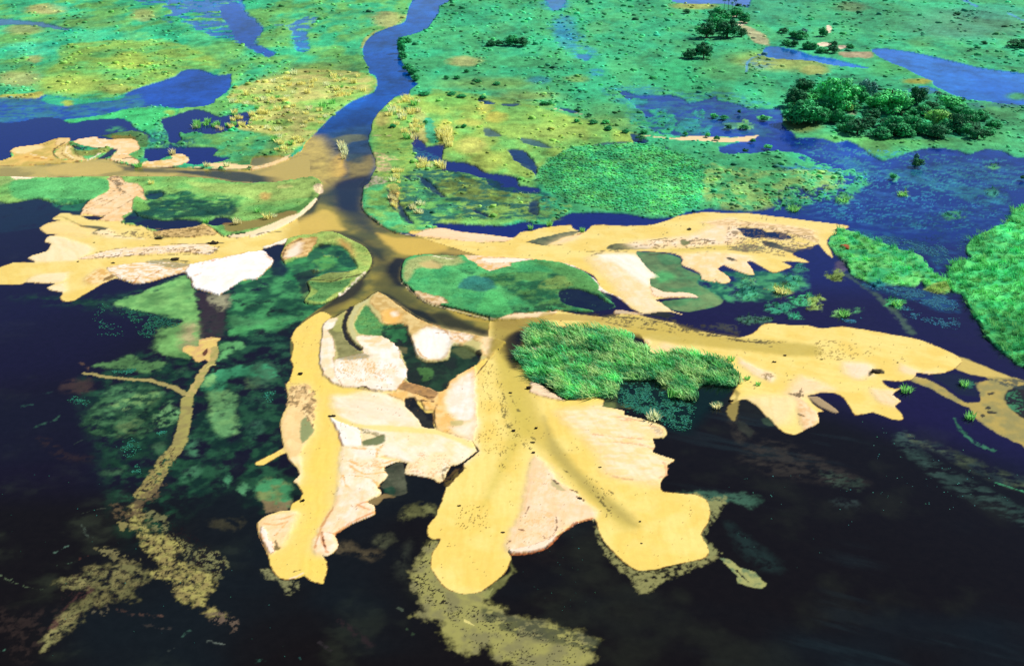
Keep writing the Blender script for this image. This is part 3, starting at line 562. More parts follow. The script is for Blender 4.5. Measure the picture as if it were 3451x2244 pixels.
line(T('d2', '1985,780 2020,820 2075,870'), 8, C(20, 18, 18), .95, 2, 1)
paint(T('d1', '60,770 160,770 220,850 370,870 340,960 280,970 230,880 110,840'), C(130, 128, 84), .85, 5, 2.4, mott=(15, .24, .6))
paint(T('d1', '1970,860 2080,780 2060,690 2100,790 2010,900 1900,1000 1850,960'), C(150, 150, 84), .8, 7, 1.6)
# olive sand trail on the far right
paint(T('c3', '1500,400 1650,440 1800,540 1900,610 2030,600 2020,520 1990,460 2100,430 2050,400 1950,385 1830,335 1860,240 2000,296 2190,370 2380,440 2500,470 2500,1010 2380,965 2250,900 2130,840 2000,740 1930,650 1800,590 1600,482 1480,440'), C(190, 165, 82), .97, 4, 1.4, SHAL, region('sand_trail'), 0, 0, 0, c2=C(160, 148, 84), c2s=40)
paint(T('c3', '1830,235 2000,298 2190,372 2280,410 2050,402 1850,345'), C(222, 192, 98), .9, 6, 1.2)
paint(T('c3', '2215,560 2260,500 2380,470 2500,480 2500,800 2380,740 2270,660'), LW, .96, 5, 1.2, WATER, 0)
paint(T('c3', '2100,420 2380,430 2500,470 2500,500 2300,500'), C(60, 72, 66), .8, 6, 2, mott=(16, .36, .55))
for (bx, by, rx, ry) in [(2115, 537, 32, 14), (2120, 690, 40, 12), (2090, 650, 16, 12), (2050, 715, 18, 12)]:
    blob('c3', bx, by, rx, ry, C(40, 40, 34), .9, soft=2, rough=1.6)
paint(T('c3', '2240,540 2330,520 2380,560 2380,700 2300,680 2250,620'), C(70, 140, 92), .8, 6, 2.4, mott=(13, .42, .54))
paint(T('c3', '1850,440 1930,430 1990,440 1980,500 1900,500', ), C(70, 150, 104), .8, 4, 2.4, mott=(10, .4, .52))
paint(T('c3', '1640,380 1850,380 1990,440 2000,560 1850,540 1700,440'), C(30, 40, 46), .5, 6, 2)
# ================================================================== RIVER, DELTA CHANNELS, ISLANDS, SAND
YEL = C(250, 215, 108); YEL2 = C(255, 226, 128); YEL3 = C(236, 196, 84); PEACH = C(255, 228, 176); WHITE = C(255, 240, 215); PINK = C(255, 226, 176); ORA = C(242, 186, 98)
OLV = C(176, 152, 62); OLD = C(92, 80, 34); MUD_SHADE = C(58, 46, 30)
r_riv = region('river')
RV = LB[:-3] + T('a1', '300,1280 200,1330 100,1420 300,1470 560,1420') + T('b1', '560,160 540,260 520,300 700,420 1000,480 990,470 920,420 885,380 875,300') + RB[:28][::-1]
RIVB = C(14, 90, 182, 1.6)
paint(RV, RIVB, 1, 2, .5, WATER, r_riv, 0, 0, 0, c2=C(12, 78, 168, 1.6), c2s=90, st=2)
# channels over sand
r_ch = region('channel')
CHJ = T('b1', '0,-40 250,-50 400,40 560,130 640,190 760,210 890,200 875,300 885,380 990,470 1150,560 1350,590 1850,640 2380,640 2380,790 2000,760 1600,760 1380,735 1220,780 1195,900 1260,1010 1410,1120 1700,1190 2030,1262 2380,1250 2380,1500 2030,1440 1500,1330 1130,1110 1010,1030 900,1100 740,1190 600,1280 560,1400 540,1547 320,1547 315,1400 400,1270 620,1110 780,1010 940,850 960,790 920,690 780,610 640,552 420,575 0,700 0,590 240,510 430,390 520,290 558,165 530,130 380,120 280,150 0,150')
paint(CHJ, C(158, 142, 56), 1, 2, .3, SHAL, r_ch, 0, 0, 0, c2=C(100, 100, 48), c2s=70)
paint(T('b1', '-20,-40 330,-110 560,-140 760,-170 960,-140 1000,40 950,110 880,220 700,260 600,240 540,130 380,100 200,140 0,140'), C(124, 118, 60), .85, 34, .8, only=-2)
paint(T('a1', '400,1190 640,1120 900,1080 960,1140 960,1230 700,1230 480,1290 380,1260'), C(64, 78, 74), .8, 30, .8, only=-2)
paint(T('b0', '-150,30 200,21 450,3 640,-9 780,-39 900,-19 960,1 1100,26 1300,36 1600,46 1900,63 2100,46 2230,21 2380,-49 2480,-60 2480,170 2300,160 2000,170 1850,152 1700,127 1400,110 700,112 -150,117'), C(206, 182, 88), 1, 1.5, .3, SHAL, region('channel'), 0, 0, 0, c2=C(170, 152, 72), c2s=60)
paint(T('a1', '560,1020 760,900 1000,820 1010,900 960,1000 940,1140 430,1170 430,1120'), C(12, 52, 112, 1.7), .75, 60, .8, only=-2)
paint(T('a1', '470,1120 640,1060 960,1000 960,1200 700,1220 480,1200'), C(44, 76, 92), .6, 40, .8, only=-2)
paint(T('a1', '60,1390 260,1330 420,1290 600,1270 660,1330 560,1400 340,1400 200,1430'), C(216, 184, 88), .75, 26, .8, only=-2)
# deeper, darker threads of water in the channels
def deep(t, s, c, a, soft):  # also lays the reed island's painted shade
    paint(T(t, s), c, a, soft * 1.7, .6, only=-2)
deep('a1', '430,1150 700,1080 930,1090 960,1180 985,1280 960,1410 900,1440 700,1400 480,1300 380,1240', C(34, 62, 96), .8, 22)
paint(T('a1', '640,1120 760,1080 900,1085 925,1120 800,1140 740,1170'), C(120, 120, 62), .75, 12, .8)
paint(T('a1', '560,1370 640,1270 720,1230 730,1300 760,1380 720,1420 600,1420'), C(222, 178, 76), .95, 14, .8)
paint(T('a1', '760,1300 960,1240 985,1320 930,1420 860,1470 780,1440'), C(150, 130, 58), .9, 16, .8)
paint(T('a1', '560,1440 700,1420 880,1460 820,1530 640,1520'), C(170, 145, 62), .7, 14, .8)
deep('a1', '770,1240 900,1240 880,1310 780,1300', C(60, 80, 74), .7, 10)
deep('b1', '640,160 940,100 890,200 875,300 885,390 960,450 840,420 700,380 660,300', C(18, 26, 58), .95, 16)
deep('b1', '560,170 660,200 660,330 600,330 530,290', C(58, 70, 50), .8, 12)
deep('b1', '700,380 880,400 960,460 900,500 760,460', C(80, 82, 44), .75, 14)
deep('b1', '370,440 440,390 510,300 520,340 470,440 400,470', C(52, 60, 36), .85, 6)
deep('b1', '600,200 940,120 900,220 880,390 960,470 1000,560 900,560 760,440 660,340', C(34, 44, 54), .6, 20)
deep('b1', '880,600 1000,640 1100,760 1180,800 1180,980 1080,960 980,820', C(70, 62, 34), .6, 22)
paint(T('b1', '330,500 480,440 560,370 660,400 700,490 760,540 600,540 400,530'), C(232, 196, 84), .85, 14, .8)
deep('b1', '700,560 860,600 980,680 1060,690 1060,780 1000,760 940,690 850,630', C(36, 46, 32), .95, 12)
deep('b1', '860,560 1010,600 1150,680 1100,760 1000,700', C(84, 86, 46), .6, 20)
deep('b1', '1080,830 1150,760 1240,770 1200,840 1195,940 1220,990 1130,980 1080,900', C(22, 22, 22), .95, 9)
deep('b1', '960,960 1080,900 1160,990 1330,1110 1420,1170 1330,1180 1180,1120 1060,1060', C(86, 84, 38), .75, 14)
deep('b1', '1020,1035 1090,1050 1250,1150 1420,1200 1500,1280 1480,1300 1300,1220 1130,1105', C(24, 28, 24), .95, 8)
deep('b1', '1420,1210 1560,1200 1750,1290 1950,1350 2130,1330 2120,1430 1950,1410 1740,1365 1560,1330', C(54, 52, 26), .95, 12)
deep('b1', '1560,1170 1750,1220 2000,1290 2100,1290 1900,1280 1700,1250', C(196, 165, 62), .7, 6)
deep('b1', '620,1110 760,1020 880,930 900,960 860,1040 760,1110 640,1160 480,1230', C(48, 44, 26), .92, 8)
deep('b1', '420,1270 520,1200 640,1150 800,1090 620,1220 480,1300', C(120, 106, 50), .7, 10)
paint(T('b1', '1000,560 1150,600 1350,600 1560,650 1560,700 1300,740 1180,720 1080,650'), C(232, 192, 80), .85, 14, .8)
deep('b1', '1430,700 1560,690 1760,690 2380,660 2380,740 2000,740 1640,735', C(200, 165, 74), .7, 10)
deep('b0', '940,20 1150,40 1500,55 1500,80 1200,75 1000,60', C(84, 80, 44), .8, 8)
deep('b0', '1420,70 1700,60 1950,70 2150,110 2380,120 2380,150 2150,158 1900,150 1700,115', C(46, 56, 44), .92, 6)
deep('b1', '0,110 150,130 320,120 290,150 150,160 0,158', C(60, 64, 40), .9, 4)
paint(T('b0', '380,30 700,-10 900,0 980,60 700,100 420,90'), C(222, 190, 92), .8, 10, .8)
line(T('b0', '-100,28 200,20 450,5 640,-8'), 6, C(74, 66, 44), .8, 2.5, .6)
line(T('b0', '900,-18 960,3 1100,28 1300,38 1600,47 1800,60'), 7, C(30, 36, 34), .95, 2, .6)  # bank edge, mud and bank shade in one dark colour
line(T('a0', '0,1328 200,1322 450,1305 640,1292 770,1268 890,1284 970,1306 1110,1328 1300,1338 1600,1350 1900,1366 2100,1348 2230,1322'), 4, C(240, 214, 160), .85, 1.5, .6, mott=(14, .2, .42))
for q, wd in [('0,700 160,640 300,592 420,572 500,568 560,549 640,549 700,568 780,606 862,646 924,688 956,740 966,790 950,845 920,884', 6), ('1008,1032 950,1062 900,1105 800,1155 740,1195 650,1235 600,1282 565,1332 558,1400', 6), ('1012,1030 1062,1066 1132,1106 1202,1148 1302,1228 1402,1268 1502,1318 1622,1350 1752,1372 1902,1402 2030,1436', 5),
              ('930,140 886,205 872,300 882,385 918,424 988,474 1068,535 1150,566 1300,590', 5), ('500,1130 640,1110 770,1020 880,935 935,860', 7), ('560,150 556,212 530,290 490,345 430,400', 5), ('1224,778 1300,745 1400,733 1640,745', 4)]:
    line(T('b1', q), wd, C(46, 40, 24), .8, 5, .9, mott=(14, .16, .4))  # dark bank edges: wet mud and shadowed bank painted together
# ---------------- left arm: sandbar
r1 = region('sandbar')
paint(T('b0', '2380,430 2150,530 1900,605 1740,560 1730,520 1640,490 1560,510 1300,545 1220,545 1150,510 980,480 980,450 1060,400 1070,340 1060,290 1100,270 1180,310 1140,210 1100,170 1000,160 960,110 880,110 865,130 880,200 860,240 800,260 720,310 680,330 680,370 650,420 830,430 780,460 700,450 620,410 550,400 480,405 420,450 480,460 380,480 320,520 370,565 470,575 390,590 355,630 410,650 370,710 260,740 220,765 280,795 120,795 40,820 -30,850 -120,880 -120,970 80,975 180,970 210,955 300,960 440,965 380,1000 400,1020 500,1040 480,1080 520,1110 600,1100 680,1050 770,1000 820,970 930,925 1050,960 1080,965 1200,955 1350,910 1460,870 1530,930 1550,1000 1650,1030 1760,1060 1820,1010 1950,940 2060,930 2170,830 2190,780 2100,720 2110,690 2200,650 2290,620 2400,590'), YEL, 1, 1.6, .45, SHAL, r1, .02, 0, 0, n=3, flow=.2, rim=(C(120, 66, 30), 2.4, .75), c2=YEL2, c2s=60)
RIMC = C(176, 112, 52)
def blend(t, s, c, a=.9, soft=26):
    paint(T(t, s), c, a, soft, .8, only=-2)
blend('b0', '2200,-60 2350,-190 2560,-220 2680,-80 2680,120 2560,230 2400,200 2200,180', C(200, 174, 82), 1, 44)
blend('b0', '2280,560 2420,440 2560,400 2640,500 2560,640 2300,640', C(226, 190, 84))
def dry(t, s, c, a=1, soft=3, h=.14, rough=.7, c2=None, c2s=24, st=1.0, mott=None, rg=None, n=3, flow=.28):
    on = None
    pp = T(t, s) if isinstance(s, str) else s
    if soft >= 4:
        soft *= 3.2; h = min(h, .14); on = -1
        paint(pp, C(255, 224, 146), .85, 48, 1.5, only=SHAL, n=2)
    elif soft >= 2.5:
        paint(pp, C(250, 216, 130), .6, 18, 1.5, only=SHAL, n=2)
    paint(pp, c, a, soft, rough * 1.7, SAND, rg, h, 0, 0, c2=c2, c2s=c2s, st=st, mott=mott, n=n, only=on, rim=(RIMC, 2.6, .55) if on is None else None, flow=flow)
dry('b0', '220,765 370,710 410,650 360,620 400,590 480,590 640,640 760,690 620,780 300,795', PEACH, .95, 4, c2=PINK)
dry('b0', '330,520 480,480 620,500 740,550 700,590 560,570 400,565', C(255, 214, 140), .8, 8)
dry('b0', '740,560 870,530 960,590 1150,612 1040,605 880,600', PEACH, .9, 4)
deep('b0', '640,500 780,505 865,525 840,560 740,570 780,530 660,515', C(58, 62, 40), .92, 4)
dry('b0', '620,775 760,735 900,695 1200,672 1450,656 1650,650 1740,690 1680,735 1500,718 1200,732 1000,752 850,762', C(255, 232, 200), .98, 3, c2=C(250, 214, 160), c2s=20, st=.5)
line(T('b0', '780,715 920,690 1200,660 1400,650 1700,650'), 4, C(110, 84, 40), .85, 1.6, .9)
line(T('b0', '860,755 1000,750 1150,730'), 6, C(96, 76, 44), .8, 2, 1)
line(T('b0', '1650,645 1700,640 1780,640'), 10, C(40, 48, 30), .92, 3, 1.2)
line(T('b0', '1660,730 1720,715 1760,670'), 8, C(96, 92, 60), .8, 3, 1.2)
line(T('b0', '1310,770 1400,775 1520,790'), 9, C(60, 60, 34), .9, 4, 1.4)
line(T('b0', '420,440 500,430 600,480 700,520'), 7, C(168, 140, 56), .7, 4, 1)
dry('b0', '220,950 300,900 540,880 520,950 440,965 300,960', PINK, .9, 4)
dry('b0', '385,1000 520,960 540,1020 500,1040 400,1020', PEACH, .9, 4)
dry('b0', '680,925 800,850 880,870 925,910 800,970 700,970', C(255, 220, 160), .95, 4, c2=C(226, 176, 96), c2s=12)
paint(T('b0', '810,950 890,895 935,905 860,945'), C(112, 84, 44), .85, 3, 1.4)
dry('b0', '1500,820 1800,760 2100,705 2190,780 2170,830 2060,930 1950,940 1760,1060 1650,1030 1550,1000 1530,930 1480,870', C(255, 251, 242), 1, 2, .25, flow=.2, c2=C(255, 242, 224), c2s=30)
for q in ['1480,840 1600,820 1720,790', '1500,870 1600,850', '1530,920 1620,890', '2090,705 2140,745 2185,785', '1700,790 1800,770 1950,720', '1560,990 1600,970']:
    line(T('b0', q), 4, C(236, 150, 70), .7, 2.5, 1.6, mott=(10, .3, .5))
dry('b0', '870,840 1000,815 1200,790 1400,800 1520,825 1480,870 1350,910 1200,955 1080,965 930,915 880,880', C(255, 240, 215), 1, 3, .18, c2=C(238, 196, 130), c2s=16, st=.5)
paint(T('b0', '1150,790 1330,770 1520,810 1480,840 1350,840 1250,820'), C(150, 140, 88), .8, 5, 1.6, mott=(16, .2, .45))
for q in ['1080,960 1130,900 1200,880', '1180,920 1300,860 1420,850', '940,900 1010,930 1060,950']:
    line(T('b0', q), 4, C(205, 140, 70), .8, 2, 1.2)
dry('b0', '1220,552 1560,518 1640,492 1740,560 1720,580 1560,592 1350,600', C(222, 186, 120), .95, 3, .2, c2=C(180, 148, 88), c2s=14)
line(T('b0', '1290,590 1380,598 1560,590'), 5, C(70, 64, 40), .8, 2, 1)
blob('b0', 1275, 600, 36, 16, C(60, 74, 44), .9, soft=2, rough=1.4)
line(T('b0', '960,580 1060,600 1180,580'), 5, C(140, 118, 60), .7, 2, 2, mott=(8, .4, .55))
# ---------------- left lower lobe
r2 = region('sandbar')
L2 = T('b1', '640,1225 560,1190 500,1215 420,1270 345,1335 315,1400') + T('c1', '310,90 330,170 310,270 330,320 300,430 270,470 290,560 280,640 235,730 225,800 240,900 250,970 150,1030 30,1085 30,1110 90,1110 180,1060 270,1015 290,1070 360,1130 380,1190 330,1240 365,1270 400,1340 380,1390 320,1420') + T('d1', '300,300 220,305 110,345 40,400 60,500 130,660 150,750 200,830 270,850 370,840 420,820 480,870 570,885 600,780 595,710 560,660 600,665 670,620 690,570 660,490 800,410 920,360 980,330 975,260 920,230 1030,180') + T('c1', '1030,1310 1000,1290 1090,1200 1090,1150 1060,1130 1165,1085 1210,1090 1245,1100 1220,1180 1350,1200 1440,1220 1490,1250 1530,1240 1590,1120 1650,1110 1800,1000 1760,915 1790,640 1790,400 1900,260 1830,240 1780,320 1600,430 1560,500 1480,525 1400,490 1220,450 1240,400 1235,340 1200,290 1190,220 1140,140 1040,85 850,60 700,60 560,20') + T('b1', '565,1330 600,1285')
paint(L2, YEL, 1, 1.8, .5, SHAL, r2, .02, 0, 0, n=3, flow=.2, rim=(C(120, 66, 30), 2.4, .75), c2=C(252, 218, 104), c2s=80)
# ---------------- middle and right foreground lobes
r3 = region('sandbar')
L3 = T('c1', '1900,260 1790,400 1780,520 1800,760 1760,915 1820,1000 1700,1100 1700,1130 1680,1170 1560,1290 1520,1400 1490,1470') + T('d1', '1480,340 1410,420 1410,500 1450,530 1512,530 1440,650 1435,760 1500,870 1580,940 1700,970 1830,950 1950,870 2040,780 2075,690 2055,625 2090,655 2200,640 2380,560') + T('d2', '560,490 700,400 840,370 870,450 910,540 980,620 1060,700 1130,750 1200,780 1330,770 1500,730 1700,690 1760,640 1740,570 1700,490 1750,400 1770,300 1740,220 1650,170 1390,150 1370,80 1420,10') + T('c2', '1430,1110 1480,1070 1310,1010 1325,960 1310,900 1400,890 1420,850 1390,800 1250,750 1080,712 1080,680 1000,660 910,640 920,592 830,570 720,590 600,590 540,560 430,490 340,450 310,430 320,380 270,340 210,280 230,210 270,120 300,0 0,-40')
paint(L3, YEL, 1, 1.8, .4, SHAL, r3, .02, 0, 0, n=3, flow=.2, rim=(C(120, 66, 30), 2.4, .75), c2=YEL2, c2s=90)
# ---------------- right arm
r4 = region('sandbar')
L4 = T('b2', '190,1215 430,1200 560,1185 700,1210 940,1235 1100,1200 1200,1220 1350,1260 1480,1280 1550,1330 1700,1350 1850,1380 2000,1400 2100,1370 2200,1290 2300,1285') + T('b3', '400,1290 520,1300 640,1300 760,1325 920,1310 1100,1335 1300,1370 1500,1405 1640,1450') + T('c3', '1600,130 1730,180 1850,240 1885,275 1860,310 1830,335 1750,370 1620,385 1520,370 1510,395 1470,430 1340,440 1240,430 1280,480 1340,500 1400,490 1320,550 1390,600 1340,640 1390,690 1410,745 1330,745 1170,690 1090,705 1020,710 980,640 930,570 860,535 760,530 700,545 640,555 660,590 710,640 770,680 720,690 735,770 640,820 570,860 530,870 460,850 380,790 320,730 240,640 160,590 100,590 40,620 20,580 80,480 100,400 0,330') + T('c2', '1900,300 1700,230 1400,240 1280,200 1200,60 900,30 500,0 300,60')
paint(L4, YEL, 1, 1.8, .45, SHAL, r4, .02, 0, 0, n=3, flow=.2, rim=(C(120, 66, 30), 2.4, .75), c2=YEL2, c2s=80)
paint(T('c2', '1960,500 2010,540 1940,600 1900,680 1960,760 1990,700 2000,600'), C(165, 145, 72), .8, 5, 1.2, SHAL, r4)
# ---------------- upper right arm
r5 = region('sandbar')
L5 = T('b1', '1250,560 1420,545 1470,520 1560,525 1570,545 1700,555 1900,575 2090,600 2150,555 2220,545') + T('b2', '330,545 440,515 650,495 665,520 720,545 770,550 820,500 900,495 1100,505 1300,495 1400,470 1500,430 1600,410 1720,395 1900,400 2100,405 2300,430') + T('b3', '400,430 640,460 960,500 968,520 930,530 870,535 880,570 820,590 800,640 830,700 850,765 790,720 730,650 680,670 600,690 520,730 640,785 650,800 540,790 440,790 520,830 450,860 370,880 310,850 200,790 150,790 200,850 215,895 160,895 0,835') + T('b2', '1880,815 1830,850 1900,900 1930,940 1900,965 1840,960 1800,930 1810,955 1750,945 1700,930 1690,890 1620,850 1530,815 1550,780 1520,740 1400,715 1180,710 1200,760 1230,800 1280,860 1360,915 1290,930 1290,985 1400,1035 1600,1040 1680,1080 1550,1080 1400,1085 1330,1100 1400,1130 1450,1180 1560,1220 1430,1190 1240,1210 1130,1160 1030,1070 880,1020 880,970 830,900 750,860 650,820 560,800 200,760 0,770')
paint(L5, YEL, 1, 1.6, .4, SHAL, r5, .02, 0, 0, n=3, flow=.2, rim=(C(120, 66, 30), 2.4, .75), c2=YEL2, c2s=60)
# ================================================================== ISLANDS
def island(pts, c, name='grass_island', c2=None, c2s=40, tf=.25, rim=None, rimw=7, mud=True, h=.3, rough=.35):  # mud: brown outline, wet mud and painted bank shade together
    r = region(name)
    if mud: paint(pts, MUD_SHADE, .92, 2.2, rough + .5, None, None, None, None, None)  # brown outline: wet mud with the cut bank's shade painted in
    p = np.array(pts); 
    paint(pts, c, 1, 1.2, rough, VEG, r, h, tf, .05, c2=c2, c2s=c2s)
    return r
I1 = T('b0', '-200,120 350,120 700,114 1400,112 1700,129 1850,155 2000,163 2300,153 2380,131') + T('b1', '150,162 280,154 380,124 480,114 530,132 556,168 548,210 515,290 425,398 325,468 100,568 0,590') + T('b0', '1950,560 1800,590 1740,550 1640,490 1500,512 1220,545 1150,510 980,480 900,300 700,310 500,340 300,290 100,322 -200,335')
rI1 = island(I1, C(118, 184, 94), c2=C(140, 190, 96), c2s=60)
paint(T('b0', '100,150 600,120 870,140 880,220 760,300 560,330 380,290 200,300 100,280'), C(90, 178, 98), .9, 10, 1.4)
paint(T('b0', '560,320 700,300 690,380 640,420 560,370'), C(66, 140, 70), .8, 6, 1.6)
paint(T('b0', '1500,160 2000,180 2380,150') + T('b1', '380,130 540,140 540,230 480,280 300,300 0,340') + T('b0', '2100,330 1900,260 1650,230'), C(162, 190, 98), .9, 12, 1.4)
blob('b1', 105, 270, 45, 28, C(206, 176, 96), .9, rough=1.5); blob('b1', 530, 210, 40, 40, C(246, 216, 170), .9, soft=4, rough=1.2); blob('b0', 2130, 275, 45, 30, C(206, 176, 96), .8, rough=1.5)
paint(T('b1', '200,190 300,180 330,200 200,215'), C(206, 206, 120), .8, 4)
rIw = region('marsh_pool')
paint(T('b0', '1180,240 1300,225 1340,260 1500,230 1620,280 1800,270 1920,290 1930,350 1850,400 1750,430 1500,460 1300,470 1090,430 1080,360 1200,330'), C(26, 92, 64), .95, 12, 2.4, tf=.1, mott=(40, .2, .46, .5), c2=C(92, 164, 80), c2s=36)
paint(T('b0', '1000,440 1080,390 1130,430 1300,460 1500,455 1640,475 1760,430 1840,450 1880,490 1720,512 1640,485 1550,508 1250,543 1140,505 1000,478'), C(24, 32, 70, 2), 1, 4, 1.3, WATER, rIw, 0, 0, 0)
paint(T('b0', '1170,255 1300,235 1310,270 1230,300 1190,290'), C(24, 36, 84, 2), .95, 5, 1.4, WATER, rIw, 0, 0, 0)
paint(T('b0', '1000,480 1060,390 1180,330 1170,250 1310,225 1340,300 1500,290 1700,320 1900,340 1880,440 1750,430 1500,455 1250,450'), C(16, 64, 58), .85, 10, 2, mott=(34, .22, .5, .6))
paint(T('b0', '1060,300 1150,320 1210,380 1100,390'), C(118, 176, 80), .8, 5, 1.5)
paint(T('b1', '200,400 330,370 440,310 480,240 500,260 440,350 330,420 180,450'), C(74, 120, 56), .8, 6, 1.2)
paint(T('b0', '1800,480 2000,470 2300,400 2380,390 2380,420 2100,520 1860,560 1800,540'), C(146, 118, 66), .85, 6, 1.2, SAND)
paint(T('b0', '1830,585 1980,565 2140,510 2300,440 2390,415 2395,440 2300,475 2150,540 1990,590 1880,602'), C(255, 226, 176), .95, 1.6, .5, SAND, None, .2)
paint(T('b1', '-20,588 100,545 240,490 370,415 460,330 505,290 520,296 470,360 380,435 250,510 100,572 0,602'), C(255, 230, 186), .95, 1.6, .5, SAND, None, .2)
line(T('b1', '40,580 110,560 230,548'), 8, C(72, 66, 44), .85, 3, .8)
paint(T('b0', '-100,130 90,120 300,118 120,150 -100,220'), C(160, 190, 110), .7, 8)
paint(T('b0', '90,116 300,113 240,135 130,138'), C(255, 226, 190), .9, 1.6, .7)
paint(T('b0', '-200,300 100,318 300,286 480,330 640,330 700,300 720,320 650,420 480,400 300,520 -200,560'), C(26, 40, 62, 1.8), .9, 6, 1.6, WATER, 0, 0, 0, mott=(40, .2, .45))
paint(T('b0', '400,300 600,300 700,310 640,380 500,380'), C(40, 120, 76), .8, 6, 2, mott=(24, .3, .55))
dry('b0', '680,410 650,420 660,370 690,330 720,310 800,265 860,240 885,200 870,130 900,108 960,112 1000,160 1100,170 1140,210 1180,310 1100,272 1062,300 1070,345 1055,395 980,440 980,470 880,470 790,460 830,432', C(255, 218, 168), .98, 2.5, .2, c2=C(248, 200, 140), c2s=18, rg=r1)
for q in ['720,330 880,260 960,180', '700,390 860,330 1000,240', '830,430 980,350 1060,300', '900,150 960,210 1000,240 1060,280', '1100,200 1150,250', '690,370 850,300']:
    line(T('b0', q), 5, C(120, 100, 60), .7, 2.5, 1, mott=(10, .35, .55))
paint(T('b0', '870,130 960,110 1000,170 960,200 1010,240 980,260 940,190'), C(96, 84, 62), .8, 4, 2, mott=(10, .38, .55))
line(T('b0', '320,116 700,114 1000,112 1400,111'), 2.5, C(206, 200, 130), .8, 1, .5)
# left-centre island
I2 = T('b1', '230,745 280,620 330,595 420,577 500,572 560,554 640,554 700,574 780,612 860,652 920,692 950,742 960,790 944,840 914,880 870,920 800,970 760,1010 700,1060 640,1100 560,1132 450,1130 415,1110 460,1040 440,960 380,900 300,860 250,790')
rI2 = island(I2, C(150, 178, 88), c2=C(172, 186, 94), c2s=40, tf=.12)
paint(T('b1', '280,800 420,740 500,680 600,650 720,665 780,720 830,800 840,850 760,880 640,880 540,905 450,950 420,1010 330,960 240,880'), C(32, 92, 58), .97, 8, 1.4, WATER, rI2, .0, 0, 0, mott=(44, .12, .3), c2=C(58, 142, 76), c2s=36)
paint(T('b1', '490,790 560,750 660,760 650,840 560,850'), C(90, 158, 74), .85, 8, 1.6, mott=(20, .25, .5))
paint(T('b1', '530,660 620,645 640,670 560,690'), C(22, 36, 34), .9, 6, 1.4)
paint(T('b1', '690,690 780,740 840,830 780,850 700,800 660,740'), C(24, 70, 50), .9, 6, 1.6, mott=(24, .2, .5))
paint(T('b1', '330,900 480,850 560,880 440,940 470,1010 400,1050 380,980'), C(30, 34, 36), .85, 7, 1.6)
paint(T('b1', '550,915 640,880 740,890 800,905 700,935 560,940'), C(134, 150, 80), .95, 3, 1)
line(T('b1', '640,885 720,870 780,890 880,890'), 6, C(66, 58, 36), .8, 2.5, 1)
line(T('b1', '440,950 560,945 640,960 720,930 800,920 880,900'), 7, C(66, 50, 38), .85, 2.5, 1)
paint(T('b1', '460,960 640,965 800,935 760,1000 660,1060 560,1120 430,1110 520,1040 460,1000'), C(98, 152, 82), .95, 5, 1.2, c2=C(70, 124, 66), c2s=30)
line(T('b1', '905,880 850,930 790,985 740,1030 700,1065'), 7, C(250, 226, 196), .85, 2.5, 1, mott=(12, .25, .45))
dry('b1', '232,745 290,650 390,612 520,600 505,660 430,750 330,762 250,790', C(238, 196, 130), .95, 3, .2, c2=C(196, 148, 84), c2s=18)
dry('b1', '260,760 300,700 370,640 400,650 390,720 330,755', C(255, 232, 200), .9, 4, .2)
line(T('b1', '245,780 250,730 300,660 390,620'), 5, C(104, 74, 46), .8, 2, 1)
dry('b1', '690,610 760,640 800,690 830,760 790,740 760,690 700,660', C(206, 150, 84), .8, 6, .1)
dry('b1', '90,672 180,640 280,605 270,640 180,662 100,690', C(255, 240, 210), .98, 2, .15)
deep('b1', '100,690 230,660 250,740 240,790 290,850 260,900 170,900 140,830 170,770', C(24, 30, 50), .9, 6)
# right-centre island
I3 = T('b1', '1222,782 1270,752 1380,738 1500,743 1630,750 1700,742 2000,760 2260,780') + T('b2', '350,775 560,800 650,832 750,872 830,932 880,992 890,1040 940,1090 1010,1155 800,1195 640,1186 560,1182 430,1200 190,1213 100,1250 0,1266') + T('b1', '1900,1235 1800,1210 1700,1182 1500,1135 1410,1112 1330,1060 1260,1000 1205,955 1196,900 1202,830')
rI3 = island(I3, C(84, 168, 92), c2=C(62, 148, 84), c2s=60, tf=.1)
paint(T('b1', '1240,800 1380,750 1640,755 1700,800 1600,830 1400,840 1300,870 1240,960 1205,900'), C(176, 178, 110), .85, 12, 1.4)
paint(T('b1', '1650,860 1900,900 2200,880') + T('b2', '700,900 880,1000 950,1100 800,1190 620,1180 540,1150 440,1160 300,1130 100,1010 0,960'), C(30, 92, 58), .95, 14, 2.2, mott=(44, .16, .42, .6), c2=C(90, 146, 74), c2s=36)
paint(T('b2', '440,950 560,910 700,930 650,1000 560,1020 400,1010'), C(130, 162, 80), .8, 9, 1.6, mott=(24, .2, .5))
paint(T('b2', '380,800 560,802 760,880 870,990 860,1040 700,1000 560,900'), C(90, 150, 76), .8, 8, 1.5)
paint(T('b1', '1640,1010 1740,920 1900,930 1950,1000 1850,1040 1720,1020'), C(34, 100, 100), .75, 8, 1.6)
paint(T('b2', '555,1035 620,1010 720,1010 850,1060 940,1110 1010,1158 850,1192 700,1160 620,1140 556,1095'), C(22, 26, 60, 2), .97, 4, 1.5, WATER, region('marsh_pool'), 0, 0, 0, mott=(30, .1, .28))
paint(T('b2', '100,1150 300,1170 560,1120 620,1170 430,1195 150,1215'), C(26, 66, 46), .8, 6, 1.6, mott=(16, .3, .55))
paint(T('b2', '0,1030 100,1060 180,1200 60,1220 -100,1190'), C(84, 182, 96), .8, 8, 1.2)
dry('b1', '1290,1028 1400,1055 1530,1088 1575,1130 1450,1132 1360,1090', C(246, 214, 168), .95, 3, .2, c2=C(206, 160, 100), c2s=14)
dry('b2', '190,1216 430,1202 560,1190 470,1225 330,1245 200,1256 60,1262 100,1240', C(250, 218, 170), .97, 2, .2)
dry('b1', '1340,812 1440,788 1520,822 1500,850 1400,850', C(216, 188, 120), .85, 4, .1)
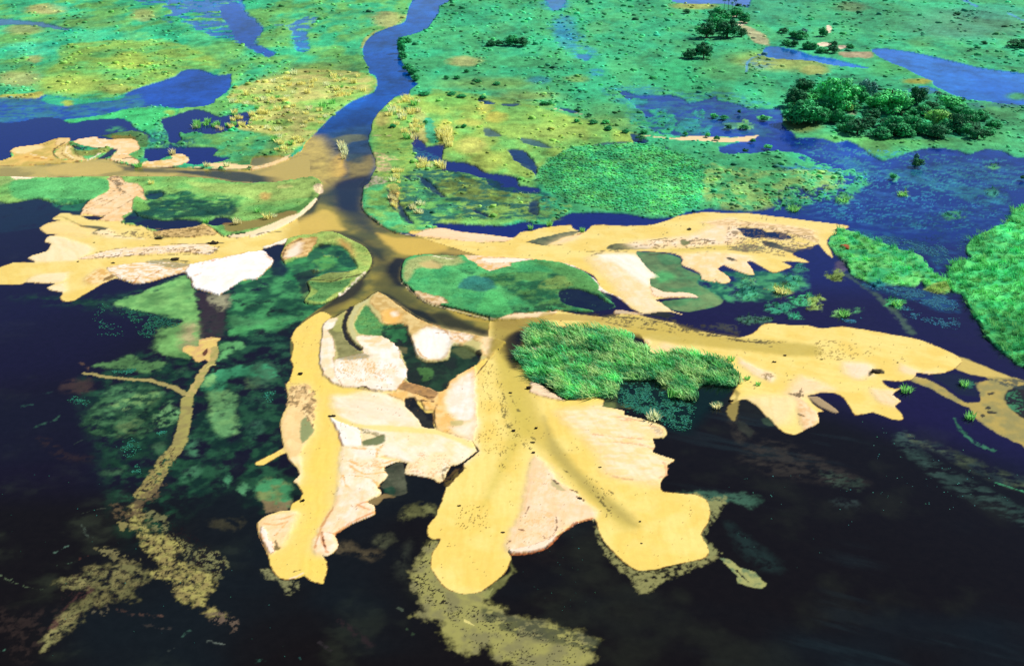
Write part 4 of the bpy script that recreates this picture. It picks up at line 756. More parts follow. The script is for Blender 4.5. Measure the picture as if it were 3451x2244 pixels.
dry('b1', '1700,742 2250,772 2150,795 2060,812 2070,832 1900,872 1800,815', C(250, 220, 180), .95, 3, .15, c2=C(238, 186, 112), c2s=18)
dry('b2', '-60,765 350,772 170,802 0,810', WHITE, .95, 2, .15)
line(T('b1', '1205,960 1260,1015 1335,1075 1420,1128 1500,1150 1600,1175 1700,1200 1800,1226 1900,1252 2030,1268 2150,1262 2280,1248'), 7, C(216, 196, 140), .9, 2, .9, mott=(10, .25, .42))
line(T('b1', '1198,830 1192,890 1205,955 1262,1020 1335,1085 1415,1135 1500,1152 1600,1185 1700,1212 1800,1240 1900,1265 2030,1278 2150,1272 2280,1260'), 4, C(40, 34, 24), .9, 1.5, 1, mott=(10, .2, .36))  # dark outer edge, mud plus painted bank shade
line(T('b1', '1230,772 1300,745 1400,733 1500,738 1640,745'), 4, C(60, 48, 26), .8, 1.5, .7)
line(T('b1', '1640,750 1680,735'), 8, C(40, 34, 20), .9, 2, .8)
deep('b1', '1640,760 1720,750 1800,830 1740,860 1660,820', C(130, 140, 84), .7, 7)
line(T('b1', '1460,755 1540,775 1620,780'), 6, C(246, 230, 190), .8, 2.5, 1)
# ---------------- wedge between the two foreground channels
r6 = region('grass_island')
dry('c1', T('b1', '565,1330 600,1285 640,1258 740,1195 800,1155 900,1105 1010,1035 1130,1115 1300,1235 1500,1325 1750,1375 2030,1435') + T('c1', '1940,215 1800,310 1650,400 1550,500 1300,520 1000,520 850,500 720,480 620,440 560,350 545,250 560,120'), C(205, 190, 120), 1, 2, .25, .4, rg=r6)
dry('c1', '565,20 600,-40 640,-60 690,-50 660,20 610,40 640,90 665,200 650,300 690,420 740,490 650,460 570,390 540,280 555,120', C(255, 226, 178), .97, 3, .25, c2=C(255, 240, 216), c2s=30, rg=r2)
paint(T('c1', '600,45 650,20 720,-30 740,-90 730,0 760,120 860,200 900,230 800,262 690,268 672,150 640,80'), C(150, 146, 92), .95, 4, 1, c2=C(126, 124, 76), c2s=24)
paint(T('b1', '690,1240 740,1195 740,1290 710,1360 650,1350'), C(176, 174, 96), .8, 5, 1)
line(T('b1', '800,1155 755,1230 735,1310 755,1390 800,1450 870,1500'), 17, C(24, 22, 24), .97, 3, .8, WATER, r6, w2=20)
line(T('b1', '915,1112 845,1160 805,1240 795,1320 820,1400 855,1450'), 16, C(206, 198, 136), .9, 3, .8)
paint(T('b1', '910,1142 960,1190 1000,1250 1050,1292 1130,1292 1212,1302 1245,1360 1255,1465 1140,1442 1040,1392 950,1394 850,1370 822,1300 850,1230'), C(72, 144, 78), .97, 4, 1, VEG, r6, .1, .15, c2=C(96, 150, 76), c2s=30)
paint(T('b1', '1040,1310 1130,1292 1210,1302 1245,1360 1255,1465 1140,1440 1050,1390'), C(26, 84, 52), .95, 7, 1.6, mott=(24, .2, .45))
dry('c1', T('b1', '940,1110 1010,1045 1130,1117 1300,1237 1500,1327 1750,1377 2030,1437') + T('c1', '2010,150 1960,200 1900,260 1832,240 1860,150 1800,120 1750,80 1690,160 1620,130 1580,180 1570,240 1510,275 1400,280 1330,240 1290,170 1270,80 1230,0') + T('b1', '1200,1292 1120,1300 1050,1280 1030,1210 980,1180'), C(232, 200, 130), 1, 2.5, .3, c2=C(206, 168, 96), c2s=22, rg=r6)
dry('b1', '1040,1210 1090,1180 1150,1180 1200,1230 1180,1280 1080,1295', C(250, 190, 96), .95, 6, .3)
dry('b1', '1110,1200 1150,1195 1170,1230 1130,1240', WHITE, .9, 4, .3)
dry('b1', '1400,1310 1560,1350 1750,1380 1760,1420 1700,1450 1620,1440 1560,1400 1450,1360', C(255, 236, 210), .95, 4, .3, c2=C(238, 196, 140), c2s=12)
dry('c1', '1310,80 1400,20 1500,40 1590,80 1585,180 1560,240 1510,268 1400,270 1340,235 1300,160', C(255, 248, 232), .97, 5, .35)
dry('c1', '1840,100 1920,90 1930,170 1880,230 1845,200', C(255, 222, 170), .9, 4, .3)
line(T('c1', '1325,190 1350,235 1400,262'), 5, C(206, 150, 84), .8, 2, 1)
for q in ['1380,20 1430,-20 1500,0', '1450,60 1560,60 1600,110', '1500,20 1600,60 1680,60', '1650,80 1700,120']:
    line(T('c1', q), 4, C(196, 140, 76), .7, 2, 1.4)
paint(T('c1', '1040,30 1230,0 1280,130 1330,250 1400,290 1560,270 1600,160 1700,160 1830,240 1800,310 1650,400 1540,520 1480,520 1350,480 1240,440 1230,300 1190,200 1130,150 1060,100'), C(36, 44, 34), 1, 4, 1, WATER, r6, 0, 0, 0, c2=C(44, 72, 46), c2s=40)
paint(T('c1', '1330,330 1440,340 1450,410 1370,440'), C(84, 130, 62), .8, 7, 1.5, mott=(16, .25, .5))
paint(T('c1', '1050,40 1220,20 1220,130 1120,120'), C(60, 130, 70), .85, 8, 1.6, mott=(20, .25, .5))
paint(T('c1', '1130,150 1240,170 1240,220 1190,210'), C(130, 124, 76), .8, 4, 1)
paint(T('c1', '1590,190 1700,160 1780,180 1800,230 1700,260'), C(110, 120, 66), .8, 7, 1.6)
paint(T('c1', '1790,215 1830,195 1840,240 1815,265'), C(24, 18, 20), .9, 4, 1)
dry('c1', '830,90 1040,85 1140,140 1190,222 1202,290 1236,340 1240,400 1202,470 1180,520 1000,520 900,490 850,500 720,480 660,370 670,275 860,232 900,210 870,160', C(255, 230, 194), 1, 3, .25, c2=C(255, 244, 224), c2s=36, rg=r2)
dry('c1', '850,95 1040,88 1140,140 1050,160 900,160', C(255, 212, 150), .9, 5, .25, c2=C(255, 236, 205), c2s=18)
paint(T('c1', '690,260 850,225 960,240 900,270 720,280'), C(140, 130, 80), .75, 8, 1.4)
specks(T('c1', '680,270 900,240 1000,300 1010,420 850,470 730,450 660,350'), C(220, 172, 84), 5, .56, .7, 1.0, .5, .5)
specks(T('c1', '900,300 1150,300 1200,420 1000,460'), C(232, 180, 110), 8, .58, .6, 1.0, .6, .3)
for (q, wd) in [('850,500 880,490 910,495', 8), ('910,495 960,520 1040,535', 5)]:
    line(T('c1', q), wd, C(60, 30, 18), .9, 2, 1)
dry('c1', '650,560 760,555 900,525 1080,542 1220,602 1222,640 1290,712 1360,782 1350,806 1480,826 1762,916 1800,1000 1700,1100 1590,1120 1530,1240 1440,1220 1220,1180 1250,1100 1160,1060 1060,1040 1000,1060 880,960 850,820 700,760 650,640', C(255, 228, 174), .98, 8, .16, c2=C(255, 238, 204), c2s=40, rg=r2)
dry('c1', '760,600 900,560 1080,600 1220,640 1300,740 1350,800 1100,760 850,740 740,680', C(255, 228, 194), .8, 12, .16)
paint(T('c1', '650,700 850,790 1100,800 1480,830 1780,930 1760,980 1480,870 1100,850 860,820 690,760'), YEL2, .8, 8, 1, SHAL)
dry('c1', '1080,542 1150,525 1220,450 1400,490 1490,528 1560,500 1600,430 1780,320 1792,400 1780,520 1790,640 1800,760 1770,912 1480,826 1462,730 1450,680 1390,670 1350,602 1230,602', C(244, 192, 108), 1, 3, .2, c2=C(255, 212, 140), c2s=26, rg=r3)
dry('c1', '1560,570 1590,500 1650,430 1770,365 1785,500 1792,640 1780,740 1700,765 1640,750 1580,700 1552,630', C(255, 230, 200), .97, 5, .25, c2=C(255, 240, 220), c2s=30)
dry('c1', '1600,820 1700,790 1790,740 1800,800 1762,910 1650,870', C(255, 236, 206), .9, 8, .2)
paint(T('c1', '1590,770 1690,760 1680,800 1600,800'), C(200, 186, 120), .8, 6, 1)
paint(T('c1', '1160,500 1220,455 1400,490 1500,535 1440,600 1360,560 1220,530'), C(176, 128, 76), .85, 5, 1.4, c2=C(128, 92, 60), c2s=14)
for q in ['1310,545 1390,570 1460,575', '1330,600 1450,610']:
    line(T('c1', q), 5, C(84, 54, 34), .85, 2, 1.2)
paint(T('c1', '1228,582 1300,570 1332,622 1400,690 1452,690 1452,780 1470,822 1360,802 1300,710 1222,642'), C(54, 54, 46), 1, 3, .9, WATER, r3, 0, 0, 0, c2=C(30, 30, 30), c2s=30)
line(T('c1', '1460,780 1455,700 1480,640'), 6, C(150, 110, 60), .7, 3, 1)
line(T('c1', '1640,1150 1540,1240 1530,1180 1590,1120'), 12, C(96, 74, 38), .8, 4, 1.6, mott=(10, .3, .5))
line(T('c1', '1700,1140 1640,1190 1560,1270'), 12, C(110, 92, 44), .8, 4, 2, mott=(10, .3, .5))
specks(T('c1', '1350,1000 1600,1050 1600,1150 1500,1240 1230,1180 1260,1100'), C(225, 150, 90), 7, .58, .5, 1.4, .6, -.4)
dry('c1', '630,732 700,772 860,822 872,962 735,966 692,862', C(255, 246, 226), .98, 3, .2, rg=r2)
line(T('c1', '650,770 690,860 720,960'), 5, C(214, 150, 110), .7, 2.5, .8)
paint(T('c1', '880,930 960,900 1060,870 1060,930 1000,960 900,960'), C(96, 112, 66), .92, 5, 1.3)
paint(T('c1', '840,820 960,850 1060,870 1040,890 920,870'), C(120, 110, 62), .7, 5, 2, mott=(8, .36, .52))
dry('c1', '720,970 880,962 1002,990 1010,1050 1165,1080 1062,1130 1092,1190 1000,1290 1032,1340 910,1412 980,1472 935,1560 700,1600 690,1300 700,1100', C(255, 226, 178), .98, 4, .2, c2=C(255, 242, 214), c2s=34, rg=r2)
dry('c1', '790,980 1000,990 1005,1050 880,1070', C(255, 240, 216), .8, 5, .2)
for (q, wd) in [('760,980 900,985 1005,1000', 6), ('1005,990 1000,1050 1080,1040', 7), ('760,1080 900,1130 1060,1130', 6), ('780,1120 900,1190 1090,1170', 6), ('800,1200 950,1220 1010,1280', 6), ('760,1280 830,1400 910,1410', 8), ('730,1200 760,1300 900,1420', 6), ('900,1410 970,1450 960,1500 850,1540', 7), ('1160,1070 1060,1100 960,1120', 7), ('1020,1000 1050,960 1120,1000', 8)]:
    line(T('c1', q), wd, C(246, 180, 92), .75, 3, 1.2)
specks(T('c1', '760,1060 1060,1060 1060,1160 800,1190'), C(236, 170, 100), 7, .57, .5, 1.5, .5, -.3)
dry('c1', '1050,960 1110,940 1290,1080 1200,1075 1060,1030', C(255, 240, 214), .9, 4, .22)
paint(T('c1', '1060,1150 1172,1088 1212,1092 1222,1180 1242,1330 1132,1362 1082,1312 1030,1282 1090,1190'), C(98, 100, 76), 1, 3, .6, WATER, r2, 0, c2=C(78, 84, 62), c2s=24)
paint(T('c1', '920,1412 1062,1342 1152,1362 1060,1380 1000,1432'), C(146, 122, 76), .95, 3, .8)
paint(T('c1', '1060,1300 1130,1290 1150,1360 1090,1350'), C(40, 84, 60), .8, 5, 1.4)
# left strip of that lobe
dry('c1', '230,800 240,730 290,640 280,560 330,480 440,470 500,600 490,840 450,910 330,1120 290,1060 260,970 240,900', C(255, 216, 150), .97, 4, .15, c2=C(246, 206, 140), c2s=24, rg=r2)
paint(T('c1', '385,780 430,730 492,830 450,900 395,940'), C(134, 148, 96), .92, 5, 1)
paint(T('c1', '275,460 450,470 512,600 490,830 440,740 350,640 280,640 300,560'), C(120, 98, 62), .92, 4, 2, mott=(12, .34, .52, 1.5), c2=C(220, 180, 120), c2s=12)
dry('c1', '290,1070 400,1040 390,1170 370,1190 330,1240 370,1260 400,1200 380,1120', PEACH, .8, 4, .1)
# lower tip of that lobe
dry('d1', '45,402 110,348 300,305 370,330 320,450 270,560 180,625 130,640 62,500', C(255, 216, 158), .97, 5, .2, c2=C(255, 226, 178), c2s=26, rg=r2)
dry('d1', '70,430 110,470 180,620 140,640 70,500', C(255, 236, 214), .9, 3, .2)
for (q, wd) in [('60,405 180,420 280,400', 7), ('160,380 260,370 330,340', 6), ('45,410 70,500 130,640', 7), ('190,500 240,440 270,410', 6)]:
    line(T('d1', q), wd, C(236, 170, 96), .7, 3, 1)
paint(T('d1', '170,520 200,550 215,600 185,615'), C(110, 92, 52), .9, 3, 1.6)
dry('d1', '700,120 900,120 920,232 978,262 982,330 920,362 800,412 662,490 690,570 670,620 592,662 500,642 490,590 550,442 650,272', C(255, 218, 168), .97, 5, .2, c2=C(255, 234, 204), c2s=34, rg=r2)
for (q, wd) in [('660,490 800,400 930,340 975,320', 9), ('560,480 570,560 600,640', 9), ('600,480 660,490', 6), ('920,235 850,260 940,300', 6), ('650,280 560,430 500,600', 8)]:
    line(T('d1', q), wd, C(226, 150, 84), .75, 3.5, 1)
line(T('d1', '560,480 570,540 585,600'), 5, C(120, 60, 36), .9, 2, .8)
line(T('d1', '300,845 350,830 410,800'), 5, C(255, 224, 180), .9, 2, .6)
line(T('d1', '330,790 390,775'), 4, C(120, 92, 50), .8, 2, .8)
# middle lobe: triangle of pink sand, olive threads of current
dry('c2', T('c2', '365,1030 480,1130 560,1250 700,1340 780,1420') + T('d2', '862,312 840,365 700,396 560,482 460,592 320,632 170,642 135,582 180,452 250,322 290,102 330,-60'), C(253, 212, 160), .97, 5, .22, c2=C(255, 222, 180), c2s=36, rg=r3)
dry('d2', '170,620 330,590 480,530 580,460 700,395 560,482 460,595 320,635 170,645', C(255, 230, 198), .95, 3, .25)
line(T('d2', '170,655 320,642 460,600 580,480 700,400 840,362'), 5, C(206, 120, 66), .85, 2, .7)
specks(T('d2', '180,560 260,320 340,260 520,330 560,420 430,560 250,600'), C(236, 186, 110), 6, .57, .5)
specks(T('d2', '300,100 500,-100 700,200 780,300 500,300 330,260'), C(255, 205, 140), 9, .56, .5)
for q in ['430,510 450,530 500,505 540,450', '240,460 270,465', '320,270 290,330', '140,570 160,545', '540,440 530,330']:
    line(T('d2', q), 3.5, C(130, 92, 60), .85, 1.5, 1)
paint(T('c2', '490,1220 530,1250 600,1320 540,1310 500,1270'), C(190, 176, 120), .8, 4, 1.6)
for q in ['640,1310 700,1335', '700,1370 750,1390 760,1400', '510,1240 540,1260']:
    line(T('c2', q), 6, C(90, 66, 46), .85, 2, 2)
paint(T('c2', '90,40 200,100 260,280 330,480 420,720 520,900 680,1120 900,1330 1100,1490 1220,1600 1080,1640 850,1440 620,1200 470,1030 330,920 260,860 190,700 130,480 60,250'), C(212, 186, 84), .75, 30, .9)
paint(T('c2', '430,720 520,900 680,1120 900,1330 1120,1500 1180,1600 1060,1560 860,1400 640,1190 480,1000'), C(184, 164, 86), .7, 20, .9)
paint(T('c1', '1960,200 2050,140 2150,300 2200,600 2260,800 2200,900 2100,1050 1950,1300 1850,1450 1900,1250 2020,1000 2050,800 2000,600 1960,420'), C(216, 192, 84), .7, 30, .9)
paint(T('c1', '1930,-40 2140,-60 2230,40 2200,180 2120,300 2030,260 1960,200 1900,260'), C(168, 146, 60), .85, 18, 1)
deep('c2', '150,80 260,20 330,30 270,120 260,300 190,330 160,220', C(34, 26, 14), .96, 10)  # shade of the reed island, painted into the water colour
deep('c2', '100,120 190,60 230,40 240,260 200,340 150,300', C(52, 44, 20), .9, 12)  # wider, softer part of the same painted reed shade
for (t, s, thr) in [('c2', '40,380 130,380 160,760 60,600', .62), ('c2', '60,580 130,600 240,920 150,860', .63), ('c2', '150,480 240,640 240,700 170,560', .6), ('c2', '200,700 380,900 330,1030 200,900', .6), ('c2', '60,980 150,980 140,1140 60,1180', .63), ('c2', '700,1150 1000,1330 1000,1500 800,1330', .63)]:
    specks(T(t, s), C(100, 86, 44), 6, thr, .9, .7, 2.0, .25)
specks(T('d1', '1640,280 1860,240 1920,440 1760,470 1620,420'), C(110, 84, 30), 5, .62, .9)
specks(T('c1', '1790,850 1900,880 1900,960 1800,950'), C(110, 84, 30), 4, .58, .9)
specks(T('c1', '1800,350 1980,250 2060,700 2180,900 2000,1100 1850,1000 1820,600'), C(140, 118, 54), 4.5, .66, .85, .7, 1.8, .3)
specks(L3, C(120, 96, 50), 5, .755, .8)
specks(L4, C(120, 96, 50), 5, .745, .8, 1.6, .8, -.1)
specks(L2, C(150, 110, 60), 5, .76, .7)
specks(L5, C(130, 106, 56), 5, .74, .8, 2, .7)
for q in ['880,830 930,880 970,930', '830,640 870,690', '1220,410 1240,430', '640,120 710,180', '90,660 130,760 150,810', '170,560 210,640 240,680', '580,1140 660,1190', '820,1220 880,1260', '950,1310 990,1340', '880,1390 960,1480', '340,890 380,920']:
    line(T('c2', q), 4, C(96, 88, 48), .8, 2, 1.4)
dry('c2', '560,690 770,660 910,640 1080,690 1250,752 1390,802 1420,850 1400,890 1310,902 1322,960 1310,1010 1480,1070 1430,1110 1432,1180 1370,1270 1130,1230 950,1180 900,1030 740,870', C(255, 220, 152), .97, 12, .16, c2=C(255, 230, 184), c2s=36, st=.4, rg=r3)
for q in ['900,720 1100,740 1240,760', '1050,760 1200,760 1330,800', '1280,800 1360,810 1400,860', '830,870 1000,890 1310,910', '1000,930 1200,950 1310,980', '1340,880 1400,880', '940,1180 1030,1215 1140,1230', '1360,1220 1420,1190', '1390,1090 1420,1120 1415,1190']:
    line(T('c2', q), 5, C(232, 170, 120), .7, 2.5, 1.4)
paint(T('c2', '1270,810 1350,800 1400,850 1360,870'), C(190, 165, 130), .7, 4, 1.6, mott=(7, .38, .5))
line(T('c2', '1390,895 1420,860 1405,815'), 4, C(244, 220, 140), .9, 1.5, .6)
dry('c2', '330,450 430,482 540,562 595,592 470,572 340,532', C(255, 222, 182), .95, 3, .2)
paint(T('c2', '925,585 1050,570 1110,590 1230,600 1330,640 1290,700 1120,660 960,650 910,640'), C(58, 70, 44), .9, 5, 1.6, WATER, r3, 0, c2=C(110, 120, 66), c2s=24)
# right arm details
dry('c3', '95,255 250,340 380,392 350,442 220,382 120,312', C(255, 220, 172), .9, 5, .15, c2=C(255, 230, 196), c2s=20)
dry('c3', '150,582 330,562 540,562 562,640 500,760 380,782 240,642', C(255, 222, 160), .85, 10, .15)
dry('c3', '560,562 720,692 732,782 620,832 570,702', C(255, 218, 170), .95, 4, .18, c2=C(240, 196, 140), c2s=14)
dry('c3', '940,290 1150,312 1160,392 1050,422 960,382', C(255, 226, 188), .95, 7, .15)
dry('c3', '480,530 600,402 860,502 700,532 560,592', C(255, 218, 166), .92, 8, .15)
dry('c3', '1160,502 1330,522 1390,602 1330,642 1200,592', C(255, 218, 166), .92, 5, .15)
dry('c3', '1390,302 1525,352 1560,375 1680,365 1520,392 1400,372', C(255, 218, 166), .9, 4, .12)
dry('c2', '1310,190 1400,130 1560,180 1750,235 1850,265 1700,240 1400,245 1320,240', C(255, 214, 156), .9, 6, .12)
dry('c2', '1180,100 1230,140 1280,100 1290,200 1180,170', C(250, 216, 170), .9, 4, .15, mott=(12, .3, .5))
paint(T('c3', '640,558 732,570 812,620 890,682 870,697 780,662 682,602'), C(176, 150, 110), .97, 2, .6, SAND, r4, .1)
paint(T('c3', '500,545 560,540 600,490 590,580 540,570'), C(84, 66, 44), .85, 3, 2, mott=(8, .3, .5))
paint(T('c3', '550,690 660,750 580,710'), C(110, 90, 60), .8, 3, 1.6)
paint(T('c3', '1135,395 1150,350 1200,340 1240,345 1260,378 1180,375'), C(48, 40, 26), .92, 3, 1.6)
paint(T('c3', '270,390 350,380 380,400 320,440'), C(140, 116, 70), .8, 4, 1.6, mott=(8, .36, .5))
specks(T('c3', '700,100 1250,150 1000,280 700,260'), C(150, 124, 60), 5, .62, .8, 2.2, .7, -.15)
paint(T('b2', '900,1240 1100,1210 1400,1270 1700,1350 2000,1400 2380,1430') + T('c3', '400,120 700,150 760,230 500,240 200,200') + T('c2', '1700,160 1300,110 1000,20 700,-20'), C(196, 172, 72), .72, 20, 1)
for (t, q, wd) in [('b2', '930,1230 1100,1240 1300,1260 1500,1320', 6), ('b2', '940,1275 1100,1310 1300,1330 1480,1360', 5), ('b2', '1350,1210 1470,1260 1500,1310 1600,1340 1850,1390', 9), ('b2', '1940,1410 2050,1430 2200,1440 2380,1435', 7), ('b2', '1490,1250 1520,1290 1650,1340', 7), ('b2', '700,1215 900,1215 960,1240', 5), ('b2', '1700,1300 1850,1310 1990,1370', 7), ('c3', '20,100 150,120 340,130', 6), ('c3', '330,160 420,170', 4)]:
    line(T(t, q), wd, C(84, 74, 44), .8, 2.5, 1.6, mott=(12, .26, .46))
paint(T('b2', '1240,1210 1310,1185 1410,1190 1480,1225 1400,1240 1300,1225'), C(52, 52, 40), .9, 4, 1.6)
paint(T('b2', '1690,1310 1850,1290 1960,1300 2000,1360 1850,1340'), C(74, 74, 66), .9, 5, 2, mott=(10, .3, .5))
dry('b2', '1680,1230 1880,1235 1955,1282 1920,1295 1800,1280 1740,1260', C(250, 210, 150), .9, 4, .1, c2=C(206, 165, 110), c2s=14)
dry('b2', '1540,1250 1680,1270 1740,1290 1640,1300', C(206, 178, 126), .8, 5, .1, mott=(12, .25, .5))
dry('b2', '1010,1180 1130,1190 1240,1215 1130,1215 1010,1210', C(216, 190, 150), .9, 3, .1)
deep('b1', '2160,1310 2280,1270 2400,1275 2400,1330 2260,1360 2130,1450 2100,1420', C(30, 24, 14), .95, 7)  # painted shade at the upper left edge of the reed island
paint(T('b2', '430,1205 700,1215 940,1240 900,1270 600,1260 400,1250'), C(190, 160, 74), .7, 6, 1)
blend('b2', '40,1245 250,1210 450,1250 420,1330 200,1340 60,1320', C(168, 142, 60))
# upper right arm details
dry('b1', '1290,572 1470,527 1560,532 1700,558 1900,582 2090,602 2050,626 1850,638 1700,628 1500,606', C(255, 216, 170), .97, 3, .15)
line(T('b1', '1040,520 1120,556 1300,588 1500,612'), 5, C(120, 104, 60), .7, 2, .8)
line(T('b1', '1810,645 2000,632 2110,630'), 3, C(84, 62, 30), .8, 1.5, .8)
dry('b2', '800,765 940,727 1170,737 1230,802 1282,862 1362,916 1290,932 1290,986 1340,1060 1330,1092 1420,1150 1550,1215 1430,1190 1240,1200 1130,1150 1000,960 860,830', C(255, 218, 160), .97, 10, .15, c2=C(255, 228, 186), c2s=30, rg=r5)
dry('b2', '870,740 1160,738 1230,802 1280,862 1360,916 1282,925 1270,990 1150,900 1000,800', C(255, 244, 224), .95, 6, .2)
dry('b2', '560,800 690,832 800,900 900,1010 1000,1060 1135,1152 1030,1070 880,1022 872,970 752,862', C(255, 238, 218), .97, 3, .15)
dry('b2', '1290,1000 1420,1036 1600,1042 1680,1080 1540,1075 1390,1080 1320,1075', C(255, 224, 186), .95, 3, .15)
paint(T('b2', '1180,714 1400,722 1530,762 1542,832 1690,902 1660,962 1780,1032 1880,1102 1800,1152 1600,1192 1450,1172 1382,1112 1540,1090 1680,1082 1600,1042 1400,1034 1292,985 1292,930 1362,916 1282,860 1232,800'), C(88, 142, 84), .97, 4, .8, WATER, region('grass_flat'), 0, .03, 0, c2=C(112, 140, 84), c2s=50)
blob('b2', 1400, 910, 80, 40, C(80, 180, 98), .7, rough=2)
paint(T('b2', '930,685 970,655 1050,645 1250,670 1330,687 1200,692 1000,697'), C(110, 112, 66), .95, 3, .8, c2=C(70, 72, 40), c2s=16)
paint(T('b2', '305,637 400,600 520,572 660,547 722,545 700,565 600,600 500,640 450,662'), C(72, 86, 58), .97, 2.5, .8, c2=C(104, 112, 74), c2s=16)
dry('b2', '490,650 600,600 690,580 740,560 700,610 560,655', C(255, 214, 160), .9, 4, .12)
line(T('b2', '660,585 720,570 750,560'), 6, C(120, 50, 30), .9, 2, .8)
line(T('b2', '300,632 400,650 460,662 580,655'), 5, C(48, 44, 26), .85, 2, .8)
dry('b2', '1110,652 1260,622 1500,602 1650,570 1800,502 1900,460 1960,442 2040,592 1950,652 1800,662 1400,680 1180,682', C(255, 218, 166), .95, 7, .15, c2=C(255, 228, 192), c2s=26, rg=r5)
for (q, wd) in [('1130,680 1260,660 1350,690', 5), ('1250,630 1380,610 1430,600', 4), ('1300,640 1350,670', 5), ('1540,650 1640,630 1720,620 1800,645', 4), ('1440,620 1560,600', 3), ('780,710 930,705 1100,710', 4), ('820,740 900,720', 5), ('1280,735 1450,720 1550,740', 4), ('1660,720 1750,710', 5)]:
    line(T('b2', q), wd, C(96, 80, 44), .8, 2, 1.2)
paint(T('b2', '1530,620 1600,630 1610,650 1550,665'), C(110, 120, 74), .9, 2.5, 1)
paint(T('b2', '1340,690 1500,690 1800,665 1950,665 1960,690 1700,705 1500,715'), C(236, 206, 98), .9, 6, 1)
dry('b2', '1520,742 1800,717 2100,752 2125,890 1900,872 1935,942 1840,962 1700,932 1690,890 1530,816', C(255, 214, 150), .95, 5, .15, c2=C(255, 226, 180), c2s=26)
paint(T('b3', '0,762 60,770 90,790 30,785 0,775'), C(36, 44, 50), .92, 3, 1.2)
dry('b3', '-200,480 0,452 60,470 300,482 500,502 700,542 720,640 600,602 500,572 330,545 150,512 0,515', C(255, 222, 172), .95, 4, .15, c2=C(222, 186, 130), c2s=18, st=.4)
paint(T('b3', '70,522 180,520 270,530 320,555 400,550 500,580 512,610 400,612 300,602 140,592 110,552'), C(22, 40, 84, 2), 1, 2.5, .9, WATER, r5, 0)
paint(T('b3', '270,620 400,642 500,682 600,692 520,722 420,690 300,662'), C(44, 62, 66), .92, 4, 1.2, WATER, r5, 0)
line(T('b3', '330,620 450,640 560,680'), 4, C(246, 214, 150), .85, 1.5, 1)
line(T('b3', '300,600 480,625 680,660'), 8, C(250, 216, 150), .9, 3, 1)
paint(T('b3', '30,680 130,640 220,650 300,690 170,712 60,705'), C(110, 112, 76), .8, 6, 2, mott=(10, .32, .5))
line(T('b3', '40,455 130,470 250,500'), 6, C(176, 140, 96), .8, 3, 1)
for q in ['350,510 600,540 720,620', '300,690 480,690 540,700', '600,560 680,600 730,640', '100,640 200,630 300,640']:
    line(T('b3', q), 5, C(190, 156, 96), .7, 3, 1.4)
specks(T('b2', '1100,640 1600,590 2000,640 2380,640 2380,760 1900,700 1400,690'), C(120, 100, 66), 5, .57, .8, 2.6, .6, -.1)
specks(T('b3', '0,480 400,520 720,600 700,700 300,720 0,700'), C(130, 108, 76), 5, .56, .8, 2.6, .6, -.25)
specks(T('b2', '900,1190 1500,1260 2000,1390 2380,1430 2380,1460 1900,1430 1400,1330 900,1280'), C(84, 74, 44), 5, .55, .85, 2.8, .55, -.15)
specks(T('b0', '700,560 1250,520 1720,520 1720,600 1250,610 900,600'), C(120, 96, 54), 5, .57, .8, 2.4, .6, .05)
specks(T('b0', '640,760 1000,700 1760,660 1720,740 1200,745 800,775'), C(130, 100, 56), 5, .58, .8, 2.6, .6, .1)
blob('b2', 1600, 530, 18, 12, C(40, 34, 20), .95, soft=2, rough=1)
# sand spits beside the top left channel
r7 = region('sandbar')
dry('a0', '-100,1330 0,1300 120,1250 80,1220 130,1185 300,1165 470,1112 550,1112 560,1160 520,1170 430,1220 440,1265 520,1290 640,1298 450,1312 200,1330', C(206, 178, 92), .98, 2.5, .2, c2=C(236, 196, 110), c2s=24, rg=r7)
dry('a0', '80,1220 130,1182 300,1166 350,1190 250,1220 160,1240', C(255, 220, 150), .9, 4, .2); dry('a0', '100,1270 250,1240 420,1280 300,1300 180,1290', C(240, 190, 100), .8, 5, .2)
dry('a0', '460,1122 550,1114 555,1150 500,1165 440,1170', C(240, 206, 140), .9, 3, .2)
deep('a0', '410,1230 440,1190 520,1155 530,1175 450,1215 440,1260 420,1250', C(44, 50, 36), .9, 3)
dry('a0', '440,1220 530,1175 580,1180 600,1230 700,1290 560,1290 470,1275', C(222, 190, 110), .95, 3, .2, c2=C(250, 214, 140), c2s=12)
paint(T('a0', '560,1190 640,1220 860,1195 880,1220 760,1250 660,1260 590,1240'), C(160, 168, 84), .95, 4, 1)
dry('a0', '590,1140 640,1120 770,1100 800,1120 900,1120 1060,1115 1100,1150 1130,1200 1080,1220 1040,1250 1110,1290 1130,1330 960,1300 880,1280 940,1220 900,1195 760,1190 640,1170', C(255, 222, 172), .98, 2.5, .22, c2=C(255, 206, 140), c2s=26, rg=r7)
paint(T('a0', '900,1090 1050,1095 1110,1140 1060,1120 920,1120'), C(150, 130, 56), .8, 4, 1.2)
paint(T('a0', '780,1280 830,1250 890,1205 940,1205 900,1250 840,1275'), C(30, 36, 70), .97, 2, .6, WATER, r7)
paint(T('a0', '590,1170 640,1180 700,1195 640,1210 590,1195'), C(30, 36, 70), .9, 2.5, 1, WATER, r7)
line(T('a0', '700,1290 760,1265 800,1240'), 8, C(255, 232, 206), .9, 2.5, .8)
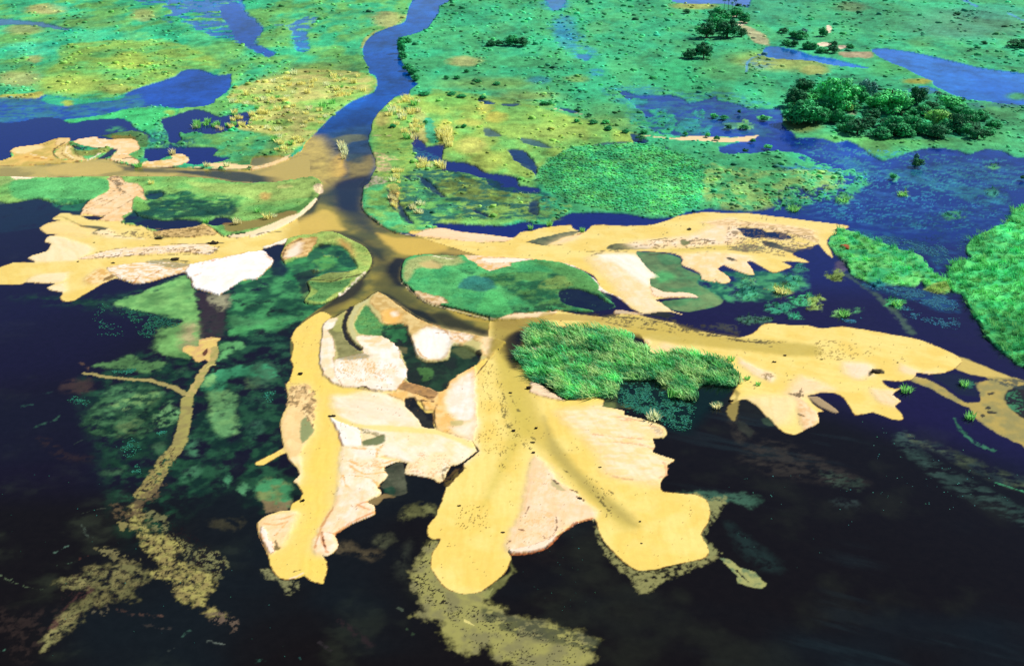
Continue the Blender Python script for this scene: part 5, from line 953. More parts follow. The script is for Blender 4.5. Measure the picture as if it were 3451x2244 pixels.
for (q, wd, c) in [('520,1150 440,1200 430,1240 470,1275', 5, C(60, 56, 40)), ('560,1165 510,1200 500,1240 560,1280 640,1300', 4, C(150, 110, 50)), ('540,1180 530,1230 590,1275', 4, C(255, 232, 180)), ('600,1230 640,1270 700,1285', 4, C(140, 120, 60)), ('140,1225 260,1245 380,1275', 4, C(255, 230, 180)), ('160,1260 300,1275 420,1290', 4, C(170, 110, 40)), ('330,1170 430,1150 520,1160', 4, C(150, 120, 60)), ('960,1285 1050,1270 1110,1290', 5, C(120, 100, 60)), ('900,1250 980,1240 1080,1250', 4, C(255, 236, 200)), ('1200,1320 1330,1310 1450,1290', 4, C(255, 232, 190)), ('1390,1260 1440,1290 1490,1290', 4, C(200, 150, 80)), ('760,1110 800,1150 900,1180', 4, C(255, 238, 214))]:
    line(T('a0', q), wd, c, .8, 2, 1.1)
line(T('a0', '950,1260 1050,1240 1130,1220'), 4, C(150, 104, 60), .8, 2, 1)
dry('a0', '1110,1330 1180,1300 1370,1285 1380,1245 1460,1240 1515,1280 1490,1310 1400,1340 1200,1345', C(238, 196, 116), .98, 2.5, .2, c2=C(255, 224, 170), c2s=18, rg=r7)
dry('a0', '1640,1330 1780,1310 1950,1330 2080,1340 1950,1362 1750,1352', C(255, 218, 160), .9, 3, .2, rg=r7)
dry('a1', '0,1345 100,1320 260,1265 310,1250 280,1285 120,1345 0,1368', C(250, 216, 160), .85, 3, .2, mott=(12, .25, .48))
# reed island between the foreground lobes
RI = T('c2', '300,60 330,20 440,-10 520,0 600,40 760,20 900,25 1060,50 1150,80 1170,160 1280,200 1270,240 1350,245 1420,225 1560,215 1720,235 1850,265 1930,310 1985,380 1995,450 1930,490 1800,470 1680,480 1640,580 1520,590 1440,500 1310,450 1380,430 1050,440 1060,500 1000,570 850,570 720,585 620,585 540,540 500,490 430,470 330,430 280,330 215,270 220,210 330,190 280,150 270,100')
rR = region('reed_island')
paint(RI, C(58, 128, 70), 1, 2, 1.2, VEG, rR, .25, 1, .2, c2=C(92, 158, 86), c2s=40)
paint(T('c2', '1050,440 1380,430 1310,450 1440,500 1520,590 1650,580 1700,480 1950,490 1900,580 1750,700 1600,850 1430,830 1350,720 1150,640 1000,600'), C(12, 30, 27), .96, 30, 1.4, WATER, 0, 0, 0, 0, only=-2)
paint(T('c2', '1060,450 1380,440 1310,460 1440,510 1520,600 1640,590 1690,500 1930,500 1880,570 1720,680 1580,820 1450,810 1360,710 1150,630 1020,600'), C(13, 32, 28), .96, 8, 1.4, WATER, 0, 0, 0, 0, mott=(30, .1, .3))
paint(T('c2', '340,170 420,165 400,205 340,195'), C(255, 220, 180), .9, 2, .8, SAND, None, .1, 0)
blob('c2', 1320, 710, 60, 36, C(130, 150, 90), .85, soft=4, rough=2.4)
line(T('c2', '1370,440 1420,500 1500,560'), 12, C(130, 160, 90), .8, 5, 1.6, w2=20)
blob('c2', 1820, 630, 44, 30, C(84, 128, 84), .85, soft=5, rough=2.4)
paint(T('c2', '2180,740 2240,730 2290,780 2270,800 2200,780'), C(60, 78, 56), .9, 5, 1.6)
paint(T('c2', '1990,760 2060,780 2120,840 2080,880 2000,820'), C(58, 60, 46), .8, 8, 1.6)
# ================================================================== MATERIALS
def mat(name, base, rough, spec=0.3, bump=None, var=0.15, vscale=1.5, attr='cover', transl=0.0, stint=None, wave=False):
    m = bpy.data.materials.new(name); m.use_nodes = True
    n = m.node_tree; L = n.links; b = n.nodes['Principled BSDF']
    b.inputs['Roughness'].default_value = rough
    b.inputs['Specular IOR Level'].default_value = spec
    if stint: b.inputs['Specular Tint'].default_value = (*stint, 1)
    geo = n.nodes.new('ShaderNodeNewGeometry')
    if attr:
        a = n.nodes.new('ShaderNodeAttribute'); a.attribute_name = attr; cs = a.outputs['Color']
    else:
        a = n.nodes.new('ShaderNodeRGB'); a.outputs[0].default_value = (*base, 1); cs = a.outputs[0]
    if var:
        tn = n.nodes.new('ShaderNodeTexNoise'); tn.inputs['Scale'].default_value = vscale; tn.inputs['Detail'].default_value = 6; tn.inputs['Roughness'].default_value = 0.65
        L.new(geo.outputs['Position'], tn.inputs['Vector'])
        mr = n.nodes.new('ShaderNodeMapRange'); mr.inputs[1].default_value = 0.3; mr.inputs[2].default_value = 0.7; mr.inputs[3].default_value = 1 - var; mr.inputs[4].default_value = 1 + var
        L.new(tn.outputs['Fac'], mr.inputs[0])
        mx = n.nodes.new('ShaderNodeMix'); mx.data_type = 'RGBA'; mx.blend_type = 'MULTIPLY'; mx.inputs[0].default_value = 1
        L.new(cs, mx.inputs[6]); L.new(mr.outputs[0], mx.inputs[7]); cs = mx.outputs[2]
    L.new(cs, b.inputs['Base Color'])
    if bump:
        sc, st, dist = bump
        bn = n.nodes.new('ShaderNodeTexNoise'); bn.inputs['Scale'].default_value = sc; bn.inputs['Detail'].default_value = 5
        if wave:
            mp = n.nodes.new('ShaderNodeMapping'); mp.inputs['Scale'].default_value = (1.0, 2.2, 1.0); mp.inputs['Rotation'].default_value = (0, 0, 0.4)
            L.new(geo.outputs['Position'], mp.inputs[0]); L.new(mp.outputs[0], bn.inputs['Vector'])
        else: L.new(geo.outputs['Position'], bn.inputs['Vector'])
        bp = n.nodes.new('ShaderNodeBump'); bp.inputs['Strength'].default_value = st; bp.inputs['Distance'].default_value = dist
        L.new(bn.outputs['Fac'], bp.inputs['Height']); L.new(bp.outputs[0], b.inputs['Normal'])
    if transl:
        out = n.nodes['Material Output']; tr = n.nodes.new('ShaderNodeBsdfTranslucent'); ms = n.nodes.new('ShaderNodeMixShader'); ms.inputs[0].default_value = transl
        L.new(cs, tr.inputs[0]); L.new(b.outputs[0], ms.inputs[1]); L.new(tr.outputs[0], ms.inputs[2]); L.new(ms.outputs[0], out.inputs[0])
    return m

M_WATER = mat('open_water', None, 0.09, 0.09, (2.2, 0.05, 0.1), 0.14, 0.8, stint=(0.5, 0.66, 1.0), wave=True)
M_SHAL = mat('water_over_sand', None, 0.2, 0.12, (3.0, 0.04, 0.1), 0.05, 1.1, wave=True)
M_SAND = mat('dry_sand', None, 0.95, 0.1, (1.6, 0.10, 0.1), 0.05, 1.6)
M_SOIL = mat('marsh_turf', None, 0.95, 0.1, (2.0, 0.5, 0.25), 0.25, 1.6)
M_LEAF = mat('marsh_foliage', None, 0.8, 0.15, None, 0.2, 1.2, transl=0.4)

# ================================================================== TERRAIN OBJECTS
fin = fbm(gx / 2.6, gy / 2.6, 4) - 0.5
# plant colour: fresh growth leans blue-green, and mottles of lush and tired growth
kv = cls == VEG
rg_ = col[:, 0] / np.maximum(col[:, 1], 1e-4)
kk = np.clip((0.62 - rg_) / 0.45, 0, 1) * kv * np.where(np.isin(reg, (rI1, rI2, rI3, r6)), .15, np.where(reg == rR, .45, 1.0))
col[:, 1] *= 1 + 0.22 * kk; col[:, 2] *= 1 + 0.75 * kk
mt = fbm(gx / 14, gy / 26 + 50, 5, .6); mt2 = fbm(gx / 3.1 + 9, gy / 3.1, 5, .65)
sub = kv | ((cls == WATER) & (col[:, 1] > 0.02))
f1 = (0.94 + 1.1 * (mt - .5) + 1.1 * (mt2 - .5)).astype(np.float32)
col[sub] *= np.clip(f1[sub], .35, 1.7)[:, None]
hgt += amp * fin * 2.2
ks = cls == SAND
hgt[ks] += (fbm(gx[ks] / 3.5, gy[ks] / 1.5 + 3, 3) - 0.5) * 0.10
hgt[cls == WATER] *= 0.15
G = np.arange(NV).reshape(NR, NC)
quads = np.stack([G[:-1, :-1].ravel(), G[:-1, 1:].ravel(), G[1:, 1:].ravel(), G[1:, :-1].ravel()], 1)
qc = cls[quads]; am_ = qc.argmax(1); fcls = qc.max(1); freg = reg[quads[np.arange(len(quads)), am_]]

def build_mesh(name, verts, faces, cols=None, smooth=True, mi=None):
    """faces: (n,3) or (n,4) array"""
    me = bpy.data.meshes.new(name); k = faces.shape[1]
    me.vertices.add(len(verts)); me.vertices.foreach_set('co', np.asarray(verts, np.float32).ravel())
    me.loops.add(len(faces) * k); me.loops.foreach_set('vertex_index', faces.astype(np.int32).ravel())
    me.polygons.add(len(faces)); me.polygons.foreach_set('loop_start', np.arange(0, len(faces) * k, k, dtype=np.int32))
    me.polygons.foreach_set('loop_total', np.full(len(faces), k, np.int32))
    if mi is not None: me.polygons.foreach_set('material_index', mi.astype(np.int32))
    me.polygons.foreach_set('use_smooth', np.full(len(faces), smooth))
    if cols is not None:
        at = me.attributes.new('cover', 'FLOAT_COLOR', 'POINT')
        at.data.foreach_set('color', np.concatenate([np.clip(cols, 0, 1), np.ones((len(cols), 1))], 1).astype(np.float32).ravel())
    me.update(); me.validate()
    return me

LABEL = {}
def tag(o, label=None, cat=None, group=None, kind=None):
    if label: o['label'] = label
    if cat: o['category'] = cat
    if group: o['group'] = group
    if kind: o['kind'] = kind
    return o
verts_all = np.stack([gx, gy, hgt], 1)
STRUCT_LABEL = {
    r_plain: ('green marsh plain on the left bank of the river', 'marsh'), r_plain2: ('green marsh plain on the right bank of the blue river', 'marsh'),
    0: ('dark open lake water around the sand fans', 'water'), r_riv: ('blue river winding down from the top of the view', 'river'), r_ch: ('olive channel water at the river mouth', 'river'),
    r1: ('yellow and white sandbar fan at the end of the left arm', 'sandbar'), r2: ('long yellow sandbar lobe at lower left with white sand beside it', 'sandbar'), r3: ('largest yellow sandbar fan in the foreground', 'sandbar'),
    r4: ('yellow sandbar fan with ragged fingers on the right', 'sandbar'), r5: ('yellow and peach sandbar of the upper right arm', 'sandbar'), r7: ('curled sand spits above the upper left channel', 'sandbar'), rsp: ('thin pale sand spit beside the blue lake', 'sandbar'),
    r_tr: ('speckled pale sand trail under dark water', 'sand'), rI1: ('long grassy island below the upper left channel', 'island'), rI2: ('rounded grassy island left of the channel fork', 'island'), rI3: ('oval green island right of the channel fork', 'island'),
    r6: ('wedge shaped island of sand and grass between two channels', 'island'), rR: ('island of swept reeds among yellow sand', 'island'), rg1: ('thick reed ground along the right edge', 'marsh'), rg2: ('reed ground between dark water and the upper right sandbar', 'marsh'), r_bed: ('ground of the round dense reed bed', 'marsh')}
for ri, nm in enumerate(REG):
    fs = np.nonzero(freg == ri)[0]
    if len(fs) == 0: continue
    q = quads[fs]; u, inv = np.unique(q, return_inverse=True)
    me = build_mesh(nm, verts_all[u], inv.reshape(q.shape), col[u], True, fcls[fs])
    for m in (M_WATER, M_SHAL, M_SAND, M_SOIL): me.materials.append(m)
    o = bpy.data.objects.new(nm, me); COL.objects.link(o); o['kind'] = 'structure'
    if ri in STRUCT_LABEL: o['label'], o['category'] = STRUCT_LABEL[ri]
    else: o['label'], o['category'] = {'pond': ('blue pond in the green marsh', 'pond'), 'marsh_pool': ('dark pool between marsh plants', 'pool'), 'channel': ('shallow yellow brown channel running left', 'channel'), 'sand_trail': ('olive sand trail under water on the right', 'sand'), 'floating_island': ('small weedy islets in the dark water', 'islet'), 'grass_flat': ('flat green grass under shallow water', 'grass flat')}.get(nm, (nm.replace('_', ' ') + ' in the delta', nm.split('_')[-1]))

# ================================================================== PLANT GEOMETRY
def blades(n, h, spread, wid, lean, seed, wind=(0.0, 0.0)):
    r = np.random.default_rng(seed); V = []; F = []
    for i in range(n):
        a = r.uniform(0, 2 * np.pi); rr = spread * math.sqrt(r.uniform(0, 1)); bx, by = rr * math.cos(a), rr * math.sin(a)
        hh = h * r.uniform(0.65, 1.1); la = a + r.normal(0, 0.8); ln = lean * r.uniform(0.3, 1.2)
        dx = math.cos(la) * ln + wind[0]; dy = math.sin(la) * ln + wind[1]
        wa = r.uniform(0, np.pi); wx, wy = math.cos(wa) * wid / 2, math.sin(wa) * wid / 2
        b = len(V)
        V += [(bx - wx, by - wy, -0.1), (bx + wx, by + wy, -0.1), (bx + dx * .4 + wx * .8, by + dy * .4 + wy * .8, hh * .62), (bx + dx * .4 - wx * .8, by + dy * .4 - wy * .8, hh * .62), (bx + dx * 1.05, by + dy * 1.05, hh)]
        F += [(b, b + 1, b + 2), (b, b + 2, b + 3), (b + 3, b + 2, b + 4)]
    return np.array(V, np.float32), np.array(F, np.int32)

def dome(seed, flat=0.7, k=6):
    """lumpy low shrub clump: a ring-built dome with jitter"""
    r = np.random.default_rng(seed); V = []; F = []
    rad = [1.0, 1.08, 0.85]; zz = [-0.1, 0.42, 0.86]
    for q, z in zip(rad, zz):
        for i in range(k):
            a = 2 * np.pi * (i + r.uniform(-.3, .3)) / k; s = q * r.uniform(.65, 1.25)
            V.append((s * math.cos(a) * .5, s * math.sin(a) * .5, z * flat * r.uniform(.75, 1.25)))
    V.append((r.uniform(-.12, .12), r.uniform(-.12, .12), flat * r.uniform(.92, 1.1)))
    for l in range(2):
        for i in range(k):
            a, b = l * k + i, l * k + (i + 1) % k
            F += [(a, b, b + k), (a, b + k, a + k)]
    for i in range(k): F.append((2 * k + i, 2 * k + (i + 1) % k, 3 * k))
    return np.array(V, np.float32), np.array(F, np.int32)

def scatter(name, label, cat, tmpl, px, py, pz, sx, sz, rot, cols, m=None, kind='stuff', shade=0.12, seed=1, smooth=False):
    """many plants nobody could count -> one mesh"""
    r = np.random.default_rng(seed); VV = []; FF = []; CC = []; off = 0
    pick = r.integers(0, len(tmpl), len(px))
    for ti, (V, F) in enumerate(tmpl):
        k = np.nonzero(pick == ti)[0]
        if len(k) == 0: continue
        c, s = np.cos(rot[k])[:, None], np.sin(rot[k])[:, None]
        X = (V[None, :, 0] * c - V[None, :, 1] * s) * sx[k][:, None] + px[k][:, None]
        Y = (V[None, :, 0] * s + V[None, :, 1] * c) * sx[k][:, None] + py[k][:, None]
        Z = V[None, :, 2] * sz[k][:, None] + pz[k][:, None]
        VV.append(np.stack([X, Y, Z], 2).reshape(-1, 3)); nv = len(V)
        FF.append((F[None] + (np.arange(len(k)) * nv)[:, None, None]).reshape(-1, 3) + off)
        jit = 1 + r.normal(0, shade, (len(k), nv, 1))
        CC.append((cols[k][:, None, :] * jit).reshape(-1, 3)); off += len(k) * nv
    if not VV: return None
    me = build_mesh(name, np.concatenate(VV), np.concatenate(FF), np.concatenate(CC), smooth)
    me.materials.append(m or M_LEAF)
    o = bpy.data.objects.new(name, me); COL.objects.link(o)
    return tag(o, label, cat, None, kind)

def sample(maskv, n, seed):
    """random spots, even over the lattice, kept with chance = maskv"""
    r = np.random.default_rng(seed)
    i = r.integers(12, NR - 41, n); j = r.integers(24, NC - 25, n); idx = i * NC + j
    k = r.random(n) < maskv[idx]; idx = idx[k]; i = i[k]; j = j[k]
    fx = r.random(len(idx)); fy = r.random(len(idx))
    x = GX[i, j] + fx * (GX[i, j + 1] - GX[i, j]); y = GY[i, j] + fy * (GY[i + 1, j] - GY[i, j])
    return idx, x, y

patchy = 0.12 + 0.88 * sstep(0.44, 0.62, fbm(gx / (gm * 55), gy / (gm * 160), 4))
okv = (cls == VEG)
DOMES = [dome(i, .7) for i in range(6)]
GR_NEAR = [blades(9, 1.0, .45, .11, .45, 40 + i) for i in range(5)]
GR_WIND = [blades(11, 1.0, .42, .085, .3, 60 + i, (-.45, -.1)) for i in range(6)]
def jit(c, seed, s=.14, hue=.10):
    r = np.random.default_rng(seed); k = len(c)
    o = c * (1 + r.normal(0, s, (k, 1))); o[:, 0] *= 1 + r.normal(0, hue, k); o[:, 2] *= 1 + r.normal(0, hue, k)
    return np.clip(o, 0.004, 1)

def plain_plants(rid, nm, lb, seed, n):
    mk = np.where(okv & (reg == rid), np.where(tuf > 1, 1.0, tuf * patchy), 0)
    idx, x, y = sample(mk, n, seed); r = np.random.default_rng(seed)
    s = mpp(y) * r.uniform(6, 15, len(x)) * (1 + 0.7 * (r.random(len(x)) < .1)); s = np.clip(s, .4, 3.6)
    c = jit(col[idx] * 1.95, seed, .22, .14)
    scatter(nm, lb, 'plants', DOMES, x, y, hgt[idx] - .05, s, s * r.uniform(.28, .52, len(x)), r.uniform(0, 6.28, len(x)), c, shade=.10, seed=seed, smooth=True)
plain_plants(r_plain, 'marsh_shrubs', 'low green shrubs covering the left marsh plain', 3, 40000)
plain_plants(r_plain2, 'marsh_shrubs', 'low green shrubs covering the right marsh plain', 4, 40000)

def grass(rid, nm, lb, seed, n, hpx, tm, mask=None, wpx=None, lift=1.05, hue=.12, mixc=None):
    mk = np.where((okv if mask is None else mask) & (reg == rid), np.minimum(tuf, 1), 0)
    idx, x, y = sample(mk, n, seed); r = np.random.default_rng(seed)
    h = mpp(y) * hpx * r.uniform(.6, 1.3, len(x)) ; w = mpp(y) * (wpx or hpx) * r.uniform(.7, 1.3, len(x))
    ridge = fbm((x * .8 - y * .6) / 3.2, (x * .6 + y * .8) / 1.1, 4, .6)
    cc = jit(col[idx] * lift, seed, .22, hue) * np.clip(.4 + 1.2 * ridge, .45, 1.5)[:, None]
    h = h * np.clip(.6 + .8 * ridge, .5, 1.3)
    if mixc is not None:
        t = (sstep(.42, .62, fbm(x / 1.6, y / 1.6, 3)) * r.uniform(.3, 1, len(x)))[:, None]; cc = cc * (1 - t) + mixc[None, :] * t
    scatter(nm, lb, 'reeds', tm, x, y, hgt[idx], w, h, r.uniform(-.7, .7, len(x)) if tm is GR_WIND else r.uniform(0, 6.28, len(x)), cc, shade=.12, seed=seed)
grass(r_bed, 'reed_bed', 'dense round bed of tall green reeds above the upper right sandbar', 5, 330000, 4.0, DOMES + GR_NEAR[:3], wpx=9, lift=1.7, hue=.2)
grass(rg1, 'reed_bed', 'thick green reeds along the right edge of the view', 6, 60000, 15, GR_WIND, wpx=22, lift=1.1, mixc=C(150, 230, 130))
grass(rg2, 'reed_bed', 'green reeds between dark water and the upper right sandbar', 7, 60000, 13, GR_WIND, wpx=17, lift=1.5)
grass(rR, 'reed_bed', 'swept blue green reeds on the foreground island', 8, 110000, 21, GR_WIND, wpx=34, lift=3.6, hue=.2, mixc=C(200, 226, 150, .95))
grass(r_fl, 'reed_bed', 'tufts of reed on small islets in the dark water', 9, 90000, 11, GR_NEAR, lift=1.2)
for rid, sd, lb in ((rI1, 10, 'short grass on the long left island'), (rI2, 11, 'short grass on the rounded left island'), (rI3, 12, 'short grass on the oval right island'), (r6, 13, 'short grass on the wedge shaped island')):
    grass(rid, 'grass', lb, sd, 60000, 5, GR_NEAR)

# floating leaves on dark water
PAD = [(np.array([(.5 * math.cos(a), .5 * math.sin(a) * .7, .02 * (i % 2)) for i, a in enumerate(np.linspace(0, 6.283, 7)[:-1])], np.float32), np.array([(0, 1, 2), (0, 2, 3), (0, 3, 4), (0, 4, 5)], np.int32)) for _ in range(2)]
def floaters(polys, n, c, spx, seed, nm, lb, cat='water plants', clump=.5):
    r = np.random.default_rng(seed); X = []; Y = []
    for p in polys:
        p = smooth_poly(p, True, 2); wx, wy = ground(p[:, 0], p[:, 1]); poly = np.stack([wx, wy], 1)
        m = float(mpp(np.median(wy))); a = r.uniform(wx.min(), wx.max(), n); b = r.uniform(wy.min(), wy.max(), n)
        d = sdf(a, b, poly) / m
        keep = (d < 0) & (r.random(n) < sstep(0, 40, -d) * .8 + .2) & (fbm(a / (m * 26) + seed, b / (m * 26), 3) > clump)
        X.append(a[keep]); Y.append(b[keep])
    x = np.concatenate(X); y = np.concatenate(Y); s = mpp(y) * spx * r.uniform(.5, 1.4, len(x))
    cc = jit(np.tile(c, (len(x), 1)), seed, .3, .15)
    scatter(nm, lb, cat, PAD, x, y, np.full(len(x), .03), s, np.ones(len(x)), r.uniform(0, 6.28, len(x)), cc, seed=seed)
TEAL = C(58, 150, 120); TEALB = C(62, 138, 165)
floaters([T('c2', '1060,440 1300,450 1440,520 1520,590 1660,580 1650,700 1600,850 1450,830 1350,740 1100,690 1020,600')], 7000, TEAL, 5.5, 21, 'floating_leaves', 'teal floating leaves in the dark bay below the reed island', clump=.42)
floaters([T('c2', '1100,640 1330,640 1400,760 1300,720')], 2500, TEAL, 5.5, 22, 'floating_leaves', 'teal floating leaves beside the pink sand fingers', clump=.3)
floaters([T('b3', '1000,530 1300,580 1560,640 1720,700 1760,760 1680,830 1600,740 1350,680 1100,600')], 9000, TEALB, 5, 23, 'floating_leaves', 'blue green floating leaves above the middle reeds', clump=.4)
floaters([T('b3', '1060,960 1500,1000 1830,1100 1860,1180 1700,1180 1450,1090 1150,1010')], 9000, TEALB, 5, 24, 'floating_leaves', 'blue green floating leaves below the middle reeds', clump=.42)
floaters([T('b3', '1640,620 1760,680 1780,760 1700,720'), T('b3', '1840,600 2000,560 1920,640 1900,740 1850,740'), T('b3', '1380,1130 1560,1200 1500,1260 1400,1210'), T('b3', '900,1240 1080,1240 1060,1290 960,1280'), T('b3', '1500,1240 1860,1240 1850,1340 1760,1330')], 1500, TEALB, 5, 25, 'floating_leaves', 'scattered blue green leaves on the right lake', clump=.45)
floaters([T('b0', '880,1180 1080,1170 1300,1220 1450,1260 1400,1330 1260,1330 1240,1400 1110,1390 1080,1290')], 5000, C(52, 132, 104), 5, 26, 'floating_leaves', 'teal leaf speckle on the dark lake at left', clump=.42)
floaters([T('c0', '920,900 1140,900 1130,1000 1040,1060 960,1020'), T('c0', '1100,1100 1140,1180 1050,1170'), T('c0', '2090,510 2220,520 2180,640 2100,640'), T('c0', '540,540 730,540 720,640 560,620'), T('c0', '900,340 1090,340 1060,380 920,380'), T('c0', '1250,850 1340,840 1300,890'), T('b0', '760,1120 880,1140 960,1280 1000,1400 780,1420 740,1300')], 900, C(60, 150, 120), 5, 27, 'floating_leaves', 'sparse teal leaf speckle over sunken weed at left', clump=.46)
floaters([T('d3', '0,0 1100,0 1300,300 1000,600 400,850 0,600'), T('d3', '1100,0 2380,0 2380,300 1900,300 1200,250'), T('c3', '800,750 1500,800 2380,1250 2380,1500 1200,1300')], 230, C(90, 170, 155), 4, 28, 'floating_leaves', 'tiny pale leaves dotted over the dark lower right water', clump=.6)
floaters([T('b0', '700,115 850,130 850,200 740,180'), T('b1', '1530,280 1700,250 1950,250 1900,310 1640,340 1560,330'), T('b1', '1950,240 2380,220 2380,255 2000,270'), T('b1', '1310,755 1390,750 1380,785 1310,785'), T('b2', '20,240 450,230 450,255 30,270')], 220, C(235, 240, 225), 2.6, 29, 'white_flowers', 'white water flowers sprinkled over the flooded grass', 'flowers', clump=.45)
floaters([T('d0', '0,0 1000,0 2380,300 2380,1547 0,1547'), T('d2', '200,500 800,500 900,1000 700,1200 300,1000')], 260, C(70, 150, 130), 3.5, 30, 'floating_leaves', 'few tiny leaves on the black foreground water', clump=.6)
# ================================================================== TREES, PALMS, BUSHES, TUSSOCKS, DRIFTED WEED
def fol(name, c, tr=.2):
    return mat(name, c, .75, .15, None, .28, .5, attr='cover', transl=tr)
M_TREE = fol('tree_leaves', None, .1)
M_BARK = mat('bark', tuple(C(96, 78, 60)), .95, .1, (6, .6, .1), .3, 3, attr=None)
M_DRIFT = mat('drifted_weed', tuple(C(58, 48, 34)), .95, .1, (5, .7, .1), .4, 5, attr=None)

def crown_mesh(name, seed, tone, lobes=30, leaves=95, flat=.8):
    """unit crown: 1 wide, ~flat tall, base near z = 0.12"""
    r = np.random.default_rng(seed); V = []; F = []; CCs = []
    Ls = []
    for i in range(lobes):
        a = r.uniform(0, 6.283); q = math.sqrt(r.uniform(0, 1)) * .33
        z = flat * (.2 + .62 * r.uniform(0, 1) * (1 - (q / .5) ** 2))
        Ls.append((q * math.cos(a), q * math.sin(a), z, r.uniform(.07, .2)))
    Ls.append((0, 0, flat * .5, .3))
    for (cx, cy, cz, rad) in Ls:
        lv = 1 + r.normal(0, .22)
        for k in range(leaves):
            d = r.normal(0, 1, 3); d /= np.linalg.norm(d); rr = rad * r.uniform(.72, 1.06)
            p = np.array([cx, cy, cz]) + d * rr * np.array([1, 1, .8])
            if p[2] < .06: continue
            nrm = d + np.array([0, 0, .25]) + r.normal(0, .3, 3); nrm /= np.linalg.norm(nrm)
            t = np.cross(nrm, r.normal(0, 1, 3)); t /= np.linalg.norm(t) + 1e-9; b = np.cross(nrm, t)
            s = r.uniform(.02, .042); b0 = len(V)
            V += [tuple(p - t * s), tuple(p + b * s * .7), tuple(p + t * s), tuple(p - b * s * .7)]
            F.append((b0, b0 + 1, b0 + 2, b0 + 3))
            c = np.array(tone) * lv * (1 + r.normal(0, .2)); CCs += [c] * 4
    me = build_mesh(name, np.array(V), np.array(F), np.array(CCs), False)
    me.materials.append(M_TREE)
    return me

def tube(path, rads, k=7):
    V = []; F = []
    for (p, q) in zip(path, rads):
        for i in range(k):
            a = 6.283 * i / k; V.append((p[0] + q * math.cos(a), p[1] + q * math.sin(a), p[2]))
    for l in range(len(path) - 1):
        for i in range(k):
            a, b = l * k + i, l * k + (i + 1) % k; F.append((a, b, b + k, a + k))
    return V, F

def trunk_mesh(name, seed):
    r = np.random.default_rng(seed); V = []; F = []
    def add(path, rads):
        v, f = tube(path, rads); o = len(V); V.extend(v); F.extend([tuple(i + o for i in q) for q in f])
    add([(0, 0, -.03), (.01, .01, .12), (.02, .0, .3), (.0, .02, .5)], [.045, .034, .028, .012])
    for i in range(6):
        a = r.uniform(0, 6.283); z = r.uniform(.1, .28); L = r.uniform(.2, .34)
        add([(0, 0, z), (L * .5 * math.cos(a), L * .5 * math.sin(a), z + .12), (L * math.cos(a), L * math.sin(a), z + .26)], [.02, .013, .005])
    me = build_mesh(name, np.array(V), np.array(F), None, True); me.materials.append(M_BARK)
    return me
T_DARK = C(40, 132, 78, 1.4); T_MID = C(58, 184, 104, 1.4); T_BRI = C(88, 222, 120, 1.35); T_GREY = C(100, 170, 150, 1.4); T_YEL = C(150, 225, 110, 1.3)
TONES = {'dark': T_DARK, 'mid': T_MID, 'bright': T_BRI, 'grey': T_GREY, 'yellow': T_YEL}
CROWNS = {k: [crown_mesh('crown', 100 + 7 * i + j, v) for i in range(2)] for j, (k, v) in enumerate(TONES.items())}
TRUNKS = [trunk_mesh('trunk', s) for s in (1, 2, 3)]
def base_point(tile, x, y):
    (p,) = T(tile, '%f,%f' % (x, y)); a, b = ground(*p); return float(a), float(b)
nt_ = 0
def tree(tile, x, yb, w, h, tone, label, group, rot=None, name='tree', cat='tree'):
    """w, h as seen on the survey sheet (sheet units), yb = foot of the plant"""
    global nt_
    a, b = base_point(tile, x, yb); m = mpp(b) / 2.38
    W = w * m * 1.42; el = math.atan2(H, b); Hh = h * m / math.cos(el) * 1.0
    Hh = max(Hh * 1.12 - W * .12 * math.tan(el), Hh * .6)
    o = bpy.data.objects.new(name, None); COL.objects.link(o); o.location = (a, b, .25); o.empty_display_size = .5
    o.rotation_euler = (0, 0, rot if rot is not None else (nt_ * 2.4) % 6.28)
    tag(o, label, cat, group)
    cr = bpy.data.objects.new('crown', CROWNS[tone][nt_ % 2]); COL.objects.link(cr); cr.parent = o; cr.scale = (W, W, Hh / .85)
    if name != 'bush':
        tk = bpy.data.objects.new('trunk', TRUNKS[nt_ % 3]); COL.objects.link(tk); tk.parent = o; tk.scale = (W, W, Hh / .7)
    nt_ += 1
    return o
GI = 'trees on the wooded island'
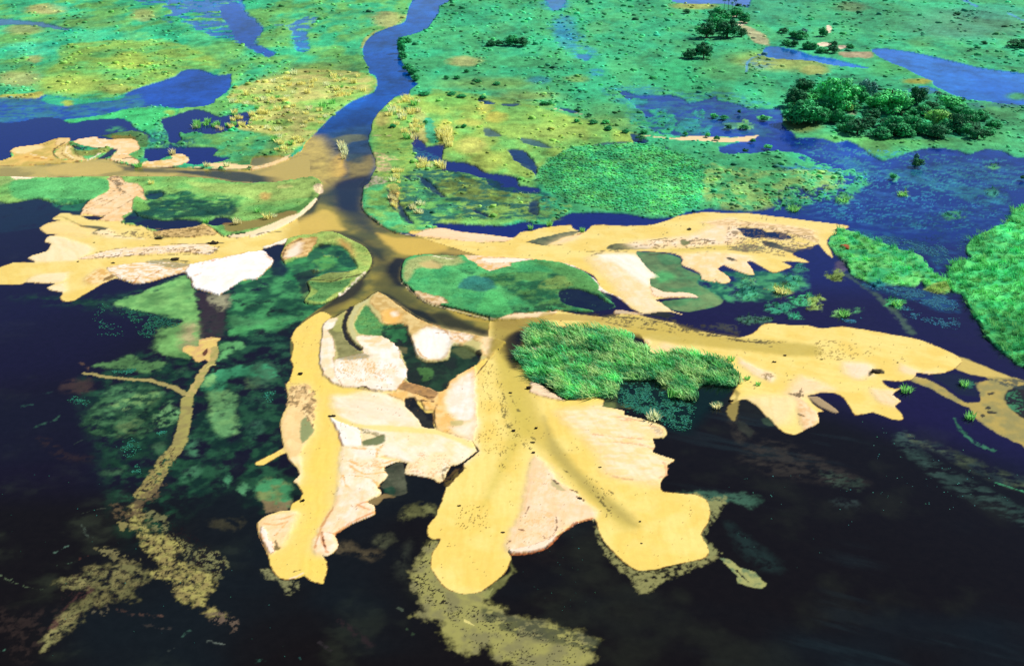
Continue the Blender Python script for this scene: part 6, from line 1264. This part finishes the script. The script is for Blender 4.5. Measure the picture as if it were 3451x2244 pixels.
isle = [
    (600, 765, 145, 150, 'dark', 'dark rounded tree at the far left corner of the wooded island'),
    (540, 860, 160, 160, 'dark', 'dark tree on the left edge of the wooded island'),
    (650, 840, 130, 110, 'bright', 'small bright green tree between the dark trees on the left of the island'),
    (600, 1000, 250, 210, 'mid', 'large tree with a deep dark shaded side at the lower left of the island'),
    (710, 1000, 150, 150, 'mid', 'bushy tree touching the large lower left tree of the island'),
    (870, 880, 280, 290, 'bright', 'largest bright topped tree in the left half of the wooded island'),
    (1065, 835, 125, 150, 'mid', 'upright green tree right of the largest bright topped tree'),
    (1115, 790, 130, 170, 'grey', 'grey green hazy tree at the back of the wooded island'),
    (1300, 905, 280, 220, 'bright', 'wide bright green tree in the middle of the wooded island'),
    (1515, 840, 140, 150, 'dark', 'dark green tree behind the sandy clearing of the island'),
    (1800, 880, 190, 130, 'bright', 'bright round tree at the back right of the wooded island'),
    (875, 990, 110, 120, 'mid', 'narrow tree in front of the largest bright topped tree'),
    (1040, 1085, 160, 130, 'dark', 'round dark bush like tree at the front of the island'),
    (1160, 975, 130, 100, 'dark', 'dark tree left of the sandy clearing'),
    (1340, 1090, 200, 170, 'mid', 'broad shaded tree in front of the sandy clearing'),
    (1490, 1070, 150, 150, 'mid', 'mid green tree right of the broad shaded tree'),
    (1680, 1010, 180, 150, 'yellow', 'yellow green tree right of the sandy clearing'),
    (1830, 1060, 150, 160, 'dark', 'dark green tree on the right half of the island'),
    (1230, 1110, 160, 95, 'mid', 'low tree at the front edge of the island'),
    (1690, 1110, 150, 110, 'dark', 'dark low tree at the front right of the island'),
    (2000, 1120, 125, 105, 'dark', 'dark round tree near the right tip of the island'),
    (2140, 1035, 110, 75, 'mid', 'small round tree at the far right tip of the island'),
    (1920, 1000, 140, 130, 'mid', 'mid green tree behind the right tip of the island'),
    (2020, 970, 130, 90, 'mid', 'low spreading tree at the back of the right tip'),
    (780, 975, 110, 110, 'mid', 'small tree beside the deep shadow of the large left tree'),
    (960, 900, 120, 90, 'yellow', 'yellowish low tree in the centre left of the island'),
    (1590, 1090, 120, 100, 'mid', 'small tree between two dark trees at the island front'),
    (1420, 1000, 110, 90, 'mid', 'small tree just below the sandy clearing'),
    (1180, 870, 130, 100, 'bright', 'bright small tree left of the wide bright tree')]
fill = [(760, 900, 150, 110, 'mid'), (980, 1010, 120, 90, 'mid'), (930, 1060, 110, 70, 'mid'), (1110, 1020, 130, 90, 'dark'), (1430, 930, 130, 80, 'mid'), (1560, 940, 150, 100, 'mid'), (1620, 900, 120, 90, 'dark'), (1740, 1060, 140, 110, 'mid'), (1900, 1080, 130, 90, 'mid'), (1700, 940, 130, 90, 'mid'), (1880, 930, 140, 90, 'mid'), (1270, 1030, 130, 90, 'dark'), (700, 800, 130, 90, 'mid'), (1420, 1100, 130, 80, 'mid'), (2080, 1080, 120, 60, 'mid'), (1960, 1050, 130, 80, 'dark'), (640, 900, 160, 110, 'mid'), (1010, 900, 110, 80, 'mid')]
isle += [(a_, b_, c_, d_, e_, 'small crowded tree filling a gap among the larger trees of the wooded island') for (a_, b_, c_, d_, e_) in fill]
for (x_, y_, w_, h_, t_, l_) in isle: tree('a3', x_, y_, w_, h_, t_, l_, GI)
GU = 'trees by the upper pond'
for (x_, y_, w_, h_, t_, l_) in [
    (1735, 315, 140, 140, 'dark', 'dark bushy tree on the left of the upper pond grove'), (1905, 310, 165, 160, 'dark', 'largest dark tree in the upper pond grove'),
    (1820, 250, 150, 120, 'mid', 'mid green tree behind the dark trees of the upper grove'), (1835, 170, 150, 110, 'mid', 'rounded tree at the back of the upper grove'), (2020, 300, 75, 75, 'dark', 'small dark tree beside the tan bank'),
    (2040, 190, 90, 80, 'mid', 'small tree by the bare sand at the top'), (1620, 475, 125, 85, 'dark', 'dark spreading tree standing alone below the upper grove'), (1715, 475, 110, 140, 'dark', 'tall ragged tree beside the lone spreading tree'), (1980, 150, 110, 90, 'mid', 'tree at the foot of the palms')]:
    tree('a2', x_, y_, w_, h_, t_, l_, GU)
GB = 'bushes along the sandy bank'
for i, (x_, y_, w_, h_, t_) in enumerate([(450, 275, 70, 50, 'dark'), (530, 310, 80, 60, 'mid'), (590, 320, 100, 70, 'mid'), (470, 370, 70, 50, 'mid'), (535, 380, 60, 60, 'dark'), (640, 400, 80, 70, 'mid'), (690, 405, 70, 60, 'mid'), (760, 430, 90, 50, 'mid'), (850, 435, 80, 70, 'dark'), (765, 300, 70, 80, 'mid'), (845, 380, 60, 50, 'dark'), (980, 395, 60, 40, 'mid'), (610, 280, 70, 50, 'grey')]):
    tree('a3', x_, y_, w_, h_, t_, 'round green bush on the sandy bank between the two ponds', GB, name='bush', cat='bush')
for (x_, y_, w_, h_, t_, l_) in [(15, 375, 80, 50, 'dark', 'leftmost low bush of the row in the upper middle'), (85, 370, 70, 50, 'dark', 'second low bush of the row in the upper middle'), (185, 370, 110, 90, 'mid', 'rounded bush with a bright top in the upper middle row'), (260, 380, 110, 80, 'dark', 'dark bush at the right end of the upper middle row'), (1580, 115, 60, 35, 'dark', 'single dark bush left of the upper grove')]:
    tree('a2', x_, y_, w_, h_, t_, l_, 'bushes in the upper middle', name='bush', cat='bush')
for (x_, y_, w_, h_, t_, l_) in [(2330, 385, 170, 75, 'dark', 'broad dark bush cut by the right edge'), (2055, 362, 50, 30, 'dark', 'small dark bush left of the broad one at the right edge'), (1840, 125, 55, 26, 'dark', 'tiny dark bush in the upper right meadow'), (1520, 1340, 95, 70, 'dark', 'dark round bush standing in the blue lake'),
                                 (1510, 1290, 40, 60, 'grey', 'thin sapling above the dark bush in the lake'), (1330, 1440, 50, 40, 'mid', 'small green bush alone in the blue lake'), (2370, 1450, 40, 40, 'dark', 'small dark bush at the right edge of the lake')]:
    tree('a3', x_, y_, w_, h_, t_, l_, 'lone bushes on the right', name='bush', cat='bush')
for i, (x_, y_, w_, h_) in enumerate([(1195, 430, 60, 110), (1200, 360, 70, 60), (1240, 350, 70, 50), (1205, 480, 60, 60), (1240, 570, 70, 60), (1310, 650, 70, 50), (1290, 600, 70, 50)]):
    tree('a1', x_, y_, w_, h_, 'mid', 'green bush overhanging the right bank of the blue river', 'bushes on the river bank', name='bush', cat='bush')
tree('a2', 800, 945, 40, 34, 'dark', 'small dark bush on bare tan ground right of centre', None, name='bush', cat='bush')
# scattered marsh bushes at the foot of the right plain
for i, (x_, y_, w_) in enumerate([(440, 850, 70), (480, 850, 60), (630, 880, 70), (700, 910, 60), (830, 1000, 90), (930, 1000, 80), (950, 1050, 80), (1020, 1070, 60), (1090, 1075, 80), (700, 990, 60), (1240, 1080, 80), (1210, 1130, 110), (1660, 925, 90), (1800, 950, 80), (1880, 965, 90), (1910, 1040, 80), (2040, 1040, 90), (2100, 1045, 80), (2200, 970, 90), (2050, 1230, 60), (2110, 1150, 60), (2230, 1200, 90), (1900, 900, 50), (2000, 920, 40), (1570, 1095, 60), (1750, 1105, 60), (1820, 1130, 60), (1500, 920, 50)]):
    if i % 5 == 2: continue
    tree('a2', x_, y_, w_ * .72, 36, ['mid', 'bright', 'mid', 'dark'][i % 4], 'low green bush beside the blue lake shallows', 'bushes by the lake shallows', name='bush', cat='bush')
for i, (x_, y_, w_) in enumerate([(1380, 770, 120), (1490, 755, 70), (1600, 770, 100), (1680, 790, 110), (1780, 780, 90), (1850, 800, 70), (1720, 590, 60), (1640, 575, 60), (1560, 640, 70), (1640, 640, 70), (1720, 660, 70), (1810, 670, 70), (1960, 690, 80), (1900, 120, 60), (1390, 1000, 60), (1700, 1030, 60), (2080, 1080, 60), (1240, 890, 60), (1130, 1030, 70), (1160, 960, 60)]):
    if i % 3 == 1: continue
    tree('a1', x_, y_, w_ * .7, 32, ['mid', 'dark', 'mid'][i % 3], 'low dark green bush in the hummocky grass right of the river', 'bushes right of the river', name='bush', cat='bush')
# palms
def palm_crown(seed, tone):
    r = np.random.default_rng(seed); V = []; F = []; CCs = []
    for i in range(16):
        a = 6.283 * i / 16 + r.uniform(-.2, .2); L = r.uniform(.8, 1.1); up = r.uniform(.1, .7)
        px_, pz_ = 0, 0; prev = None
        for s in range(5):
            t = s / 4; rr = L * t; z = up * t * 1.4 - 1.2 * t * t; wd = .16 * math.sin(math.pi * min(.95, t * .8 + .15))
            c, sn = math.cos(a), math.sin(a); b = len(V)
            V += [(rr * c - wd * sn, rr * sn + wd * c, z - .05), (rr * c, rr * sn, z), (rr * c + wd * sn, rr * sn - wd * c, z - .05)]
            CCs += [np.array(tone) * (1 + r.normal(0, .15))] * 3
            if prev is not None: F += [(prev, prev + 1, b + 1, b), (prev + 1, prev + 2, b + 2, b + 1)]
            prev = b
    me = build_mesh('crown', np.array(V), np.array(F), np.array(CCs), False); me.materials.append(M_TREE)
    return me
PC = [palm_crown(5, T_GREY), palm_crown(6, C(70, 130, 100))]
v, f = tube([(0, 0, -.02), (.01, 0, .3), (.025, .01, .65), (.03, .01, 1.0)], [.034, .026, .022, .02])
PT = build_mesh('trunk', np.array(v), np.array(f), None, True); PT.materials.append(M_BARK)
def palm(tile, x, yb, h, label, group, k=0):
    a, b = base_point(tile, x, yb); m = mpp(b) / 2.38; Hh = h * m
    o = bpy.data.objects.new('palm_tree', None); COL.objects.link(o); o.location = (a, b, .2); o.rotation_euler = (0, 0, k * 1.3); tag(o, label, 'palm', group)
    t = bpy.data.objects.new('trunk', PT); COL.objects.link(t); t.parent = o; t.scale = (Hh * .8, Hh * .8, Hh)
    c = bpy.data.objects.new('crown', PC[k % 2]); COL.objects.link(c); c.parent = o; c.location = (Hh * .024, Hh * .008, Hh); c.scale = (Hh * .3,) * 3
for k, (x_, y_, h_, l_) in enumerate([(1880, 75, 75, 'leftmost tall palm against the top pond'), (1912, 85, 90, 'second palm from the left at the top pond'), (1945, 95, 70, 'slender palm in the middle of the top pond row'), (1968, 85, 85, 'palm right of the middle at the top pond'), (2005, 110, 60, 'short palm at the right of the top pond row'), (2035, 120, 70, 'rightmost palm of the top pond row')]):
    palm('a2', x_, y_, h_, l_, 'palms at the top pond', k)
palm('a3', 1570, 830, 120, 'grey feathery palm left of two on the wooded island', 'palms on the wooded island', 0)
palm('a3', 1670, 860, 115, 'grey feathery palm right of two on the wooded island', 'palms on the wooded island', 1)

# tussocks of dry reed
def tuss_mesh(seed, c):
    V, F = blades(46, 1.0, .46, .11, .42, seed); r = np.random.default_rng(seed)
    cc = np.repeat(np.array([c * (1 + r.normal(0, .18)) for _ in range(46)]), 5, 0)
    me = build_mesh('reed_tussock', V, F, cc, False); me.materials.append(M_LEAF); return me
TM = {'tan': [tuss_mesh(i, C(246, 238, 150, 1.05)) for i in (1, 2, 3)], 'green': [tuss_mesh(i, C(150, 225, 120, 1.1)) for i in (4, 5)], 'pale': [tuss_mesh(6, C(236, 240, 186, 1.05)), tuss_mesh(7, C(240, 232, 170, 1.05))]}
nts = 0
def tussock(tile, x, yb, w, h, tone, label, group, wid=None):
    global nts
    a, b = base_point(tile, x, yb); m = mpp(b) / 2.38
    o = bpy.data.objects.new('reed_tussock', TM[tone][nts % len(TM[tone])]); COL.objects.link(o); nts += 1
    o.location = (a, b, .05); o.rotation_euler = (0, 0, nts * 1.7 % 6.28); o.scale = (w * m * 1.0, w * m * 1.0, .66 * h * m / math.cos(math.atan2(H, b)))
    tag(o, label, 'reeds', group)
for i, (x_, y_, w_, h_) in enumerate([(0, 0, 62, 80), (-12, -30, 50, 70), (18, 40, 50, 60), (10, 75, 40, 60), (26, 10, 40, 60)]):
    tussock('a1', 725 + x_, 1200 + y_, w_, h_, 'pale', 'pale dry reed clump standing in the river mouth', 'reed clump in the river')
rr_ = np.random.default_rng(77)
def tuss_field(tile, poly, n, w, h, tones, label, group):
    p = smooth_poly(T(tile, poly), True, 2); k = 0
    while k < n:
        x = rr_.uniform(p[:, 0].min(), p[:, 0].max()); y = rr_.uniform(p[:, 1].min(), p[:, 1].max())
        if sdf(np.array([x]), np.array([y]), p)[0] > 0: continue
        s = rr_.uniform(.7, 1.3)
        tussock(tile, (x - TX[tile[1]]) * 2.38, (y - TY[tile[0]]) * 2.38, w * s, h * s * rr_.uniform(.8, 1.2), tones[rr_.integers(len(tones))], label, group); k += 1
GL = 'dry reed tussocks left of the river'
tuss_field('a1', '-250,800 0,720 330,600 700,590 920,620 960,720 780,800 620,930 430,1130 300,1240 150,1200 100,1000 -80,1020 -250,1060', 100, 42, 56, ['tan', 'tan', 'tan', 'green', 'pale'], 'straw coloured reed tussock in the field left of the river', GL)
tuss_field('a0', '1520,1000 1660,970 1690,1030 1530,1050', 6, 50, 50, ['green', 'pale'], 'pale green reed tuft in the left blue pool', 'reed tufts in the left pool')
tuss_field('a0', '1690,1000 1780,990 1780,1040 1700,1030', 3, 50, 50, ['green', 'pale'], 'pale green reed tuft in the left blue pool', 'reed tufts in the left pool')
GRR = 'dry reed tussocks right of the river'
tuss_field('a1', '1000,930 1080,850 1250,790 1350,820 1400,1000 1600,1050 1600,1200 1530,1190 1420,1000 1280,1170 1160,1050 1050,1000 1000,1010', 36, 50, 66, ['tan', 'tan', 'pale', 'green'], 'straw coloured reed tussock on the right bank above the river mouth', GRR)
tuss_field('a1', '1480,1060 1570,1050 1600,1200 1560,1210', 8, 60, 90, ['tan'], 'straw coloured reed tussock on the right bank above the river mouth', GRR)
tuss_field('b1', '1090,60 1200,60 1190,160 1170,300 1160,380 1110,320 1120,180', 12, 42, 52, ['tan', 'pale'], 'straw coloured reed tussock on the green point right of the channel', 'reed tussocks on the right point')
tuss_field('a1', '1330,1300 1480,1290 1540,1330 1540,1380 1420,1390 1340,1350', 8, 56, 62, ['tan', 'pale'], 'pale reed tuft beside the dark right pool', 'reed tufts by the right pool')
tuss_field('b1', '1250,330 1380,330 1400,430 1300,440', 5, 50, 66, ['pale', 'green'], 'pale reed tuft in the flooded grass right of the channel', 'reed tufts in flooded grass')
for (t_, x_, y_, w_, h_, tone, l_) in [
    ('b0', 1215, 175, 46, 66, 'tan', 'straw reed clump below the upper left channel'), ('b0', 1650, 480, 44, 60, 'green', 'small greenish reed clump on the left island shore'), ('b0', 1905, 495, 62, 90, 'pale', 'grey pale reed clump on the left island shore'), ('b0', 2150, 450, 70, 80, 'tan', 'straw reed clump near the right tip of the left island'), ('b0', 2070, 400, 50, 60, 'green', 'low reed clump behind the straw one on the left island'), ('b0', 2200, 440, 40, 50, 'pale', 'thin reed clump right of the straw one on the left island'),
    ('a0', 1660, 1345, 48, 70, 'pale', 'left of two reed clumps on the upper left channel bank'), ('a0', 1825, 1340, 46, 70, 'pale', 'right of two reed clumps on the upper left channel bank'), ('a0', 1385, 1240, 50, 70, 'pale', 'pale reed clump on the small sand spit in the left pool'), ('a0', 1110, 1340, 60, 50, 'green', 'green reed clump on the upper left channel bank'),
    ('b2', 740, 550, 40, 54, 'green', 'small reed clump on the upper right sand edge'), ('b2', 480, 500, 50, 60, 'green', 'reed clump in the dark strip above the upper right sandbar'), ('b2', 330, 530, 40, 56, 'green', 'reed clump left in the dark strip above the upper right sandbar'),
    ('c2', 1320, 740, 110, 70, 'pale', 'pale swept reed clump among floating leaves'), ('c2', 1820, 650, 70, 50, 'pale', 'small pale reed clump in the dark bay'), ('c2', 1470, 560, 90, 90, 'green', 'reed clump at the gap in the foreground reed island'),
    ('c2', 1240, 190, 90, 70, 'green', 'dark reed clump at the right end of the foreground reed island'), ('c3', 30, 270, 60, 44, 'green', 'small reed clump on the right sandbar'), ('c3', 160, 425, 44, 36, 'green', 'spiky dark tuft on the right sandbar'), ('c3', 245, 470, 40, 34, 'green', 'small dark tuft beside a spiky one on the right sandbar'),     ('c3', 1430, 520, 90, 70, 'green', 'leafy clump at the ragged end of the right sandbar'), ('c3', 1900, 470, 70, 50, 'green', 'leafy clump on the olive sand trail'), ('c3', 1950, 740, 80, 70, 'green', 'leafy clump at the edge of the olive sand trail'),
    ('b3', 430, 1040, 90, 60, 'tan', 'straw topped reed clump in the dark right water'), ('b3', 930, 1220, 90, 60, 'green', 'green clump alone in the dark right water'), ('b3', 1360, 1140, 80, 50, 'green', 'green clump below the middle reeds'), ('b3', 1410, 260, 80, 36, 'green', 'flat reed clump in the right lake'), ('b3', 930, 310, 80, 50, 'green', 'reed islet at the right tip of the marsh'), ('b3', 530, 380, 90, 60, 'green', 'reed islet beside the upper right sandbar')]:
    tussock(t_, x_, y_, w_, h_, tone, l_, None)

# drifted weed and mud clods lying on the sand
def clod(seed):
    V, F = dome(seed, .5, 9); r = np.random.default_rng(seed + 9); V = V * (1 + r.normal(0, .34, (len(V), 1))).astype(np.float32); me = build_mesh('weed_clump', V, F, None, True); me.materials.append(M_DRIFT); return me
CL = [clod(s) for s in (201, 202, 203)]
pts = [('c1', 640, 720, 60, 24, 'dark weed clump at the point of the white sand wedge'), ('c1', 385, 385, 50, 30, 'dark weed clump near the top of the lower left lobe'), ('c1', 1965, 190, 34, 20, 'weed clump at the tip of the sand bank by the dark channel'), ('c1', 405, 1400, 34, 44, 'dark weed clump on the left edge of the lower left lobe'),
       ('c2', 190, 840, 40, 24, 'weed clump in the middle of the foreground fan'), ('c2', 375, 820, 24, 34, 'curled weed clump right of the current thread'), ('c2', 345, 930, 40, 12, 'curved weed strand on the foreground fan'), ('c2', 350, 1015, 36, 20, 'weed clump at the tip of the pink triangle'), ('c2', 170, 535, 30, 16, 'small weed clump near the head of the foreground fan'), ('c2', 885, 1130, 26, 16, 'weed clump on the right part of the foreground fan'), ('c2', 720, 1385, 50, 22, 'weed clump at the edge of the pink triangle'), ('c2', 785, 835, 30, 12, 'weed strand among the pink sand fingers'), ('c2', 1130, 780, 24, 10, 'weed strand on the upper pink sand finger'),
       ('c2', 310, 500, 50, 44, 'dark clump beside the reed island'), ('c2', 1940, 600, 40, 24, 'weed clump in the narrow sand gap'), ('d1', 1660, 262, 30, 16, 'weed crescent on the middle lobe'), ('d2', 1205, 390, 24, 12, 'small weed clump on the right lobe'), ('d2', 1220, 565, 20, 8, 'tiny weed strand on the right lobe'), ('d1', 2010, 475, 34, 8, 'thin weed crescent beside the pink triangle'),
       ('c3', 460, 235, 34, 12, 'weed strand on the right sandbar'), ('c3', 380, 287, 34, 12, 'second weed strand on the right sandbar'), ('c3', 755, 265, 26, 10, 'weed strand in the middle of the right sandbar'), ('c3', 1365, 292, 18, 10, 'weed dot far along the right sandbar'), ('c3', 1200, 370, 80, 40, 'dark weed mound on the pale patch of the right sandbar'), ('b2', 1600, 535, 34, 24, 'dark clump on the yellow upper right arm'), ('b0', 1400, 775, 90, 22, 'dark weed bank on the left arm'), ('b0', 1720, 645, 90, 26, 'dark weed bank at the head of the white strip'), ('b0', 1270, 605, 60, 26, 'dark clump at the end of the tan ridge'), ('b0', 625, 792, 24, 10, 'small weed speck on the left arm'), ('b0', 910, 803, 36, 8, 'weed strand on the left arm'), ('b0', 755, 638, 20, 8, 'weed speck on the upper left arm')]
for i, (t_, x_, y_, w_, h_, l_) in enumerate(pts):
    a, b = base_point(t_, x_, y_); m = mpp(b) / 2.38
    o = bpy.data.objects.new('weed_clump', CL[i % 3]); COL.objects.link(o); o.location = (a, b, .04)
    o.scale = (w_ * m * .85, w_ * m * .5, max(.12, h_ * m * .7)); o.rotation_euler = (0, 0, .2 * math.sin(i * 2.1)); tag(o, l_, 'weed', 'drifted weed on the sand')
# one low brown mound among the middle reeds
V, F = dome(301, .5, 8); me = build_mesh('mound', V, F, None, True); me.materials.append(mat('red_earth', tuple(C(168, 84, 52)), .95, .1, (4, .5, .1), .25, 3, attr=None))
o = bpy.data.objects.new('mound', me); COL.objects.link(o); a, b = base_point('b3', 945, 690); m = mpp(b) / 2.38
o.location = (a, b, .2); o.scale = (62 * m, 90 * m, 40 * m); o.rotation_euler = (0, 0, .5); tag(o, 'small red brown mound lying among the middle reeds', 'mound')
print('things', len(bpy.data.objects), 'verts', NV, 'layers', LAYERS)
